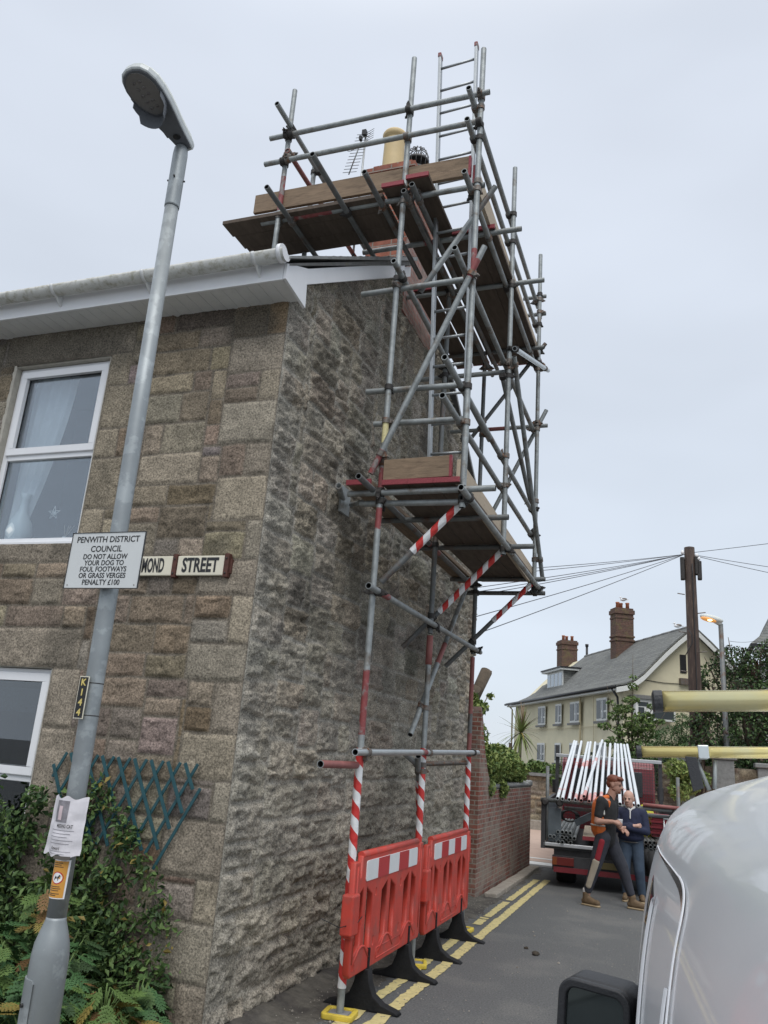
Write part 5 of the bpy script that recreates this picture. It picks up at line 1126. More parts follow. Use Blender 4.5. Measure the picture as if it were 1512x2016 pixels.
pk3 = pack(6.6, 1.9, [], 73, .06, (.2, .5), (.12, .26))
wall_mesh('rubble_face', rw, MAT['stone_rubble'], (-.55, 20.0, 0), (1, 0, 0), (0, -1, 0), 6.6, 1.86, .04, pk3, [(.20, .16, .12, 1.), (.16, .13, .10, 1.), (.24, .20, .15, 1.)], (.15, .125, .10), .03, .03, None, (0, 0), 13, .02, .02, edge_r=.04)
b = MB(); b.bx(-.55, 6, 20.04, 20.4, 0, 1.84); b.build('core', MAT['lead'], rw)
for x, z_ in ((-.10, 2.02), (.62, 2.12), (1.5, 2.0)): b = MB(); b.bx(x, x + .42, 19.88, 20.3, 0, z_ - .1); b.bx(x - .05, x + .47, 19.83, 20.35, z_ - .1, z_); b.build('pier', MAT['lead'], rw, bevel=.02)

def hedge(name, label, cl, n, size, mats, seed, cat='hedge', probs=None, base=None):
    t = thing(name, label, cat, base or tuple(cl[0][:3])); leafmesh('foliage', clumps(cl, n, seed, .3), size, [MAT[q] for q in mats], t, seed=seed, probs=probs)
    b = MB()
    for c in cl[::2]: b.path([(c[0], c[1], 0), (c[0] + .05, c[1], c[2] * .6), (c[0], c[1], c[2])], [.03, .02, .01], 6)
    b.build('stems', MAT['trunk'], t, fix=False); return t
rr = random.Random(9)
hedge('ivy_hedge', 'mid green ivy hedge trailing along the top of the brown boundary wall', [(-5.6 + .3 * i, 22.75 + rr.uniform(-.1, .1), 1.48 + rr.uniform(-.05, .08), rr.uniform(.16, .26), .8) for i in range(15)] + [(-2.9, 22.55, 1.2, .2, 1.1), (-3.2, 22.5, 1.25, .15, 1)], 4200, .11, ['leaf_b', 'leaf_a', 'leaf_ivy2'], 41)
hedge('garden_hedge', 'tall mixed hedge behind the leaning white poles', [(-2.3 + .28 * i, 23.2 + rr.uniform(-.2, .2), 1.55 + .055 * i + rr.uniform(-.1, .12), rr.uniform(.32, .5), .9) for i in range(12)], 8500, .12, ['leaf_mid', 'leaf_dk', 'leaf_b'], 42, probs=[.45, .3, .25])
hedge('privet_bush', 'bright yellow-green bush beside the truck headboard', [(-.15, 19.4, 1.72, .28, .9), (.1, 19.5, 1.45, .25, .9), (-.1, 19.3, 1.3, .22, 1.), (.35, 19.6, 1.6, .2, .8)], 1500, .10, ['leaf_ivy', 'leaf_ivy2'], 43, 'bush')
tree('young_maple_tree', 'light green young tree with layered branches in front of the yellow house', (-1.35, 24.4, 0), [(-1.75, 24.4, 3.1, .28, .5), (-1.35, 24.4, 3.55, .25, .5), (-1.0, 24.4, 3.1, .3, .5), (-1.5, 24.4, 2.7, .38, .5), (-.9, 24.4, 2.65, .3, .5), (-1.3, 24.4, 3.95, .16, .7), (-1.8, 24.4, 2.35, .35, .5), (-1.1, 24.4, 2.3, .45, .5), (-.75, 24.4, 3.4, .18, .5), (-1.9, 24.4, 3.45, .14, .5), (-1.55, 24.3, 3.3, .3, .4), (-1.15, 24.3, 2.9, .45, .5), (-.6, 24.4, 3.0, .15, .5), (-2.1, 24.4, 2.8, .2, .5), (-1.3, 24.4, 4.2, .1, .8)], 2700, .10, ['leaf_ivy2', 'leaf_b', 'leaf_mid'], 51, .06)
tree('feathery_bush', 'feathery dark green bush right of the light young tree', (-.2, 23.9, 0), [(-.3, 23.9, 2.55, .45, .8), (.1, 23.9, 2.7, .4, .8), (-.55, 23.9, 2.2, .4, .8), (.3, 23.9, 2.3, .45, .8), (0, 23.9, 3.05, .25, .8), (-.1, 23.9, 2.1, .5, .7)], 5000, .09, ['leaf_mid', 'leaf_fern'], 52, .07, cat='bush', asp=.25)
tree('dark_garden_tree', 'large dark leaved garden tree at the right edge behind the roof bars', (1.5, 21.5, 0), [(.75, 21.4, 4.0, .42), (1.2, 21.4, 4.35, .5), (1.8, 21.5, 4.3, .6), (2.4, 21.4, 4.5, .7), (.85, 21.3, 3.3, .5), (1.5, 21.3, 3.5, .65), (2.2, 21.3, 3.5, .7), (.75, 21.2, 2.6, .55), (1.4, 21.2, 2.7, .7), (2.1, 21.2, 2.7, .7), (1.0, 21.1, 2.05, .6), (1.9, 21.1, 2.0, .7), (.45, 21.2, 3.75, .2), (2.8, 21.2, 3.2, .8)], 15000, .085, ['leaf_dk', 'leaf_a', 'leaf_mid', 'leaf_pur'], 53, .14, probs=[.35, .25, .25, .15])
hedge('purple_shrub', 'purplish shrub straggling round the foot of the telegraph pole', [(.35, 19.6, 2.75, .22, 1.), (.40, 19.5, 2.3, .3, 1.), (.55, 19.6, 3.1, .2, 1.)], 1500, .09, ['leaf_pur', 'leaf_dk', 'leaf_mid'], 54, 'bush')
hedge('dark_hedge', 'very dark hedge filling the garden behind the rubble wall', [(-.3 + .45 * i, 21.0 + rr.uniform(-.2, .2), 1.6 + rr.uniform(-.1, .3), rr.uniform(.4, .55), .9) for i in range(9)], 7000, .11, ['leaf_dk', 'leaf_a', 'leaf_c'], 55)
# cordyline palm
cp = thing('cordyline_palm', 'spiky cordyline palm with long drooping leaves beside the yellow house', 'palm', (-4.43, 24, 0))
b = MB(); b.path([(-4.75, 24.0, 0), (-4.74, 24, 1.4), (-4.70, 24, 2.15)], [.07, .06, .05], 8); b.path([(-4.5, 24, 0), (-4.43, 24, 1.6), (-4.42, 24, 2.45)], [.06, .05, .045], 8); b.build('trunk', MAT['trunk'], cp)
b = MB(); r = random.Random(8)
for i in range(90):
    a = r.uniform(0, 2 * math.pi); el = R(r.uniform(-75, 85)); L = r.uniform(.55, 1.0); d = Vector((math.cos(a) * math.cos(el), math.sin(a) * math.cos(el), math.sin(el))); p = Vector((-4.42, 24, 2.45)); pts = []
    for k in range(6):
        t_ = k / 5; pts.append(p + d * (L * t_) + Vector((0, 0, -.45 * L * t_ * t_ * (1 - abs(math.sin(el)) * .8))))
    sd_ = d.cross(Vector((0, 0, 1))).normalized() if abs(d.z) < .98 else Vector((1, 0, 0))
    w_ = [.012, .02, .02, .016, .01, .001]; V = []
    for k in range(6): V += [pts[k] - sd_ * w_[k], pts[k] + sd_ * w_[k]]
    b.add(V, [(2 * k, 2 * k + 1, 2 * k + 3, 2 * k + 2) for k in range(5)], 0 if r.random() < .8 else 1)
b.build('leaves', [MAT['leaf_cord'], MAT['leaf_y']], cp, fix=False)
b = MB()
for i in range(26): a = r.uniform(0, 6.28); q = r.uniform(0, .16); z_ = r.uniform(2.9, 3.35); b.path([(-4.36, 24, 2.6), (-4.36 + q * math.cos(a), 24 + q * math.sin(a), z_)], [.012, .004], 4)
b.build('flower_spike', MAT['cutwood'], cp, fix=False)

# ================================================================ YELLOW HOUSE (local frame: u along facade away from camera, v across)
HA = Vector((-2.6, 36.0, 0)); Hu = Vector((-.45326, .89138, 0)); Hv = Vector((.89138, .45326, 0))
yh = thing('yellow_house', 'cream yellow rendered house with a sweeping grey slate roof and tall chimneys beyond the crossing', 'house', tuple(HA))
hp = lambda v, u, z: HA + Hv * v + Hu * u + Vector((0, 0, z))
def hbox(m, v0, v1, u0, u1, z0, z1, mi=0):
    V = [hp(v, u, z) for v in (v0, v1) for u in (u0, u1) for z in (z0, z1)]
    m.add(V, [(0, 1, 3, 2), (4, 6, 7, 5), (0, 4, 5, 1), (2, 3, 7, 6), (0, 2, 6, 4), (1, 5, 7, 3)], mi); return m
prof = [(-.05, 5.02), (.45, 5.14), (.85, 5.36), (1.2, 5.63), (1.7, 6.15), (2.2, 6.66), (2.8, 7.22), (3.55, 7.86)]
full = prof + [(7.1 - a, z) for a, z in prof[::-1][1:]]
b = MB(); poly = [(.30, 0)] + [(max(a, .30), z - .10) for a, z in full if a > .2 and a < 6.9] + [(6.8, 0)]
V = [hp(a, u_, z) for u_ in (.25, 16.6) for a, z in poly]; n = len(poly); b.add(V, [tuple(range(n))[::-1], tuple(range(n, 2 * n))] + [(i, (i + 1) % n, n + (i + 1) % n, n + i) for i in range(n)]); b.build('wall', MAT['render_yellow'], yh)
# roof surface: gable end at u=0, hip at far end
b = MB(); US = [-.15 + .6 * i for i in range(29)]; V = []
def roofz(a, u_):
    a2 = min(a, 7.1 - a); z = np.interp(a2, [p[0] for p in prof], [p[1] for p in prof]); a3 = 17.1 - u_; return min(float(z), float(np.interp(a3, [p[0] * 1.15 for p in prof], [p[1] for p in prof])))
AS = [p[0] for p in full]; US = [-.12] + [.5 * i for i in range(1, 26)] + [13.0 + .35 * i for i in range(12)] + [17.13]
for u_ in US:
    for a in AS: V.append(hp(a, u_, roofz(a, u_)))
nA = len(AS)
b.add(V, [(i * nA + j, (i + 1) * nA + j, (i + 1) * nA + j + 1, i * nA + j + 1) for i in range(len(US) - 1) for j in range(nA - 1)])
rfo = b.build('roof', MAT['farslate'], yh, fix=False); md = rfo.modifiers.new('s', 'SOLIDIFY'); md.thickness = .07
b = MB()
for u0 in range(0, 13): b.path([hp(3.55, u0, 7.90), hp(3.55, min(u0 + .96, 13.2), 7.91)], .08, 6)
b.build('ridge_tile', MAT['slate'], rfo)
b = MB()    # bargeboards on the gable
for k in (0, 1):
    pr = prof if k == 0 else [(7.1 - a, z) for a, z in prof]
    for i in range(len(pr) - 1):
        (a0, z0), (a1, z1) = pr[i], pr[i + 1]; V = [hp(a, u_, z + dz) for u_ in (-.10, -.16) for a, z, dz in ((a0, z0, -.05), (a1, z1, -.05), (a1, z1, -.27), (a0, z0, -.27))]
        b.add(V, [(0, 1, 2, 3), (4, 7, 6, 5), (0, 4, 5, 1), (3, 2, 6, 7)])
b.build('bargeboard', MAT['farwhite'], yh)
b = MB(); hbox(b, -.02, .30, -.1, 17.0, 4.86, 4.94); b.build('soffit', MAT['farwhite'], yh)
b = MB(); b.path([hp(-.10, -.1, 5.0), hp(-.10, 17.1, 5.0)], .065, 8); gt = b.build('gutter', MAT['black'], yh)
for u_, p in ((.35, [(-.05, 4.95), (.2, 4.6), (.22, 4.3), (.22, 0)]), (16.5, [(-.05, 4.95), (.2, 4.7), (.22, 0)])):
    b = MB(); b.path([hp(v_, u_ if i == 0 else (u_ - .0), z) for i, (v_, z) in enumerate(p)], .05, 8); b.build('downpipe', MAT['black'] if u_ < 1 else MAT['render_trim'], yh)
b = MB(); b.path([hp(.27, 5.0, 0), hp(.27, 4.98, 4.85)], .06, 6); b.build('downpipe', MAT['render_trim'], yh)
b = MB(); hbox(b, .285, .30, .5, 16.5, 3.42, 3.45); hbox(b, .285, .30, 3.3, 3.34, .0, 4.8); b.build('render_joint', MAT['render_trim'], yh)
def hwin(u0, u1, z0, z1, lights, side=False, v0=None):
    fr = MB(); gl_ = MB()
    if not side:
        vv = .30 if v0 is None else v0
        hbox(fr, vv - .02, vv + .02, u0, u1, z0, z1); f = fr.build('window', MAT['farwhite'], yh)
        w_ = (u1 - u0) / lights
        for k in range(lights):
            a, c = u0 + w_ * k + .09, u0 + w_ * (k + 1) - .05
            hbox(gl_, vv - .035, vv - .025, a, c, z0 + .1 + (.35 if k % 2 == 0 else 0), z1 - .1)
            if k % 2 == 0: hbox(gl_, vv - .035, vv - .025, a, c, z0 + .08, z0 + .36)
        g = gl_.build('pane', MAT['farglass'], f)
        cu_ = MB(); hbox(cu_, vv - .040, vv - .037, u0 + w_ * .55, u0 + w_ * .8, z0 + .12, z1 - .12); cu_.build('net_curtain', MAT['farcurtain'], f)
        s_ = MB(); hbox(s_, vv - .12, vv - .03, u0 - .12, u1 + .12, z0 - .12, z0 - .02); s_.build('sill', MAT['slate'], f)
    return f
for u0, u1 in ((1.75, 2.95), (5.05, 6.45), (7.75, 8.65), (10.35, 11.6)):
    hwin(u0, u1, 3.68, 4.68, 2); hwin(u0 + .05, u1 + .05, 1.75, 2.72, 2)
# oriel on the gable, vent, box
b = MB()
def gbox(m, v0, v1, z0, z1, d0, d1): return hbox(m, v0, v1, .25 - d1, .25 - d0, z0, z1)
gbox(b, .75, 2.5, 3.72, 4.55, 0, .5); bay = b.build('bay_window', MAT['farwhite'], yh)
b = MB(); gbox(b, .65, 2.65, 4.56, 4.72, 0, .6); b.build('bay_roof', MAT['slate'], bay)
b = MB(); gbox(b, .86, 1.12, 3.85, 4.22, .5, .51); gbox(b, .86, 1.30, 4.26, 4.44, .5, .51); gbox(b, 1.50, 2.42, 3.8, 4.46, .5, .51); b.build('pane', MAT['farglass'], bay)
b = MB(); gbox(b, 3.02, 3.30, 5.85, 6.65, 0, .03); vt = b.build('gable_vent', MAT['black'], yh)
b = MB(); gbox(b, 2.95, 3.45, 5.35, 5.62, 0, .18); b.build('alarm_box', MAT['coupler'], yh)
b = MB(); b.path([hp(1.35, .22, 5.42), hp(2.2, .22, 5.36), hp(3.0, .22, 5.38)], .015, 4); b.build('cable', MAT['black'], yh)
# chimneys
def hchim(v, u_, zb, zt_, sv, su, bands):
    b = MB(); hbox(b, v - sv / 2, v + sv / 2, u_ - su / 2, u_ + su / 2, zb, zt_); c = b.build('chimney', MAT['brick_far'], rfo)
    b = MB()
    for z0, z1, g in bands: hbox(b, v - sv / 2 - g, v + sv / 2 + g, u_ - su / 2 - g, u_ + su / 2 + g, z0, z1)
    b.build('corbel', MAT['brick_far'], c, bevel=.02)
    for k in range(3):
        p = hp(v - sv * .28 + sv * .28 * k, u_ + (.1 if k % 2 else -.1), zt_); b = MB(); b.lathe([(.10, 0), (.085, .24), (.105, .26), (.10, .32)], p, 10); b.build('chimney_pot', MAT['potred'], c)
    return c
hchim(2.95, 6.2, 6.4, 9.62, .95, .72, ((9.3, 9.52, .06), (9.06, 9.16, .03), (8.10, 8.2, .05), (7.9, 8.0, .05)))
hchim(3.3, 15.4, 6.3, 9.1, 1.0, .9, ((8.82, 9.02, .06), (8.5, 8.6, .04)))
b = MB(); b.path([hp(3.9, 13.6, 7.4), hp(3.9, 13.6, 8.6)], .07, 8); b.path([hp(3.9, 13.6, 8.6), hp(3.9, 13.6, 8.75)], .10, 8); b.build('flue_pipe', MAT['black'], rfo)
# dormer
b = MB(); hbox(b, 1.4, 3.5, 10.6, 13.3, 5.75, 6.72); dm = b.build('dormer', MAT['farslate'], yh)
b = MB(); hbox(b, 1.15, 3.6, 10.35, 13.75, 6.74, 6.84); b.build('dormer_trim', MAT['farwhite'], dm); b = MB(); hbox(b, 1.1, 3.6, 10.30, 13.8, 6.842, 6.92); b.build('dormer_roof', MAT['black'], dm)
b = MB(); hbox(b, 1.36, 1.395, 10.6, 13.3, 5.78, 6.72); b.build('dormer_window', MAT['farwhite'], dm)
b = MB()
for k in range(4): hbox(b, 1.345, 1.358, 10.7 + .65 * k + .06, 10.7 + .65 * (k + 1) - .08, 5.92, 6.62)
b.build('pane', MAT['glass_far'], dm)
# gulls
for p, L_ in ((hp(3.55, 1.4, 8.0), 'white gull standing on the ridge of the yellow house'), (hp(3.0, 6.1, 9.98), 'small gull perched on the tall chimney pots')):
    g = thing('gull', L_, 'bird', tuple(p)); b = MB(); b.ell(p + Vector((0, 0, .12)), (.16, .08, .08)); b.ell(p + Vector((-.13, 0, .24)), (.05, .045, .05)); b.path([p + Vector((-.1, 0, .15)), p + Vector((-.13, 0, .24))], .035, 6); b.path([p + Vector((-.17, 0, .23)), p + Vector((-.23, 0, .22))], [.015, .004], 5); b.path([p + Vector((.1, 0, .13)), p + Vector((.27, 0, .12))], [.05, .01], 6)
    for q in (-.02, .03): b.path([p + Vector((q, 0, .08)), p + Vector((q, 0, 0))], .008, 4)
    b.build('body', MAT['white'], g); b = MB(); b.ell(p + Vector((.04, .0, .15)), (.15, .085, .06)); b.build('wing', MAT['coupler'], g)

# right-hand house corner and far chimney
rh = thing('slate_roofed_house', 'corner of a house with a flared slate roof and dark gutter at the right edge', 'house', (4.5, 31, 0))
b = MB(); b.bx(3.0, 9, 30.8, 38, 0, 5.95); b.build('wall', MAT['farwhite'], rh)
b = MB()
for i, ((x0, z0), (x1, z1)) in enumerate(zip([(2.28, 6.1), (2.6, 6.4), (2.95, 6.95), (3.6, 8.3)], [(2.6, 6.4), (2.95, 6.95), (3.6, 8.3), (5, 11)])): d0 = x0 - 2.28; d1 = x1 - 2.28; b.add([(x0, 30 + d0, z0), (x1, 30 + d1, z1), (x1, 40, z1), (x0, 40, z0), (12, 30 + d0, z0), (12, 30 + d1, z1)], [(0, 1, 2, 3), (0, 4, 5, 1)])
b.build('roof', MAT['farslate'], rh, fix=False)
b = MB(); b.bx(2.26, 12, 29.95, 30.1, 5.96, 6.08); b.bx(2.26, 2.4, 30.1, 40, 5.96, 6.08); b.build('gutter', MAT['black'], rh); b = MB(); b.bx(2.41, 12, 30.11, 30.8, 5.88, 5.95); b.build('soffit', MAT['farwhite'], rh)
fc = thing('distant_chimney', 'distant brick chimney with four pots seen over the dark garden tree', 'chimney', (2.75, 36, 0))
b = MB(); b.bx(2.35, 3.25, 35.6, 36.4, 0, 6.0); b.bx(2.29, 3.31, 35.54, 36.46, 5.7, 5.95); b.build('stack', MAT['brick_far'], fc)
for k in range(4): b = MB(); b.lathe([(.09, 0), (.08, .25), (.1, .27)], (2.47 + .21 * k, 36, 6.0), 10); b.build('chimney_pot', MAT['potred'], fc)
b = MB(); b.path([(1.95, 36, 5.4), (1.95, 36, 6.4)], .015, 4); 
for i, z_ in enumerate((6.35, 6.2, 6.05)): b.path([(1.75, 36, z_), (2.15, 36, z_)], .01, 4)
tag(b.build('tv_aerial', MAT['wire']), 'tiny television aerial left of the distant chimney', 'aerial')

# telegraph pole
TPX, TPY = .285, 20.0
tp = thing('telegraph_pole', 'dark wooden telegraph pole with overhead lines and small boxes near its top', 'telegraph pole', (TPX, TPY, 0))
b = MB(); b.path([(TPX + .02, TPY, 0), (TPX + .015, TPY, 3.2), (TPX, TPY, 6.88)], [.155, .145, .118], 16); b.build('pole', MAT['polewood'], tp)
b = MB(); b.lathe([(.12, 6.84), (.11, 6.88), (.02, 6.91)], (TPX, TPY, 0), 16); b.build('cap', MAT['lead'], tp)
for q, zz, h in ((-.17, 6.35, .55), (.16, 6.42, .45), (.21, 6.30, .45)): b = MB(); b.box((TPX + q, TPY - .05, zz), (.10, .16, h)); b.build('junction_box', MAT['coupler_dark'], tp, bevel=.02)
for k in range(7): b = MB(); b.path([(TPX - .02 + (.20 if k % 2 else -.20) * .6, TPY - .16, 3.0 + .45 * k), (TPX + (.30 if k % 2 else -.30), TPY - .2, 3.02 + .45 * k)], .012, 5); b.build('step_peg', MAT['coupler'], tp)
b = MB(); b.path([(TPX + .05, TPY - .15, 2.2 + .25 * i) for i in range(18)] , .012, 5); b.path([(TPX - .1 + .1 * math.sin(i), TPY - .19, 4.9 - .16 * i) for i in range(5)], .012, 5); b.build('cable', MAT['black'], tp)
for k in range(3): b = MB(); b.ell((TPX + (-.16, .16, .2)[k], TPY - .1, 6.74 - .08 * k), (.04, .04, .05)); b.build('insulator', MAT['white'], tp)
def wire(a, c, sag, label, grp='overhead telephone lines'):
    a = Vector(a); c = Vector(c); b = MB(); b.path([a.lerp(c, i / 14) + Vector((0, 0, -sag * 4 * (i / 14) * (1 - i / 14))) for i in range(15)], .0075, 4); o = b.build('overhead_wire', MAT['wire']); tag(o, label, 'overhead line', grp)
top = (TPX - .1, TPY, 6.72)
for z_, L_ in ((4.227, 'topmost telephone line running from the pole to behind the scaffolding'), (4.157, 'telephone line just below the topmost one left of the pole'), (3.973, 'third telephone line down, passing the corner of the lower platform'), (3.904, 'fourth telephone line down, close under the third'), (3.847, 'fifth telephone line down, lowest of the tight bunch'), (3.509, 'steep telephone line reaching the gable edge above the cut tree'), (3.228, 'lowest and steepest telephone line left of the pole')):
    e_ = Vector(top).lerp(Vector((-3.0, 11, z_)), 1.25); wire(top, tuple(e_), .05, L_)
wire((TPX + .1, TPY, 6.76), (8, 18, 7.3), .05, 'telephone line leaving the pole to the right almost level'); wire((TPX + .1, TPY, 6.70), (9, 23, 6.3), .15, 'upper of two telephone lines falling to the right'); wire((TPX + .1, TPY, 6.68), (9, 24, 5.9), .15, 'lower of two telephone lines falling to the right')
wire((1.35, 25, 5.4), (2.5, 30, 6.2), .05, 'short line running to the slate roofed house corner')

# far street lamp, lit
sl = thing('street_lamp', 'small lit street lamp behind the telegraph pole', 'street lamp', (.93, 20.8, 0))
b = MB(); b.path([(.95, 20.8, 0), (.94, 20.8, 5.18)], [.07, .055], 10); b.build('column', MAT['galv_dark'], sl)
b = MB(); b.ell((.74, 20.75, 5.30), (.27, .12, .085), Matrix.Rotation(R(14), 3, 'Y')); b.path([(.80, 20.78, 5.27), (.95, 20.8, 5.17)], [.07, .06], 8); ln = b.build('lantern', MAT['lamptop'], sl)
mat('lampglow', (.6, .3, .1), .4, emit=(1.0, .42, .10), estr=.35); mat('bulb', (1, .7, .4), .4, emit=(1.0, .72, .42), estr=8)
b = MB(); b.ell((.67, 20.70, 5.265), (.19, .10, .055), Matrix.Rotation(R(14), 3, 'Y')); b.build('bowl', MAT['lampglow'], ln); b = MB(); b.ell((.70, 20.62, 5.235), (.05, .03, .02)); b.build('bulb', MAT['bulb'], ln)

# TV aerial by the chimney
ae = thing('roof_aerial', 'television aerial on a bright mast left of the buff chimney pot', 'aerial', (-3.27, 6.99, 6.9))
b = MB(); b.tube((-3.27, 6.99, 6.93), (-3.255, 6.99, 8.56), .0125, n=10); b.build('mast', MAT['alu'], ae); b = MB(); b.tube((-3.27, 6.99, 6.86), (-3.27, 6.99, 6.95), .014, n=10); b.build('mast_end', MAT['black'], ae)
b = MB(); b.tube((-3.26, 7.0, 7.3), (-3.06, 7.0, 7.3), .01, n=8); b.tube((-3.26, 7.0, 7.1), (-3.06, 7.0, 7.1), .01, n=8); b.build('wall_bracket', MAT['coupler'], ae)
for nm, p0, p1, k0, hw_ in (('yagi', Vector((-3.265, 6.96, 8.50)), Vector((-3.34, 6.82, 7.83)), 13, .085),):
    b = MB(); b.tube(p0, p1, .007, n=6); bo = b.build('boom', MAT['galv_dark'], ae)
    for k in range(k0):
        c = p0.lerp(p1, (k + .3) / k0); b = MB(); b.tube(c - Vector((hw_, 0, -.01)), c + Vector((hw_, 0, -.01)), .0035, n=5); b.build('element', MAT['galv_dark'], ae)
b = MB(); b.box((-3.26, 6.96, 8.50), (.05, .05, .07)); b.box((-3.275, 6.9, 8.38), (.03, .04, .05)); b.build('clamp', MAT['black'], ae)
for k in range(5):
    z_ = 8.52 - .03 * k; b = MB(); b.tube((-3.24, 6.98, z_), (-3.13, 6.93, z_ - .01), .003, n=5); b.build('reflector_rod', MAT['galv_dark'], ae)
b = MB()
b.path([(-3.33 + .04 * math.cos(a / 6 * math.pi), 6.78, 8.13 + .018 * math.sin(a / 6 * math.pi)) for a in range(13)], .004, 5); b.build('dipole', MAT['galv_dark'], ae)

# ================================================================ TIPPER TRUCK
mat('truckred', (.16, .012, .018), .35, 0, coat=.5, var=.15, vscale=4); mat('truckdark', (.045, .045, .048), .6, .2, var=.4, vscale=8); mat('tyre', (.016, .016, .017), .85, var=.3)
mat('silverrail', (.50, .51, .52), .4, .6, var=.15); mat('bluegrey', (.10, .12, .135), .6, .2, var=.3, vscale=6); mat('lamplens', (.12, .012, .008), .3); mat('lampamber', (.20, .05, .01), .3); mat('plateyellow', (.10, .08, .03), .6)
mat('sackyellow', (.50, .47, .04), .6, var=.2, vscale=9); mat('crate', (.20, .02, .03), .5, var=.3, vscale=20); mat('polewhite', (.62, .655, .68), .45, 0, var=.06, c2=(.60, .30, .28), c2scale=1.3, c2lo=.60, c2hi=.64)
T0 = (-.98, 12.5, 0); TROT = R(5.45)
tk = thing('tipper_truck', 'dark red flatbed truck seen from behind, loaded with scaffold tubes', 'truck', T0, None, TROT)
TM = ORG[tk.name]
b = MB(); b.bx(-.95, .95, 0.0, 4.0, .50, .545); bed = b.build('bed', MAT['truckdark'], tk, True)
b = MB(); b.bx(-.95, .95, -.05, 0.0, .535, .585); b.build('rear_rail', MAT['silverrail'], tk, True, bevel=.008)
b = MB(); b.bx(-.97, -.93, -.03, 3.5, .60, 1.10); b.bx(-.98, -.92, -.05, .0, .5, 1.14); b.bx(-.98, -.92, -.05, 3.5, 1.10, 1.135); b.build('side_board', MAT['truckdark'], tk, True)
b = MB(); b.bx(-.925, -.915, .05, 3.4, .62, 1.08); b.bx(-.88, -.70, -.01, .02, .60, 1.05); b.build('side_panel', MAT['bluegrey'], tk, True)
b = MB(); b.bx(.93, .97, -.03, 3.5, .60, 1.10); b.bx(.92, .98, -.05, 0, .5, 1.14); b.build('side_board', MAT['truckdark'], tk, True)
b = MB(); b.tube((-.99, -.04, 1.15), (1.0, -.04, 1.15), .028, n=12, hollow=.8); b.build('cross_tube', MAT['galv_dark'], tk, True)
b = MB(); b.tube((-.66, .05, 1.06), (.90, .05, 1.06), .025, n=12, hollow=.8); b.build('cross_tube', MAT['galv_dark'], tk, True)
b = MB(); b.tube((.42, -.07, 1.20), (.97, -.07, 1.19), .026, n=12, hollow=.8); b.build('cross_tube', MAT['redrail'], tk, True)
for x in (-.93, -.72, .86, .95): b = MB(); b.ell((x, -.06, 1.13), (.055, .045, .055)); b.tube((x, -.12, 1.12), (x, .0, 1.12), .03, n=10, hollow=.75); b.build('swivel_coupler', MAT['coupler_dark'], tk, True)
for x, h in ((-.90, 1.62), (.90, 1.60)): b = MB(); b.tube((x, .0, .6), (x, .02, h), .024, n=10, hollow=.8); b.build('rear_stake', MAT['galv_dark'], tk, True)
hb = MB(); hb.bx(-.95, -.89, 3.55, 3.62, .55, 2.0); hb.bx(.89, .95, 3.55, 3.62, .55, 1.95); hb.bx(-.30, -.27, 3.57, 3.60, .55, 1.85); hb.bx(.30, .33, 3.57, 3.60, .55, 1.85); hb.build('headboard_frame', MAT['truckdark'], tk, True)
b = MB(); b.bx(-.94, .94, 3.50, 3.56, 1.79, 1.85); b.build('headboard_rail', MAT['silverrail'], tk, True, bevel=.006)
b = MB()
for i in range(37): x = -.88 + i * .0489; b.bx(x - .003, x + .003, 3.58, 3.586, .6, 1.80)
for i in range(25): z = .6 + i * .05; b.bx(-.89, .89, 3.587, 3.592, z - .003, z + .003)
b.build('headboard_mesh', MAT['truckdark'], tk, True, fix=False)
cabp = [(3.85, .45), (3.85, 1.25), (3.92, 1.72), (4.05, 1.80), (5.0, 1.80), (5.35, 1.70), (5.75, 1.15), (5.85, .95), (5.85, .35), (3.85, .35)]
cab = MB(); cab.prism(cabp, -.84, .84); cb = cab.build('cab', MAT['truckred'], tk, True, bevel=.04)
b = MB(); b.bx(-.62, .62, 3.83, 3.86, 1.18, 1.62); b.build('rear_window', MAT['farglass'], cb, True, bevel=.01)
for sx in (-1, 1): b = MB(); b.prism([(4.2, 1.15), (4.2, 1.65), (5.1, 1.65), (5.5, 1.15)], sx * .845, sx * .852); b.build('side_window', MAT['farglass'], cb, True)
b = MB(); b.add([(-.7, 5.80, 1.1), (.7, 5.80, 1.1), (.66, 5.38, 1.66), (-.66, 5.38, 1.66)], [(0, 1, 2, 3)]); b.build('windscreen', MAT['farglass'], cb, True)
for sx in (-1, 1): b = MB(); b.bx(sx * 1.02 - .06, sx * 1.02 + .06, 5.1, 5.16, 1.10, 1.36); b.path([(sx * .85, 5.2, 1.2), (sx * .98, 5.14, 1.2)], .015, 6); b.build('door_mirror', MAT['black'], tk, True, bevel=.01)
b = MB(); b.bx(-.80, .80, .05, .25, .20, .50); b.bx(-.82, .82, .02, .06, .22, .42); b.build('rear_bumper', MAT['truckdark'], tk, True, bevel=.01)
b = MB(); b.bx(-.80, .80, .0, .02, .20, .27); b.build('bumper_strip', MAT['truckred'], tk, True)
for sx in (-1, 1):
    b = MB(); b.bx(sx * .82 - (0 if sx < 0 else .30), sx * .82 + (.30 if sx < 0 else 0), -.01, .02, .29, .40); l_ = b.build('tail_lamp', MAT['lamplens'], tk, True, bevel=.006)
    x0 = sx * .82 - (0 if sx < 0 else .07); b = MB(); b.bx(x0 + (.005 if sx < 0 else 0), x0 + .065, -.016, -.011, .295, .395); b.build('indicator', MAT['lampamber'], l_, True)
b = MB(); b.bx(-.20, .18, -.012, .0, .30, .385); b.build('number_plate', MAT['plateyellow'], tk, True)
b = MB(); b.bx(-.25, .25, .3, 5.6, .28, .46); b.build('chassis', MAT['truckdark'], tk, True)
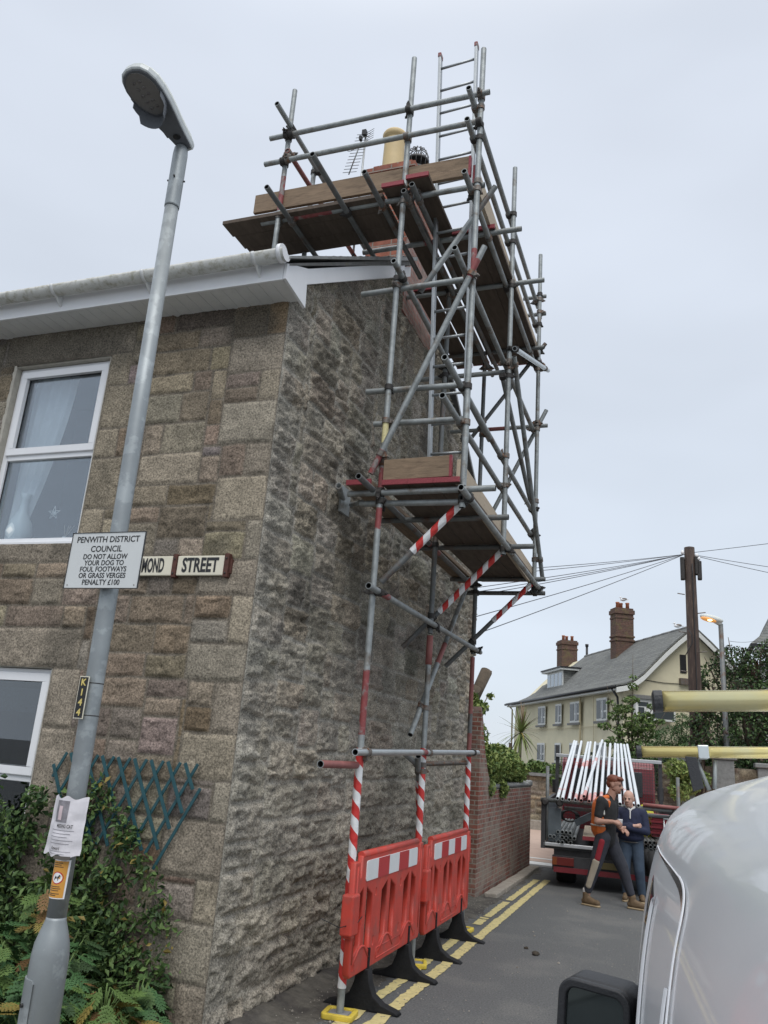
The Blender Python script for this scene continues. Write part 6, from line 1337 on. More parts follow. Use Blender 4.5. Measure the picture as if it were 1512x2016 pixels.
for y_ in (.65, 4.75):
    for sx in (-1, 1):
        M = Matrix.Rotation(math.pi / 2, 4, 'Y'); b = MB(); w0 = .28 if y_ < 1 else .18
        def wl(m, prof, cx):
            n_ = 24; V = [(cx + z, y_ + r_ * math.cos(2 * math.pi * k / n_), .27 + r_ * math.sin(2 * math.pi * k / n_)) for r_, z in prof for k in range(n_)]
            F = [(i * n_ + k, i * n_ + (k + 1) % n_, (i + 1) * n_ + (k + 1) % n_, (i + 1) * n_ + k) for i in range(len(prof) - 1) for k in range(n_)] + [tuple(range(n_)), tuple(range((len(prof) - 1) * n_, len(prof) * n_))]; m.add(V, F, 0, True)
        wl(b, [(.15, -w0 / 2), (.25, -w0 / 2), (.27, -w0 / 2 + .03), (.27, w0 / 2 - .03), (.25, w0 / 2), (.15, w0 / 2)], sx * .64); wh = b.build('wheel', MAT['tyre'], tk, True)
        b = MB(); wl(b, [(.14, -.02), (.14, .02)], sx * (.64 + w0 / 2 - .02)); b.build('rim', MAT['coupler'], wh, True)
# load: white poles over the headboard
def hollow(name, p0, p1, r_, m, label, cat, group=None, inn='inside', n=10):
    b = MB(); b.tube(TM @ Vector(p0), TM @ Vector(p1), r_, n=n, hollow=.78, mi_in=1); o = b.build(name, [MAT[m], MAT[inn]], fix=False); return tag(o, label, cat, group)
PB = [-.75, -.68, -.585, -.50, -.42, -.38, -.31, -.24, -.15, -.07, .02, .11, .19, .29, .355]; PT = [-.64, -.60, -.50, -.37, -.32, -.09, -.23, -.13, -.04, .065, .16, .21, .27, .33, .39]
for i in range(15):
    cross = i == 5
    hollow('white_pole', (PB[i], -.10 - .04 * (i % 3), 1.185 + (.06 if cross else 0)), (PT[i], 4.85, 2.13 + (.06 if cross else 0) - .01 * (i % 2)), .0245, 'polewhite', ('white pole crossing over its neighbours on the truck' if cross else 'leftmost white pole leaning over the truck headboard' if i == 0 else 'rightmost white pole leaning over the truck headboard' if i == 14 else ordw(i if i < 5 else i - 1) + ' white pole from the left leaning over the truck headboard'), 'pole', 'white poles leaning over the truck headboard')
k = 0
for row, (nn_, x0) in enumerate(((5, -.79), (7, -.85), (4, -.74))):
    for i in range(nn_): hollow('scaffold_tube', (x0 + .056 * i + (.0 if row != 1 else 0), -.02 - .03 * ((i * 7 + row) % 3), .605 + .062 * row if row < 2 else .735), (x0 + .056 * i, 3.3, .61 + .05 * row), .026, 'galv', ordw(i) + ' grey tube from the left in the ' + ('bottom', 'middle', 'top')[row] + ' row of the left truck bundle', 'scaffold tube', 'grey tubes bundled at the left of the truck bed')
for row, (nn_, x0) in enumerate(((5, .42), (5, .40), (4, .45))):
    for i in range(nn_): hollow('scaffold_tube', (x0 + .057 * i, -.02 - .03 * ((i * 5 + row) % 3), .605 + .052 * row), (x0 + .057 * i, 3.2, .605 + .052 * row), .026, 'galv_dark', ordw(i) + ' dark tube from the left in the ' + ('bottom', 'middle', 'top')[row] + ' row of the right truck bundle', 'scaffold tube', 'dark tubes bundled at the right of the truck bed')
def tload(name, label, cat, parts, group=None):
    t = thing(name, label, cat, tuple(TM @ Vector(parts[0][2])), group)
    for nm, m, c, f in parts:
        b = MB(); f(b); me = b.mesh(nm); bm = bmesh.new(); bm.from_mesh(me); bmesh.ops.recalc_face_normals(bm, faces=bm.faces); bm.to_mesh(me); bm.free(); me.transform(TM); link(nm, me, t, False, MAT[m])
    return t
tload('loose_board', 'pale plank with a red metal end lying on the truck bed between the tube bundles', 'board', [('plank', 'woodpale', (-.25, .3, .66), lambda b: b.bx(-.40, -.05, .02, 2.4, .66, .70)), ('end_band', 'redband', (-.2, 0, .68), lambda b: b.bx(-.402, -.048, -.01, .02, .655, .705))])
tload('yellow_sack', 'bright yellow sack on the truck bed right of the men', 'sack', [('sack', 'sackyellow', (.50, .9, .58), lambda b: (b.ell((.50, .9, .88), (.16, .14, .30)), b.ell((.46, .88, 1.06), (.15, .10, .08))))])
for k in range(4):
    tload('red_crate', ['bottom', 'second', 'third', 'top'][k] + ' red crate of the stack at the right of the truck bed', 'crate', [('crate', 'crate', (.66, .5, .74 + .075 * k), lambda b, k=k: (b.bx(.56, .80, .35, .75, .765 + .075 * k, .80 + .075 * k), b.bx(.54, .82, .33, .77, .805 + .075 * k, .835 + .075 * k)))], 'red crates stacked on the truck bed')
tload('site_radio', 'site radio in a silver tube frame at the right rear edge of the truck bed', 'radio', [('case', 'truckdark', (.78, .05, .585), lambda b: b.bx(.70, .86, .03, .15, .62, .86)), ('face', 'bluegrey', (.78, .05, .585), lambda b: b.bx(.72, .84, .022, .028, .70, .83)), ('frame', 'galv_bright', (.78, .0, .6), lambda b: [b.path([(x, .0, .60), (x, .0, 1.04)], .009, 6) for x in (.70, .87)] + [b.path([(.69, .0, 1.03), (.88, .0, 1.03)], .012, 6), b.path([(.69, .0, .9), (.88, .0, .9)], .009, 6)])])
def coil(b):
    for k in range(5): b.path([(-.60 + (.10 + .01 * k) * math.cos(a * .45), .5 + .02 * k, .93 + .08 * math.sin(a * .45)) for a in range(15)], .012, 5)
tload('cable_coil', 'black coil of cable on top of the left tube bundle', 'cable', [('coil', 'black', (-.6, .5, .8), coil)])
tload('black_toolbox', 'long black toolbox tilted against the load behind the younger man', 'toolbox', [('box', 'bluegrey', (-.35, .6, .7), lambda b: b.box((-.36, .5, .92), (.34, .20, .09), Matrix.Rotation(R(-28), 3, 'Y')))])
def jack(b):
    b.path([(.50, -.09, .60), (.55, -.12, .45), (.60, -.12, .25), (.62, -.11, .12)], [.06, .10, .12, .06], 9); b.path([(.44, -.09, .62), (.47, -.11, .5), (.50, -.11, .35)], [.04, .06, .03], 8)
tload('black_jacket', 'black jacket hanging from the rear edge of the truck bed', 'jacket', [('jacket', 'blackmatt', (.52, -.08, .58), jack)])

# ================================================================ PEOPLE
mat('skin', (.38, .21, .155), .55, 0, var=.08, vscale=12); mat('skin_pale', (.50, .30, .23), .55, 0, var=.08, vscale=12); mat('hair_red', (.14, .035, .015), .6, 0, var=.4, vscale=60); mat('hair_grey', (.25, .20, .17), .7, 0, var=.3, vscale=60)
mat('clothblack', (.014, .014, .015), .85, 0, var=.3, vscale=14, bump=.6, bscale=18); mat('hivis', (.58, .13, .02), .6, 0, var=.1, vscale=14, bump=.5, bscale=16); mat('reflstrip', (.45, .44, .40), .4, .2); mat('navy', (.012, .017, .045), .85, 0, var=.3, vscale=10, bump=.6, bscale=15)
mat('trouser', (.030, .032, .042), .85, 0, var=.3, vscale=12, bump=.7, bscale=14); mat('trouser_red', (.24, .012, .022), .8, var=.15); mat('trouser_beige', (.36, .31, .24), .8, 0, var=.15, bump=.6, bscale=16); mat('denim', (.035, .055, .085), .85, 0, var=.25, vscale=9, bump=.7, bscale=14); mat('boot', (.13, .085, .045), .75, 0, var=.2, vscale=20); mat('sole', (.33, .25, .15), .7); mat('sock', (.55, .54, .52), .9); mat('lip', (.36, .14, .11), .5); mat('eye', (.04, .03, .03), .3)
def blob(name, prims, m, parent, M, vox=.012, smooth=3, local=False):
    """union of tapered capsules / ellipsoids voxel-remeshed into one continuous skin"""
    mb = MB()
    for q in prims:
        if q[0] == 'c':
            _, p0, r0, p1, r1 = q[:5]; fl = q[5] if len(q) > 5 else (1, 1); p0 = Vector(p0); p1 = Vector(p1); d = p1 - p0; L = d.length; d.normalize(); a = Vector((1, 0, 0)); a = (a - d * a.dot(d)); a = a.normalized() if a.length > .2 else (Vector((0, 1, 0)) - d * d.y).normalized(); c = d.cross(a); n = 14; rings = []
            for k in range(5): t = math.pi / 2 * (1 - k / 4.0); rings.append((p0 - d * r0 * math.sin(t), max(r0 * math.cos(t), 1e-4)))
            for k in range(1, 4): t = k / 4; rings.append((p0.lerp(p1, t), r0 + (r1 - r0) * t))
            for k in range(5): t = math.pi / 2 * (k / 4.0); rings.append((p1 + d * r1 * math.sin(t), max(r1 * math.cos(t), 1e-4)))
            V = [p + a * (r_ * fl[0] * math.cos(2 * math.pi * i / n)) + c * (r_ * fl[1] * math.sin(2 * math.pi * i / n)) for p, r_ in rings for i in range(n)]
            mb.add(V, [(j * n + i, j * n + (i + 1) % n, (j + 1) * n + (i + 1) % n, (j + 1) * n + i) for j in range(len(rings) - 1) for i in range(n)] + [tuple(range(n))[::-1], tuple(range((len(rings) - 1) * n, len(rings) * n))])
        else:
            _, c, r_ = q[:3]; mb.ell(c, r_, q[3] if len(q) > 3 else None, 16, 12)
    me = mb.mesh(name); bm = bmesh.new(); bm.from_mesh(me); bmesh.ops.remove_doubles(bm, verts=bm.verts, dist=1e-4); bmesh.ops.recalc_face_normals(bm, faces=bm.faces); bm.to_mesh(me); bm.free()
    o = bpy.data.objects.new('tmp', me); col.objects.link(o); md = o.modifiers.new('r', 'REMESH'); md.mode = 'VOXEL'; md.voxel_size = vox; md.use_smooth_shade = True
    if smooth: m2 = o.modifiers.new('s', 'SMOOTH'); m2.iterations = smooth; m2.factor = .5
    dg = bpy.context.evaluated_depsgraph_get(); dg.update(); me2 = bpy.data.meshes.new_from_object(o.evaluated_get(dg)); me2.name = name; bpy.data.objects.remove(o); me2.transform(M)
    for p in me2.polygons: p.use_smooth = True
    me2.materials.clear(); return link(name, me2, parent, local, m)
def hand(wrist, dirv, palmn, s=1.0, curl=.5, mirror=1):
    """palm + four unequal curled fingers + thumb from the palm's side"""
    w_ = Vector(wrist); d = Vector(dirv).normalized(); n = Vector(palmn); n = (n - d * n.dot(d)).normalized(); a = d.cross(n) * mirror; Q = []
    pc = w_ + d * .045 * s; Q.append(('c', w_, .026 * s, w_ + d * .075 * s, .030 * s, (1, 1)))
    for k, (o, L) in enumerate(((-.030, .072), (-.010, .082), (.010, .076), (.029, .060))):
        b0 = w_ + d * .085 * s + a * o * s; b1 = b0 + (d * (1 - curl * .5) + n * curl * .5).normalized() * L * .5 * s; b2 = b1 + (d * (1 - curl * 1.3) + n * curl * 1.2).normalized() * L * .5 * s
        Q += [('c', b0, .0105 * s, b1, .0095 * s), ('c', b1, .0095 * s, b2, .008 * s)]
    t0 = w_ + d * .03 * s - a * .026 * s; t1 = t0 + (d * .7 - a * .6 + n * .3).normalized() * .04 * s; t2 = t1 + (d * .8 + n * .5).normalized() * .032 * s
    Q += [('c', t0, .013 * s, t1, .011 * s), ('c', t1, .011 * s, t2, .0095 * s)]; return Q
def headprims(c, f, s=1.0):
    """face looks along f"""
    c = Vector(c); f = Vector(f).normalized(); sd_ = f.cross(Vector((0, 0, 1))).normalized(); u_ = sd_.cross(f)
    B = Matrix((sd_, f, u_)).transposed(); P = lambda x, y, z: c + sd_ * x * s + f * y * s + u_ * z * s
    Q = [('e', P(0, -.015, .03), (.078 * s, .098 * s, .092 * s), B), ('e', P(0, .02, -.035), (.062 * s, .072 * s, .080 * s), B), ('e', P(0, .055, -.085), (.034 * s, .032 * s, .026 * s), B)]
    Q += [('c', P(0, .092, .012), .010 * s, P(0, .116, -.022), .014 * s), ('e', P(.017, .098, -.026), (.011 * s, .010 * s, .008 * s), B), ('e', P(-.017, .098, -.026), (.011 * s, .010 * s, .008 * s), B)]
    Q += [('c', P(-.040, .080, .024), .006 * s, P(.040, .080, .024), .006 * s), ('e', P(0, .090, -.058), (.026 * s, .010 * s, .009 * s), B)]
    for e in (-1, 1): Q += [('e', P(.078 * e, -.012, -.008), (.010 * s, .020 * s, .032 * s), B)]
    return Q, P, B
# --- younger man
S1 = .87; M1 = Matrix.Translation((-.985, 11.3, .003)) @ Matrix.Diagonal((S1, S1, S1, 1))
p1 = thing('person', 'young red-haired man in an orange hi-vis vest stepping past the truck', 'person', (-.985, 11.3, 0))
hc = (.165, -.01, 1.665); fdir = (.93, -.25, -.16); HQ, HP, HB = headprims(hc, fdir, 1.06)
aR = [(-.02, -.185, 1.43), (-.075, -.245, 1.145), (.155, -.275, 1.165)]; aL = [(.135, .16, 1.43), (.13, .20, 1.14), (.25, .0, 1.055)]
body = HQ + [('c', (.085, -.01, 1.45), .070, (.14, -.01, 1.60), .064), ('c', (.02, -.13, 1.40), .085, (.10, .11, 1.40), .085), ('c', (.03, 0, 1.35), .145, (.02, 0, 1.05), .125, (1, 1.2)), ('c', (.01, -.05, .96), .12, (.03, .05, .96), .12)]
body += [('c', aR[0], .056, aR[1], .044), ('c', aR[1], .045, aR[2], .029), ('c', aL[0], .056, aL[1], .044), ('c', aL[1], .044, aL[2], .029)]
body += hand(aR[2], (.92, .15, -.35), (.1, .75, -.2), 1.0, .6, -1) + hand(aL[2], (.75, -.6, -.15), (.2, -.1, -.9), 1.0, .65, 1)
body += [('c', (.0, -.085, .93), .088, (-.125, -.11, .50), .056), ('c', (-.125, -.11, .50), .056, (-.235, -.10, .10), .036), ('c', (.05, .09, .93), .088, (.255, .10, .51), .056), ('c', (.255, .10, .51), .056, (.375, .11, .10), .036)]
blob('body', body, MAT['skin'], p1, M1, .010, 2)
b1 = [('c', (.0, -.09, .93), .118, (-.115, -.11, .52), .088), ('c', (-.115, -.11, .52), .084, (-.220, -.10, .20), .060), ('c', (.05, .09, .93), .118, (.25, .10, .53), .088), ('c', (.25, .10, .53), .086, (.358, .11, .20), .060), ('c', (.01, -.05, 1.0), .122, (.03, .05, 1.0), .122)]
tr1 = blob('trousers', b1, MAT['trouser'], p1, M1, .011, 3)
blob('trouser_panel', [('c', (-.01, -.205, .88), .036, (-.075, -.200, .64), .034, (1.2, .5))], MAT['trouser_red'], tr1, M1, .008, 2); blob('trouser_panel', [('c', (-.095, -.192, .60), .040, (-.205, -.158, .26), .032, (1.3, .6))], MAT['trouser_beige'], tr1, M1, .008, 2)
blob('shirt', [('c', (.015, -.145, 1.385), .090, (.11, .115, 1.385), .090), ('c', (.035, 0, 1.34), .160, (.03, 0, 1.12), .155, (1, 1.2)), ('c', (.03, 0, 1.12), .150, (.015, 0, .91), .150, (1, 1.1)), ('c', aR[0], .070, (-.055, -.225, 1.235), .064), ('c', aL[0], .070, (.13, .19, 1.23), .064), ('c', (.085, -.01, 1.47), .074, (.10, -.01, 1.50), .070)], MAT['clothblack'], p1, M1, .011, 3)
v1 = blob('hi_vis_vest', [('c', (-.045, -.10, 1.43), .070, (-.03, .12, 1.43), .070, (1, .8)), ('c', (-.035, 0, 1.33), .162, (-.045, 0, 1.06), .168, (.85, 1.25)), ('c', (.02, -.13, 1.475), .038, (.06, -.09, 1.49), .034), ('c', (.09, -.165, 1.42), .028, (.08, -.165, 1.36), .022)], MAT['hivis'], p1, M1, .011, 2)
blob('reflective_band', [('e', (-.045, 0, 1.09), (.150, .222, .032))], MAT['reflstrip'], v1, M1, .008, 0); blob('reflective_band', [('c', (.0, -.168, 1.46), .018, (.02, -.20, 1.25), .018)], MAT['reflstrip'], v1, M1, .008, 1)
blob('hair', [('e', HP(0, -.028, .062), (.088, .108, .078), HB), ('e', HP(0, -.065, .01), (.080, .062, .075), HB), ('e', HP(.0, .055, .095), (.066, .05, .034), HB), ('e', HP(-.03, .075, .088), (.03, .03, .025), HB)], MAT['hair_red'], p1, M1, .009, 1)
blob('beard', [('c', HP(-.06, .0, -.06), .014, HP(0, .08, -.085), .022), ('c', HP(.06, .0, -.06), .014, HP(0, .08, -.085), .022)], MAT['hair_red'], p1, M1, .008, 1)
for e in (-1, 1): (blob('eye', [('e', HP(.030 * e, .083, .004), (.013, .008, .006), HB)], MAT['eye'], p1, M1, .003, 0), blob('eyebrow', [('c', HP(.014 * e, .094, .026), .005, HP(.046 * e, .080, .026), .004)], MAT['hair_red'], p1, M1, .003, 0))
def boot(ankle, toe, parent, M):
    a = Vector(ankle); t = Vector(toe); d = (t - a); d.z = 0; d.normalize(); g = Vector((a.x, a.y, 0))
    bo = blob('boot', [('c', a + Vector((0, 0, .035)), .052, g + Vector((0, 0, .06)), .050), ('c', g - d * .03 + Vector((0, 0, .055)), .045, g + d * .17 + Vector((0, 0, .048)), .044, (1, 1.0)), ('c', g + d * .02 + Vector((0, 0, .09)), .045, g + d * .13 + Vector((0, 0, .055)), .04)], MAT['boot'], parent, M, .009, 2)
    blob('sole', [('c', g - d * .035 + Vector((0, 0, .018)), .044, g + d * .175 + Vector((0, 0, .018)), .046, (1, 1))], MAT['sole'], bo, M @ Matrix.Diagonal((1, 1, .5, 1)), .009, 1)
    return bo
for an, to in (((-.24, -.10, .12), (0, -.2, 0)), ((.38, .11, .12), (.6, .06, 0))):
    boot(an, to, p1, M1); blob('sock', [('c', Vector(an) + Vector((0, 0, .02)), .045, Vector(an) + Vector((-.01, 0, .075)), .044)], MAT['sock'], p1, M1, .009, 1)
b = MB(); q = M1 @ Vector((.245, -.20, 1.115)); b.lathe([(.025, 0), (.033, .075), (.034, .078)], q, 14); tag(b.build('drinks_cup', MAT['white']), 'crumpled white cup held by the young man in the hi-vis vest', 'cup')
# --- older man
S2 = .80; M2 = Matrix.Translation((-.70, 12.12, .003)) @ Matrix.Diagonal((S2, S2, S2, 1))
p2 = thing('person', 'bald older man in a navy sweatshirt and jeans leaning on the truck with folded arms', 'person', (-.70, 12.12, 0))
hc = (-.03, -.05, 1.585); HQ, HP, HB = headprims(hc, (-.15, -.97, -.10), 1.12)
sR = (-.20, 0, 1.365); sL = (.20, 0, 1.365); eR = (-.255, -.10, 1.09); eL = (.255, -.10, 1.09); wR = (.05, -.245, 1.17); wL = (-.06, -.265, 1.13)
body = HQ + [('c', (-.01, 0, 1.40), .068, (-.025, -.03, 1.53), .060), ('c', (-.15, 0, 1.35), .085, (.15, 0, 1.35), .085), ('c', (0, 0, 1.3), .150, (0, -.02, 1.10), .150, (1.2, 1)), ('c', (-.08, 0, .95), .115, (.08, 0, .95), .115)]
body += [('c', sR, .06, eR, .048), ('c', eR, .048, wR, .032), ('c', sL, .06, eL, .048), ('c', eL, .048, wL, .032)] + hand(wR, (.95, .2, .1), (0, .9, .1), 1, .5, 1) + hand(wL, (-.95, .2, -.1), (0, .9, -.1), 1, .5, -1)
body += [('c', (-.09, 0, .88), .092, (-.10, -.10, .48), .06), ('c', (-.10, -.10, .48), .06, (-.09, -.08, .09), .038), ('c', (.09, 0, .88), .092, (.13, -.10, .48), .06), ('c', (.13, -.10, .48), .06, (.16, -.06, .09), .038)]
blob('body', body, MAT['skin_pale'], p2, M2, .010, 2)
blob('jeans', [('c', (-.09, 0, .90), .112, (-.095, -.10, .48), .086), ('c', (-.095, -.10, .48), .086, (-.085, -.08, .12), .066), ('c', (.09, 0, .90), .112, (.13, -.10, .48), .086), ('c', (.13, -.10, .48), .086, (.16, -.06, .12), .068), ('c', (-.07, 0, .96), .138, (.07, 0, .96), .138)], MAT['denim'], p2, M2, .011, 3)
blob('sweatshirt', [('c', (-.15, 0, 1.35), .098, (.15, 0, 1.35), .098), ('c', (0, 0, 1.30), .17, (0, -.03, 1.08), .185, (1.2, 1)), ('c', (0, -.02, 1.08), .185, (0, -.01, 1.03), .168, (1.15, 1)), ('e', (0, -.01, .985), (.222, .188, .10)), ('c', sR, .078, eR, .066), ('c', eR, .066, (.01, -.24, 1.165), .054), ('c', sL, .078, eL, .066), ('c', eL, .066, (-.02, -.262, 1.135), .054)], MAT['navy'], p2, M2, .011, 3)
blob('collar', [('c', (-.06, -.055, 1.455), .022, (.0, -.115, 1.40), .020), ('c', (.06, -.055, 1.455), .022, (.0, -.115, 1.40), .020), ('c', (0, -.155, 1.39), .013, (.0, -.190, 1.28), .011)], MAT['sock'], p2, M2, .008, 1)
blob('belt', [('e', (0, 0, .905), (.205, .150, .024))], MAT['tapebrown'], p2, M2, .008, 0)
blob('hair', [('c', HP(-.080, -.02, .02), .016, HP(-.05, -.085, .0), .022), ('c', HP(.080, -.02, .02), .016, HP(.05, -.085, .0), .022), ('c', HP(-.05, -.085, 0), .022, HP(.05, -.085, 0), .022)], MAT['hair_grey'], p2, M2, .008, 1)
for e in (-1, 1):
    (blob('eye', [('e', HP(.030 * e, .083, .004), (.013, .008, .006), HB)], MAT['eye'], p2, M2, .003, 0), blob('eyebrow', [('c', HP(.014 * e, .094, .026), .005, HP(.046 * e, .080, .026), .004)], MAT['hair_grey'], p2, M2, .003, 0))
blob('mouth', [('c', HP(-.018, .094, -.060), .0045, HP(.018, .094, -.060), .0045)], MAT['lip'], p2, M2, .003, 0)
boot((-.09, -.08, .10), (-.10, -.3, 0), p2, M2); boot((.16, -.06, .10), (.2, -.3, 0), p2, M2)

# ================================================================ PARKED VAN (foreground right)
mat('vanpaint', (.76, .79, .82), .27, .0, coat=.35, var=.02, vscale=300); mat('chrome', (.8, .81, .82), .12, .9); mat('highlight_white', (.88, .89, .92), .3, 0); mat('blackgloss', (.012, .012, .014), .15, 0, coat=.6); mat('vanglass', (.03, .035, .04), .03, 0, spec=1.0); mat('goldbar', (.80, .66, .27), .25, .6, var=.06, vscale=6, c2=(.72, .66, .38), c2scale=4, c2lo=.5, c2hi=.62); mat('mirrorglass', (.10, .12, .125), .04, .9); mat('blacktrim', (.02, .021, .024), .5, 0, bump=.2, bscale=200)
van = thing('parked_van', 'silver van with gold roof bars parked close on the right, seen along its side', 'van', (.7, .8, 0))
REF = [(-.07, .30), (-.115, .45), (-.132, .65), (-.136, .85), (-.132, 1.0), (-.124, 1.13), (-.110, 1.26), (-.091, 1.37), (-.069, 1.45), (-.050, 1.50), (-.018, 1.555), (.037, 1.604), (.108, 1.634), (.20, 1.654), (.36, 1.672), (.55, 1.680), (.72, 1.682)]
def catmull(P, k=5):
    out_ = []
    for i in range(len(P) - 1):
        p0 = P[max(i - 1, 0)]; p1 = P[i]; p2_ = P[i + 1]; p3 = P[min(i + 2, len(P) - 1)]
        for j in range(k):
            t = j / k; out_.append(tuple(.5 * ((2 * p1[q]) + (-p0[q] + p2_[q]) * t + (2 * p0[q] - 5 * p1[q] + 4 * p2_[q] - p3[q]) * t * t + (-p0[q] + 3 * p1[q] - 3 * p2_[q] + p3[q]) * t ** 3) for q in (0, 1)))
    return out_ + [P[-1]]
SEC = catmull(REF); zs = np.array([p[1] for p in SEC]); xs_ = np.array([p[0] for p in SEC])
def shift(Y): return -.073 * (Y - 2.2), -.048 * (Y - 2.2)
def front(Y):      # plan taper and roof drop towards the windscreen, sides pull in
    f = max(0, Y - 2.0); return .018 * f ** 1.5 * 2, max(0, Y - 2.95) ** 1.3 * .5
def vp(x, z, Y):
    dx, dz = shift(Y); fx, fz = front(Y); hgt = max(0, (z - 1.0) / .68); rear = max(0, -1.2 - Y)
    return Vector((x + dx + (fx + .05 * rear) * (1 - max(0, (x + .13)) / .85), Y, z + dz - fz * hgt - .06 * rear * hgt))
SEC2 = SEC + [(1.44 - x, z) for x, z in SEC[::-1][1:]]
b = MB(); YS = [-2.0 + .1 * i for i in range(52)]; nS = len(SEC2); V = [vp(x, z, Y) for Y in YS for x, z in SEC2]
b.add(V, [(i * nS + j, (i + 1) * nS + j, (i + 1) * nS + j + 1, i * nS + j + 1) for i in range(len(YS) - 1) for j in range(nS - 1)], 0, True)
b.add([vp(x, z, -2.0) for x, z in SEC2], [tuple(range(nS))])
vb = b.build('body', MAT['vanpaint'], van)
# windscreen + bonnet ahead
b = MB(); e0 = [vp(x, z, 3.1) for x, z in SEC2]; dx, dz = shift(4.3)
e1 = [Vector(((x - .72) * .89 + .72 + dx, 3.1 + .75 * min(1, max(0, (z - .85) / .8)) * 0 + .85 + (.0 if z > 1 else 0), min(z, 1.02 + .03 * (1 - abs(x - .72))) + dz)) for x, z in SEC2]; e2 = [Vector(((x - .72) * .84 + .72 + dx, 4.75, min(z, .84) + dz)) for x, z in SEC2]
b.add(e0 + e1, [(j, j + 1, nS + j + 1, nS + j) for j in range(nS - 1)], 0, True); b.add(e1 + e2, [(j, j + 1, nS + j + 1, nS + j) for j in range(nS - 1)], 0, True); b.add(e2, [tuple(range(nS))])
b.build('bonnet', MAT['vanpaint'], van)
b = MB(); q = [vp(.10, 1.60, 3.12), vp(1.34, 1.60, 3.12), Vector((1.30 + dx, 3.9, 1.06 + dz)), Vector((.12 + dx, 3.9, 1.06 + dz))]; b.add([p + Vector((0, .05, .03)) for p in q], [(0, 1, 2, 3)]); b.build('windscreen', MAT['vanglass'], van)
def surf(z, Y, off=.0):
    x = float(np.interp(z, zs[:62], xs_[:62])); x2 = float(np.interp(z + .01, zs[:62], xs_[:62])); t = Vector((x2 - x, 0, .01)).normalized(); n_ = Vector((-t.z, 0, t.x)); return vp(x, z, Y) + n_ * off
def strip(name, pts, w0, w1, m, parent, off=.002, bulge=0.0):
    """ribbon on the van side following (z,Y) points; w0..w1 sideways widths along the in-surface normal of the path"""
    V = []; n_ = len(pts)
    for i, (z, Y) in enumerate(pts):
        a = pts[max(i - 1, 0)]; c = pts[min(i + 1, n_ - 1)]; tz, ty = c[0] - a[0], c[1] - a[1]; L = math.hypot(tz, ty); nz_, ny_ = -ty / L, tz / L
        wa = w0[i] if isinstance(w0, list) else w0; wb = w1[i] if isinstance(w1, list) else w1
        for k, q in enumerate((wa, (wa + wb) / 2, wb)): V.append(surf(z + nz_ * q, Y + ny_ * q, off + (bulge if k == 1 else 0)))
    b = MB(); b.add(V, [(3 * i + k, 3 * i + k + 1, 3 * i + k + 4, 3 * i + k + 3) for i in range(n_ - 1) for k in (0, 1)], 0, True); return b.build(name, m, parent)
# front door outline: top edge going back, round corner, rear edge down
DO = [(1.470, 2.45), (1.468, 2.2), (1.465, 2.0), (1.462, 1.8), (1.460, 1.6), (1.457, 1.42), (1.452, 1.33), (1.444, 1.275), (1.432, 1.24), (1.415, 1.222), (1.38, 1.21), (1.32, 1.175), (1.24, 1.13), (1.14, 1.09), (1.0, 1.06), (.8, 1.05), (.5, 1.06)]
DO = catmull(DO, 4)
nD = len(DO); wd = [0.004 + .014 * max(0, 1 - abs(i / nD - .43) / (.30 if i / nD < .43 else .12)) for i in range(nD)]
dr_ = strip('door_seal', DO, [-x for x in wd], 0.0, MAT['blackgloss'], van, .0012)
strip('door_edge_highlight', DO, 0.0, [.0045 if i / nD > .3 else .003 for i in range(nD)], MAT['highlight_white'], van, .0020, .0025)  # highlight along the door edge, painted as a thin white ribbon
strip('window_frame_trim', catmull([(1.385, 1.86), (1.37, 1.875), (1.30, 1.88), (1.20, 1.86), (1.08, 1.83), (.98, 1.82)], 4), -.012, .010, MAT['highlight_white'], van, .0015, .006)  # window moulding, its sky reflection painted in as plain white
strip('window_glass', catmull([(1.40, 2.02), (1.30, 2.03), (1.18, 2.02), (1.05, 2.0), (.98, 2.0)], 4), -.13, .10, MAT['vanglass'], van, .0012)
strip('door_highlight', catmull([(1.335, 1.24), (1.30, 1.235), (1.22, 1.205), (1.10, 1.17), (1.0, 1.15)], 4), -.006, .008, MAT['highlight_white'], van, .0015, .004)  # no handle: bright pillar reflection laid on as a white ribbon
strip('door_gap', catmull([(1.465, 2.5), (1.44, 2.62), (1.3, 2.85), (1.1, 3.0), (.8, 3.02), (.4, 3.0)], 4), -.004, .004, MAT['blackgloss'], van, .0012)
strip('side_rubbing_strip', [(.62, -1.9 + .2 * i) for i in range(25)], -.03, .03, MAT['blacktrim'], van, .004, .004)
for Y in (-1.3, 3.45):
    for sx in (0, 1):
        dx, dz = shift(Y); cx = (-.03 if sx == 0 else 1.46) + dx; n_ = 24
        prof = [(.12, -.09), (.28, -.10), (.31, -.06), (.31, .06), (.28, .10), (.12, .09)]; V = [(cx + a * (1 if sx == 0 else -1), Y + r_ * math.cos(2 * math.pi * k / n_), .31 + r_ * math.sin(2 * math.pi * k / n_)) for r_, a in prof for k in range(n_)]
        b = MB(); b.add(V, [(i * n_ + k, i * n_ + (k + 1) % n_, (i + 1) * n_ + (k + 1) % n_, (i + 1) * n_ + k) for i in range(5) for k in range(n_)] + [tuple(range(n_)), tuple(range(5 * n_, 6 * n_))], 0, True); wh = b.build('wheel', MAT['tyre'], van)
        b = MB(); b.tube((cx - .105, Y, .31), (cx + .105, Y, .31), .17, n=20); b.build('rim', MAT['chrome'], wh)
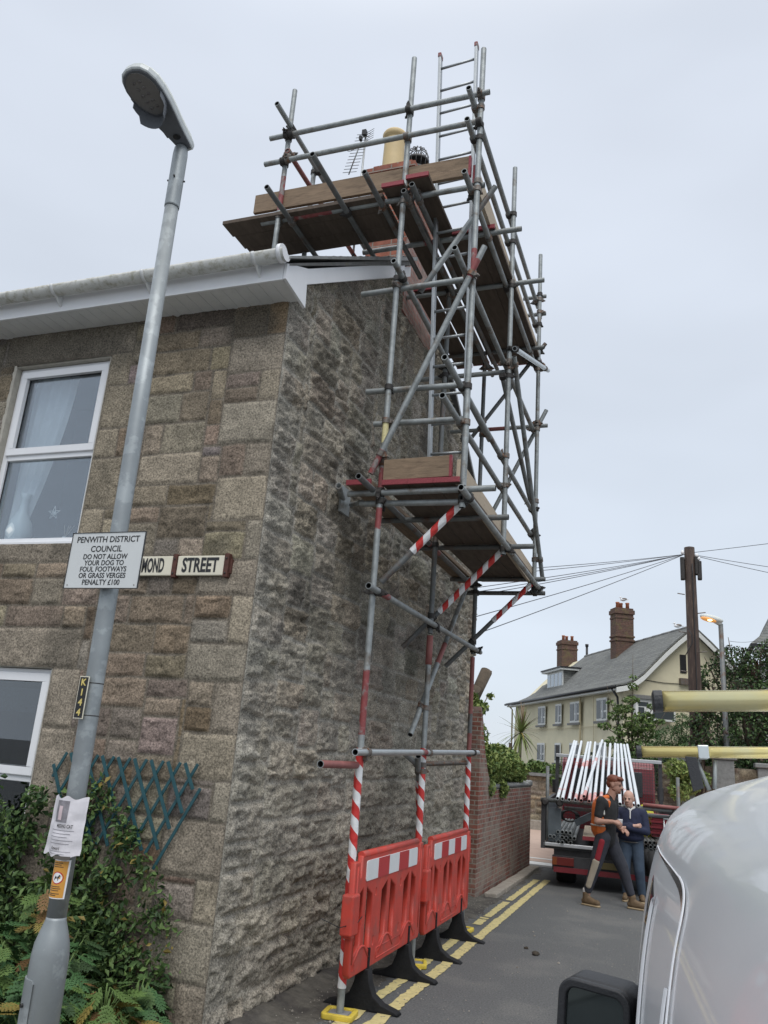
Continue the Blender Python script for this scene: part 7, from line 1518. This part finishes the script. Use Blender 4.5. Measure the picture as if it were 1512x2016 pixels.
# door mirror
MX_ = Matrix.Rotation(R(-4), 4, 'Z')
mc = Vector((-.205, 2.12, 1.06))
mo = Matrix.Translation(mc) @ Matrix.Rotation(R(-12), 4, 'Z') @ Matrix.Rotation(R(3), 4, 'Y') @ Matrix(((1, 0, 0, 0), (0, 0, -1, 0), (0, 1, 0, 0), (0, 0, 0, 1)))
rr_ = rrect(-.088, .078, -.17, .118, .035, 6)
sh_ = plate(rr_, [], .035, .022, mo @ Matrix.Translation((0, 0, -.062)), 'door_mirror', MAT['blacktrim'], van, False, 4)
plate(rrect(-.088, .078, -.17, .118, .035, 6), [rrect(-.070, .062, -.155, .100, .024, 6)], .007, .004, mo @ Matrix.Translation((0, 0, .004)), 'mirror_rim', MAT['blacktrim'], sh_)
plate(rrect(-.072, .064, -.157, .102, .024, 6), [], .001, .0003, mo @ Matrix.Translation((0, 0, .002)), 'mirror_glass', MAT['mirrorglass'], sh_)
b = MB(); b.path([mo @ Vector((.05, -.09, -.05)), mo @ Vector((.10, -.10, -.06)), surf(1.0, 2.25, 0)], [.05, .045, .05], 10); b.build('mirror_arm', MAT['blacktrim'], sh_)
# roof bars
def roofbar(p0, L):
    p0 = Vector(p0); d = Vector((1, .073, .062)).normalized(); y_ = Vector((-.073, 1, -.045)).normalized(); z_ = d.cross(y_).normalized(); n_ = 24
    shp = [(.027 * math.copysign(abs(math.cos(a)) ** .7, math.cos(a)), .0172 * math.copysign(abs(math.sin(a)) ** .7, math.sin(a))) for a in [2 * math.pi * k / n_ for k in range(n_)]]
    V = [p0 + d * t + y_ * a + z_ * c for t in (.012, L) for a, c in shp]; b = MB(); b.add(V, [(k, (k + 1) % n_, n_ + (k + 1) % n_, n_ + k) for k in range(n_)] + [tuple(range(n_))[::-1], tuple(range(n_, 2 * n_))], 0, True); o = b.build('roof_bar', MAT['goldbar'], van)
    V = [p0 + d * t + y_ * a * q + z_ * c * q for t, q in ((-.002, .85), (.0, 1.06), (.014, 1.06)) for a, c in shp]; b = MB(); b.add(V, [(i * n_ + k, i * n_ + (k + 1) % n_, (i + 1) * n_ + (k + 1) % n_, (i + 1) * n_ + k) for i in (0, 1) for k in range(n_)] + [tuple(range(n_))[::-1]], 0, False); b.build('end_cap', MAT['blacktrim'], o)
    return o, d, y_, z_
for (px_, py_, pz_), fx in (((-.046, 1.5, 1.767), .45), ((-.138, 2.75, 1.707), .195)):
    o, d, y_, z_ = roofbar((px_, py_, pz_), 1.62)
    for t in (fx, 1.62 - fx):
        p = Vector((px_, py_, pz_)) + d * t; b = MB(); b.box(p, (.032, .060, .039), Matrix((d, y_, z_)).transposed()); b.build('bar_clamp', MAT['galv_bright'], o, bevel=.003)
        sg_ = 1 if t < .8 else -1; g = p + Vector((-.0, 0, -.125)); b = MB()
        b.prism([(-.032 * sg_, -.016), (.002 * sg_, -.016), (.020 * sg_, -.105), (-.012 * sg_, -.118)], -.005, .005, 'y'); 
        for i in range(len(b.v)): b.v[i] = tuple(p + Vector((b.v[i][0] - .02 * sg_, b.v[i][1] - .03, b.v[i][2])))
        b.build('bar_foot', MAT['blacktrim'], o, bevel=.002)
        b = MB(); b.path([p + Vector((-.02 * sg_, 0, -.02)), p + Vector((.015 * sg_, 0, -.11))], .006, 8); b.path([p + Vector((.035 * sg_, 0, -.02)), p + Vector((.03 * sg_, 0, -.105))], .006, 8); b.build('bar_strut', MAT['galv'], o)
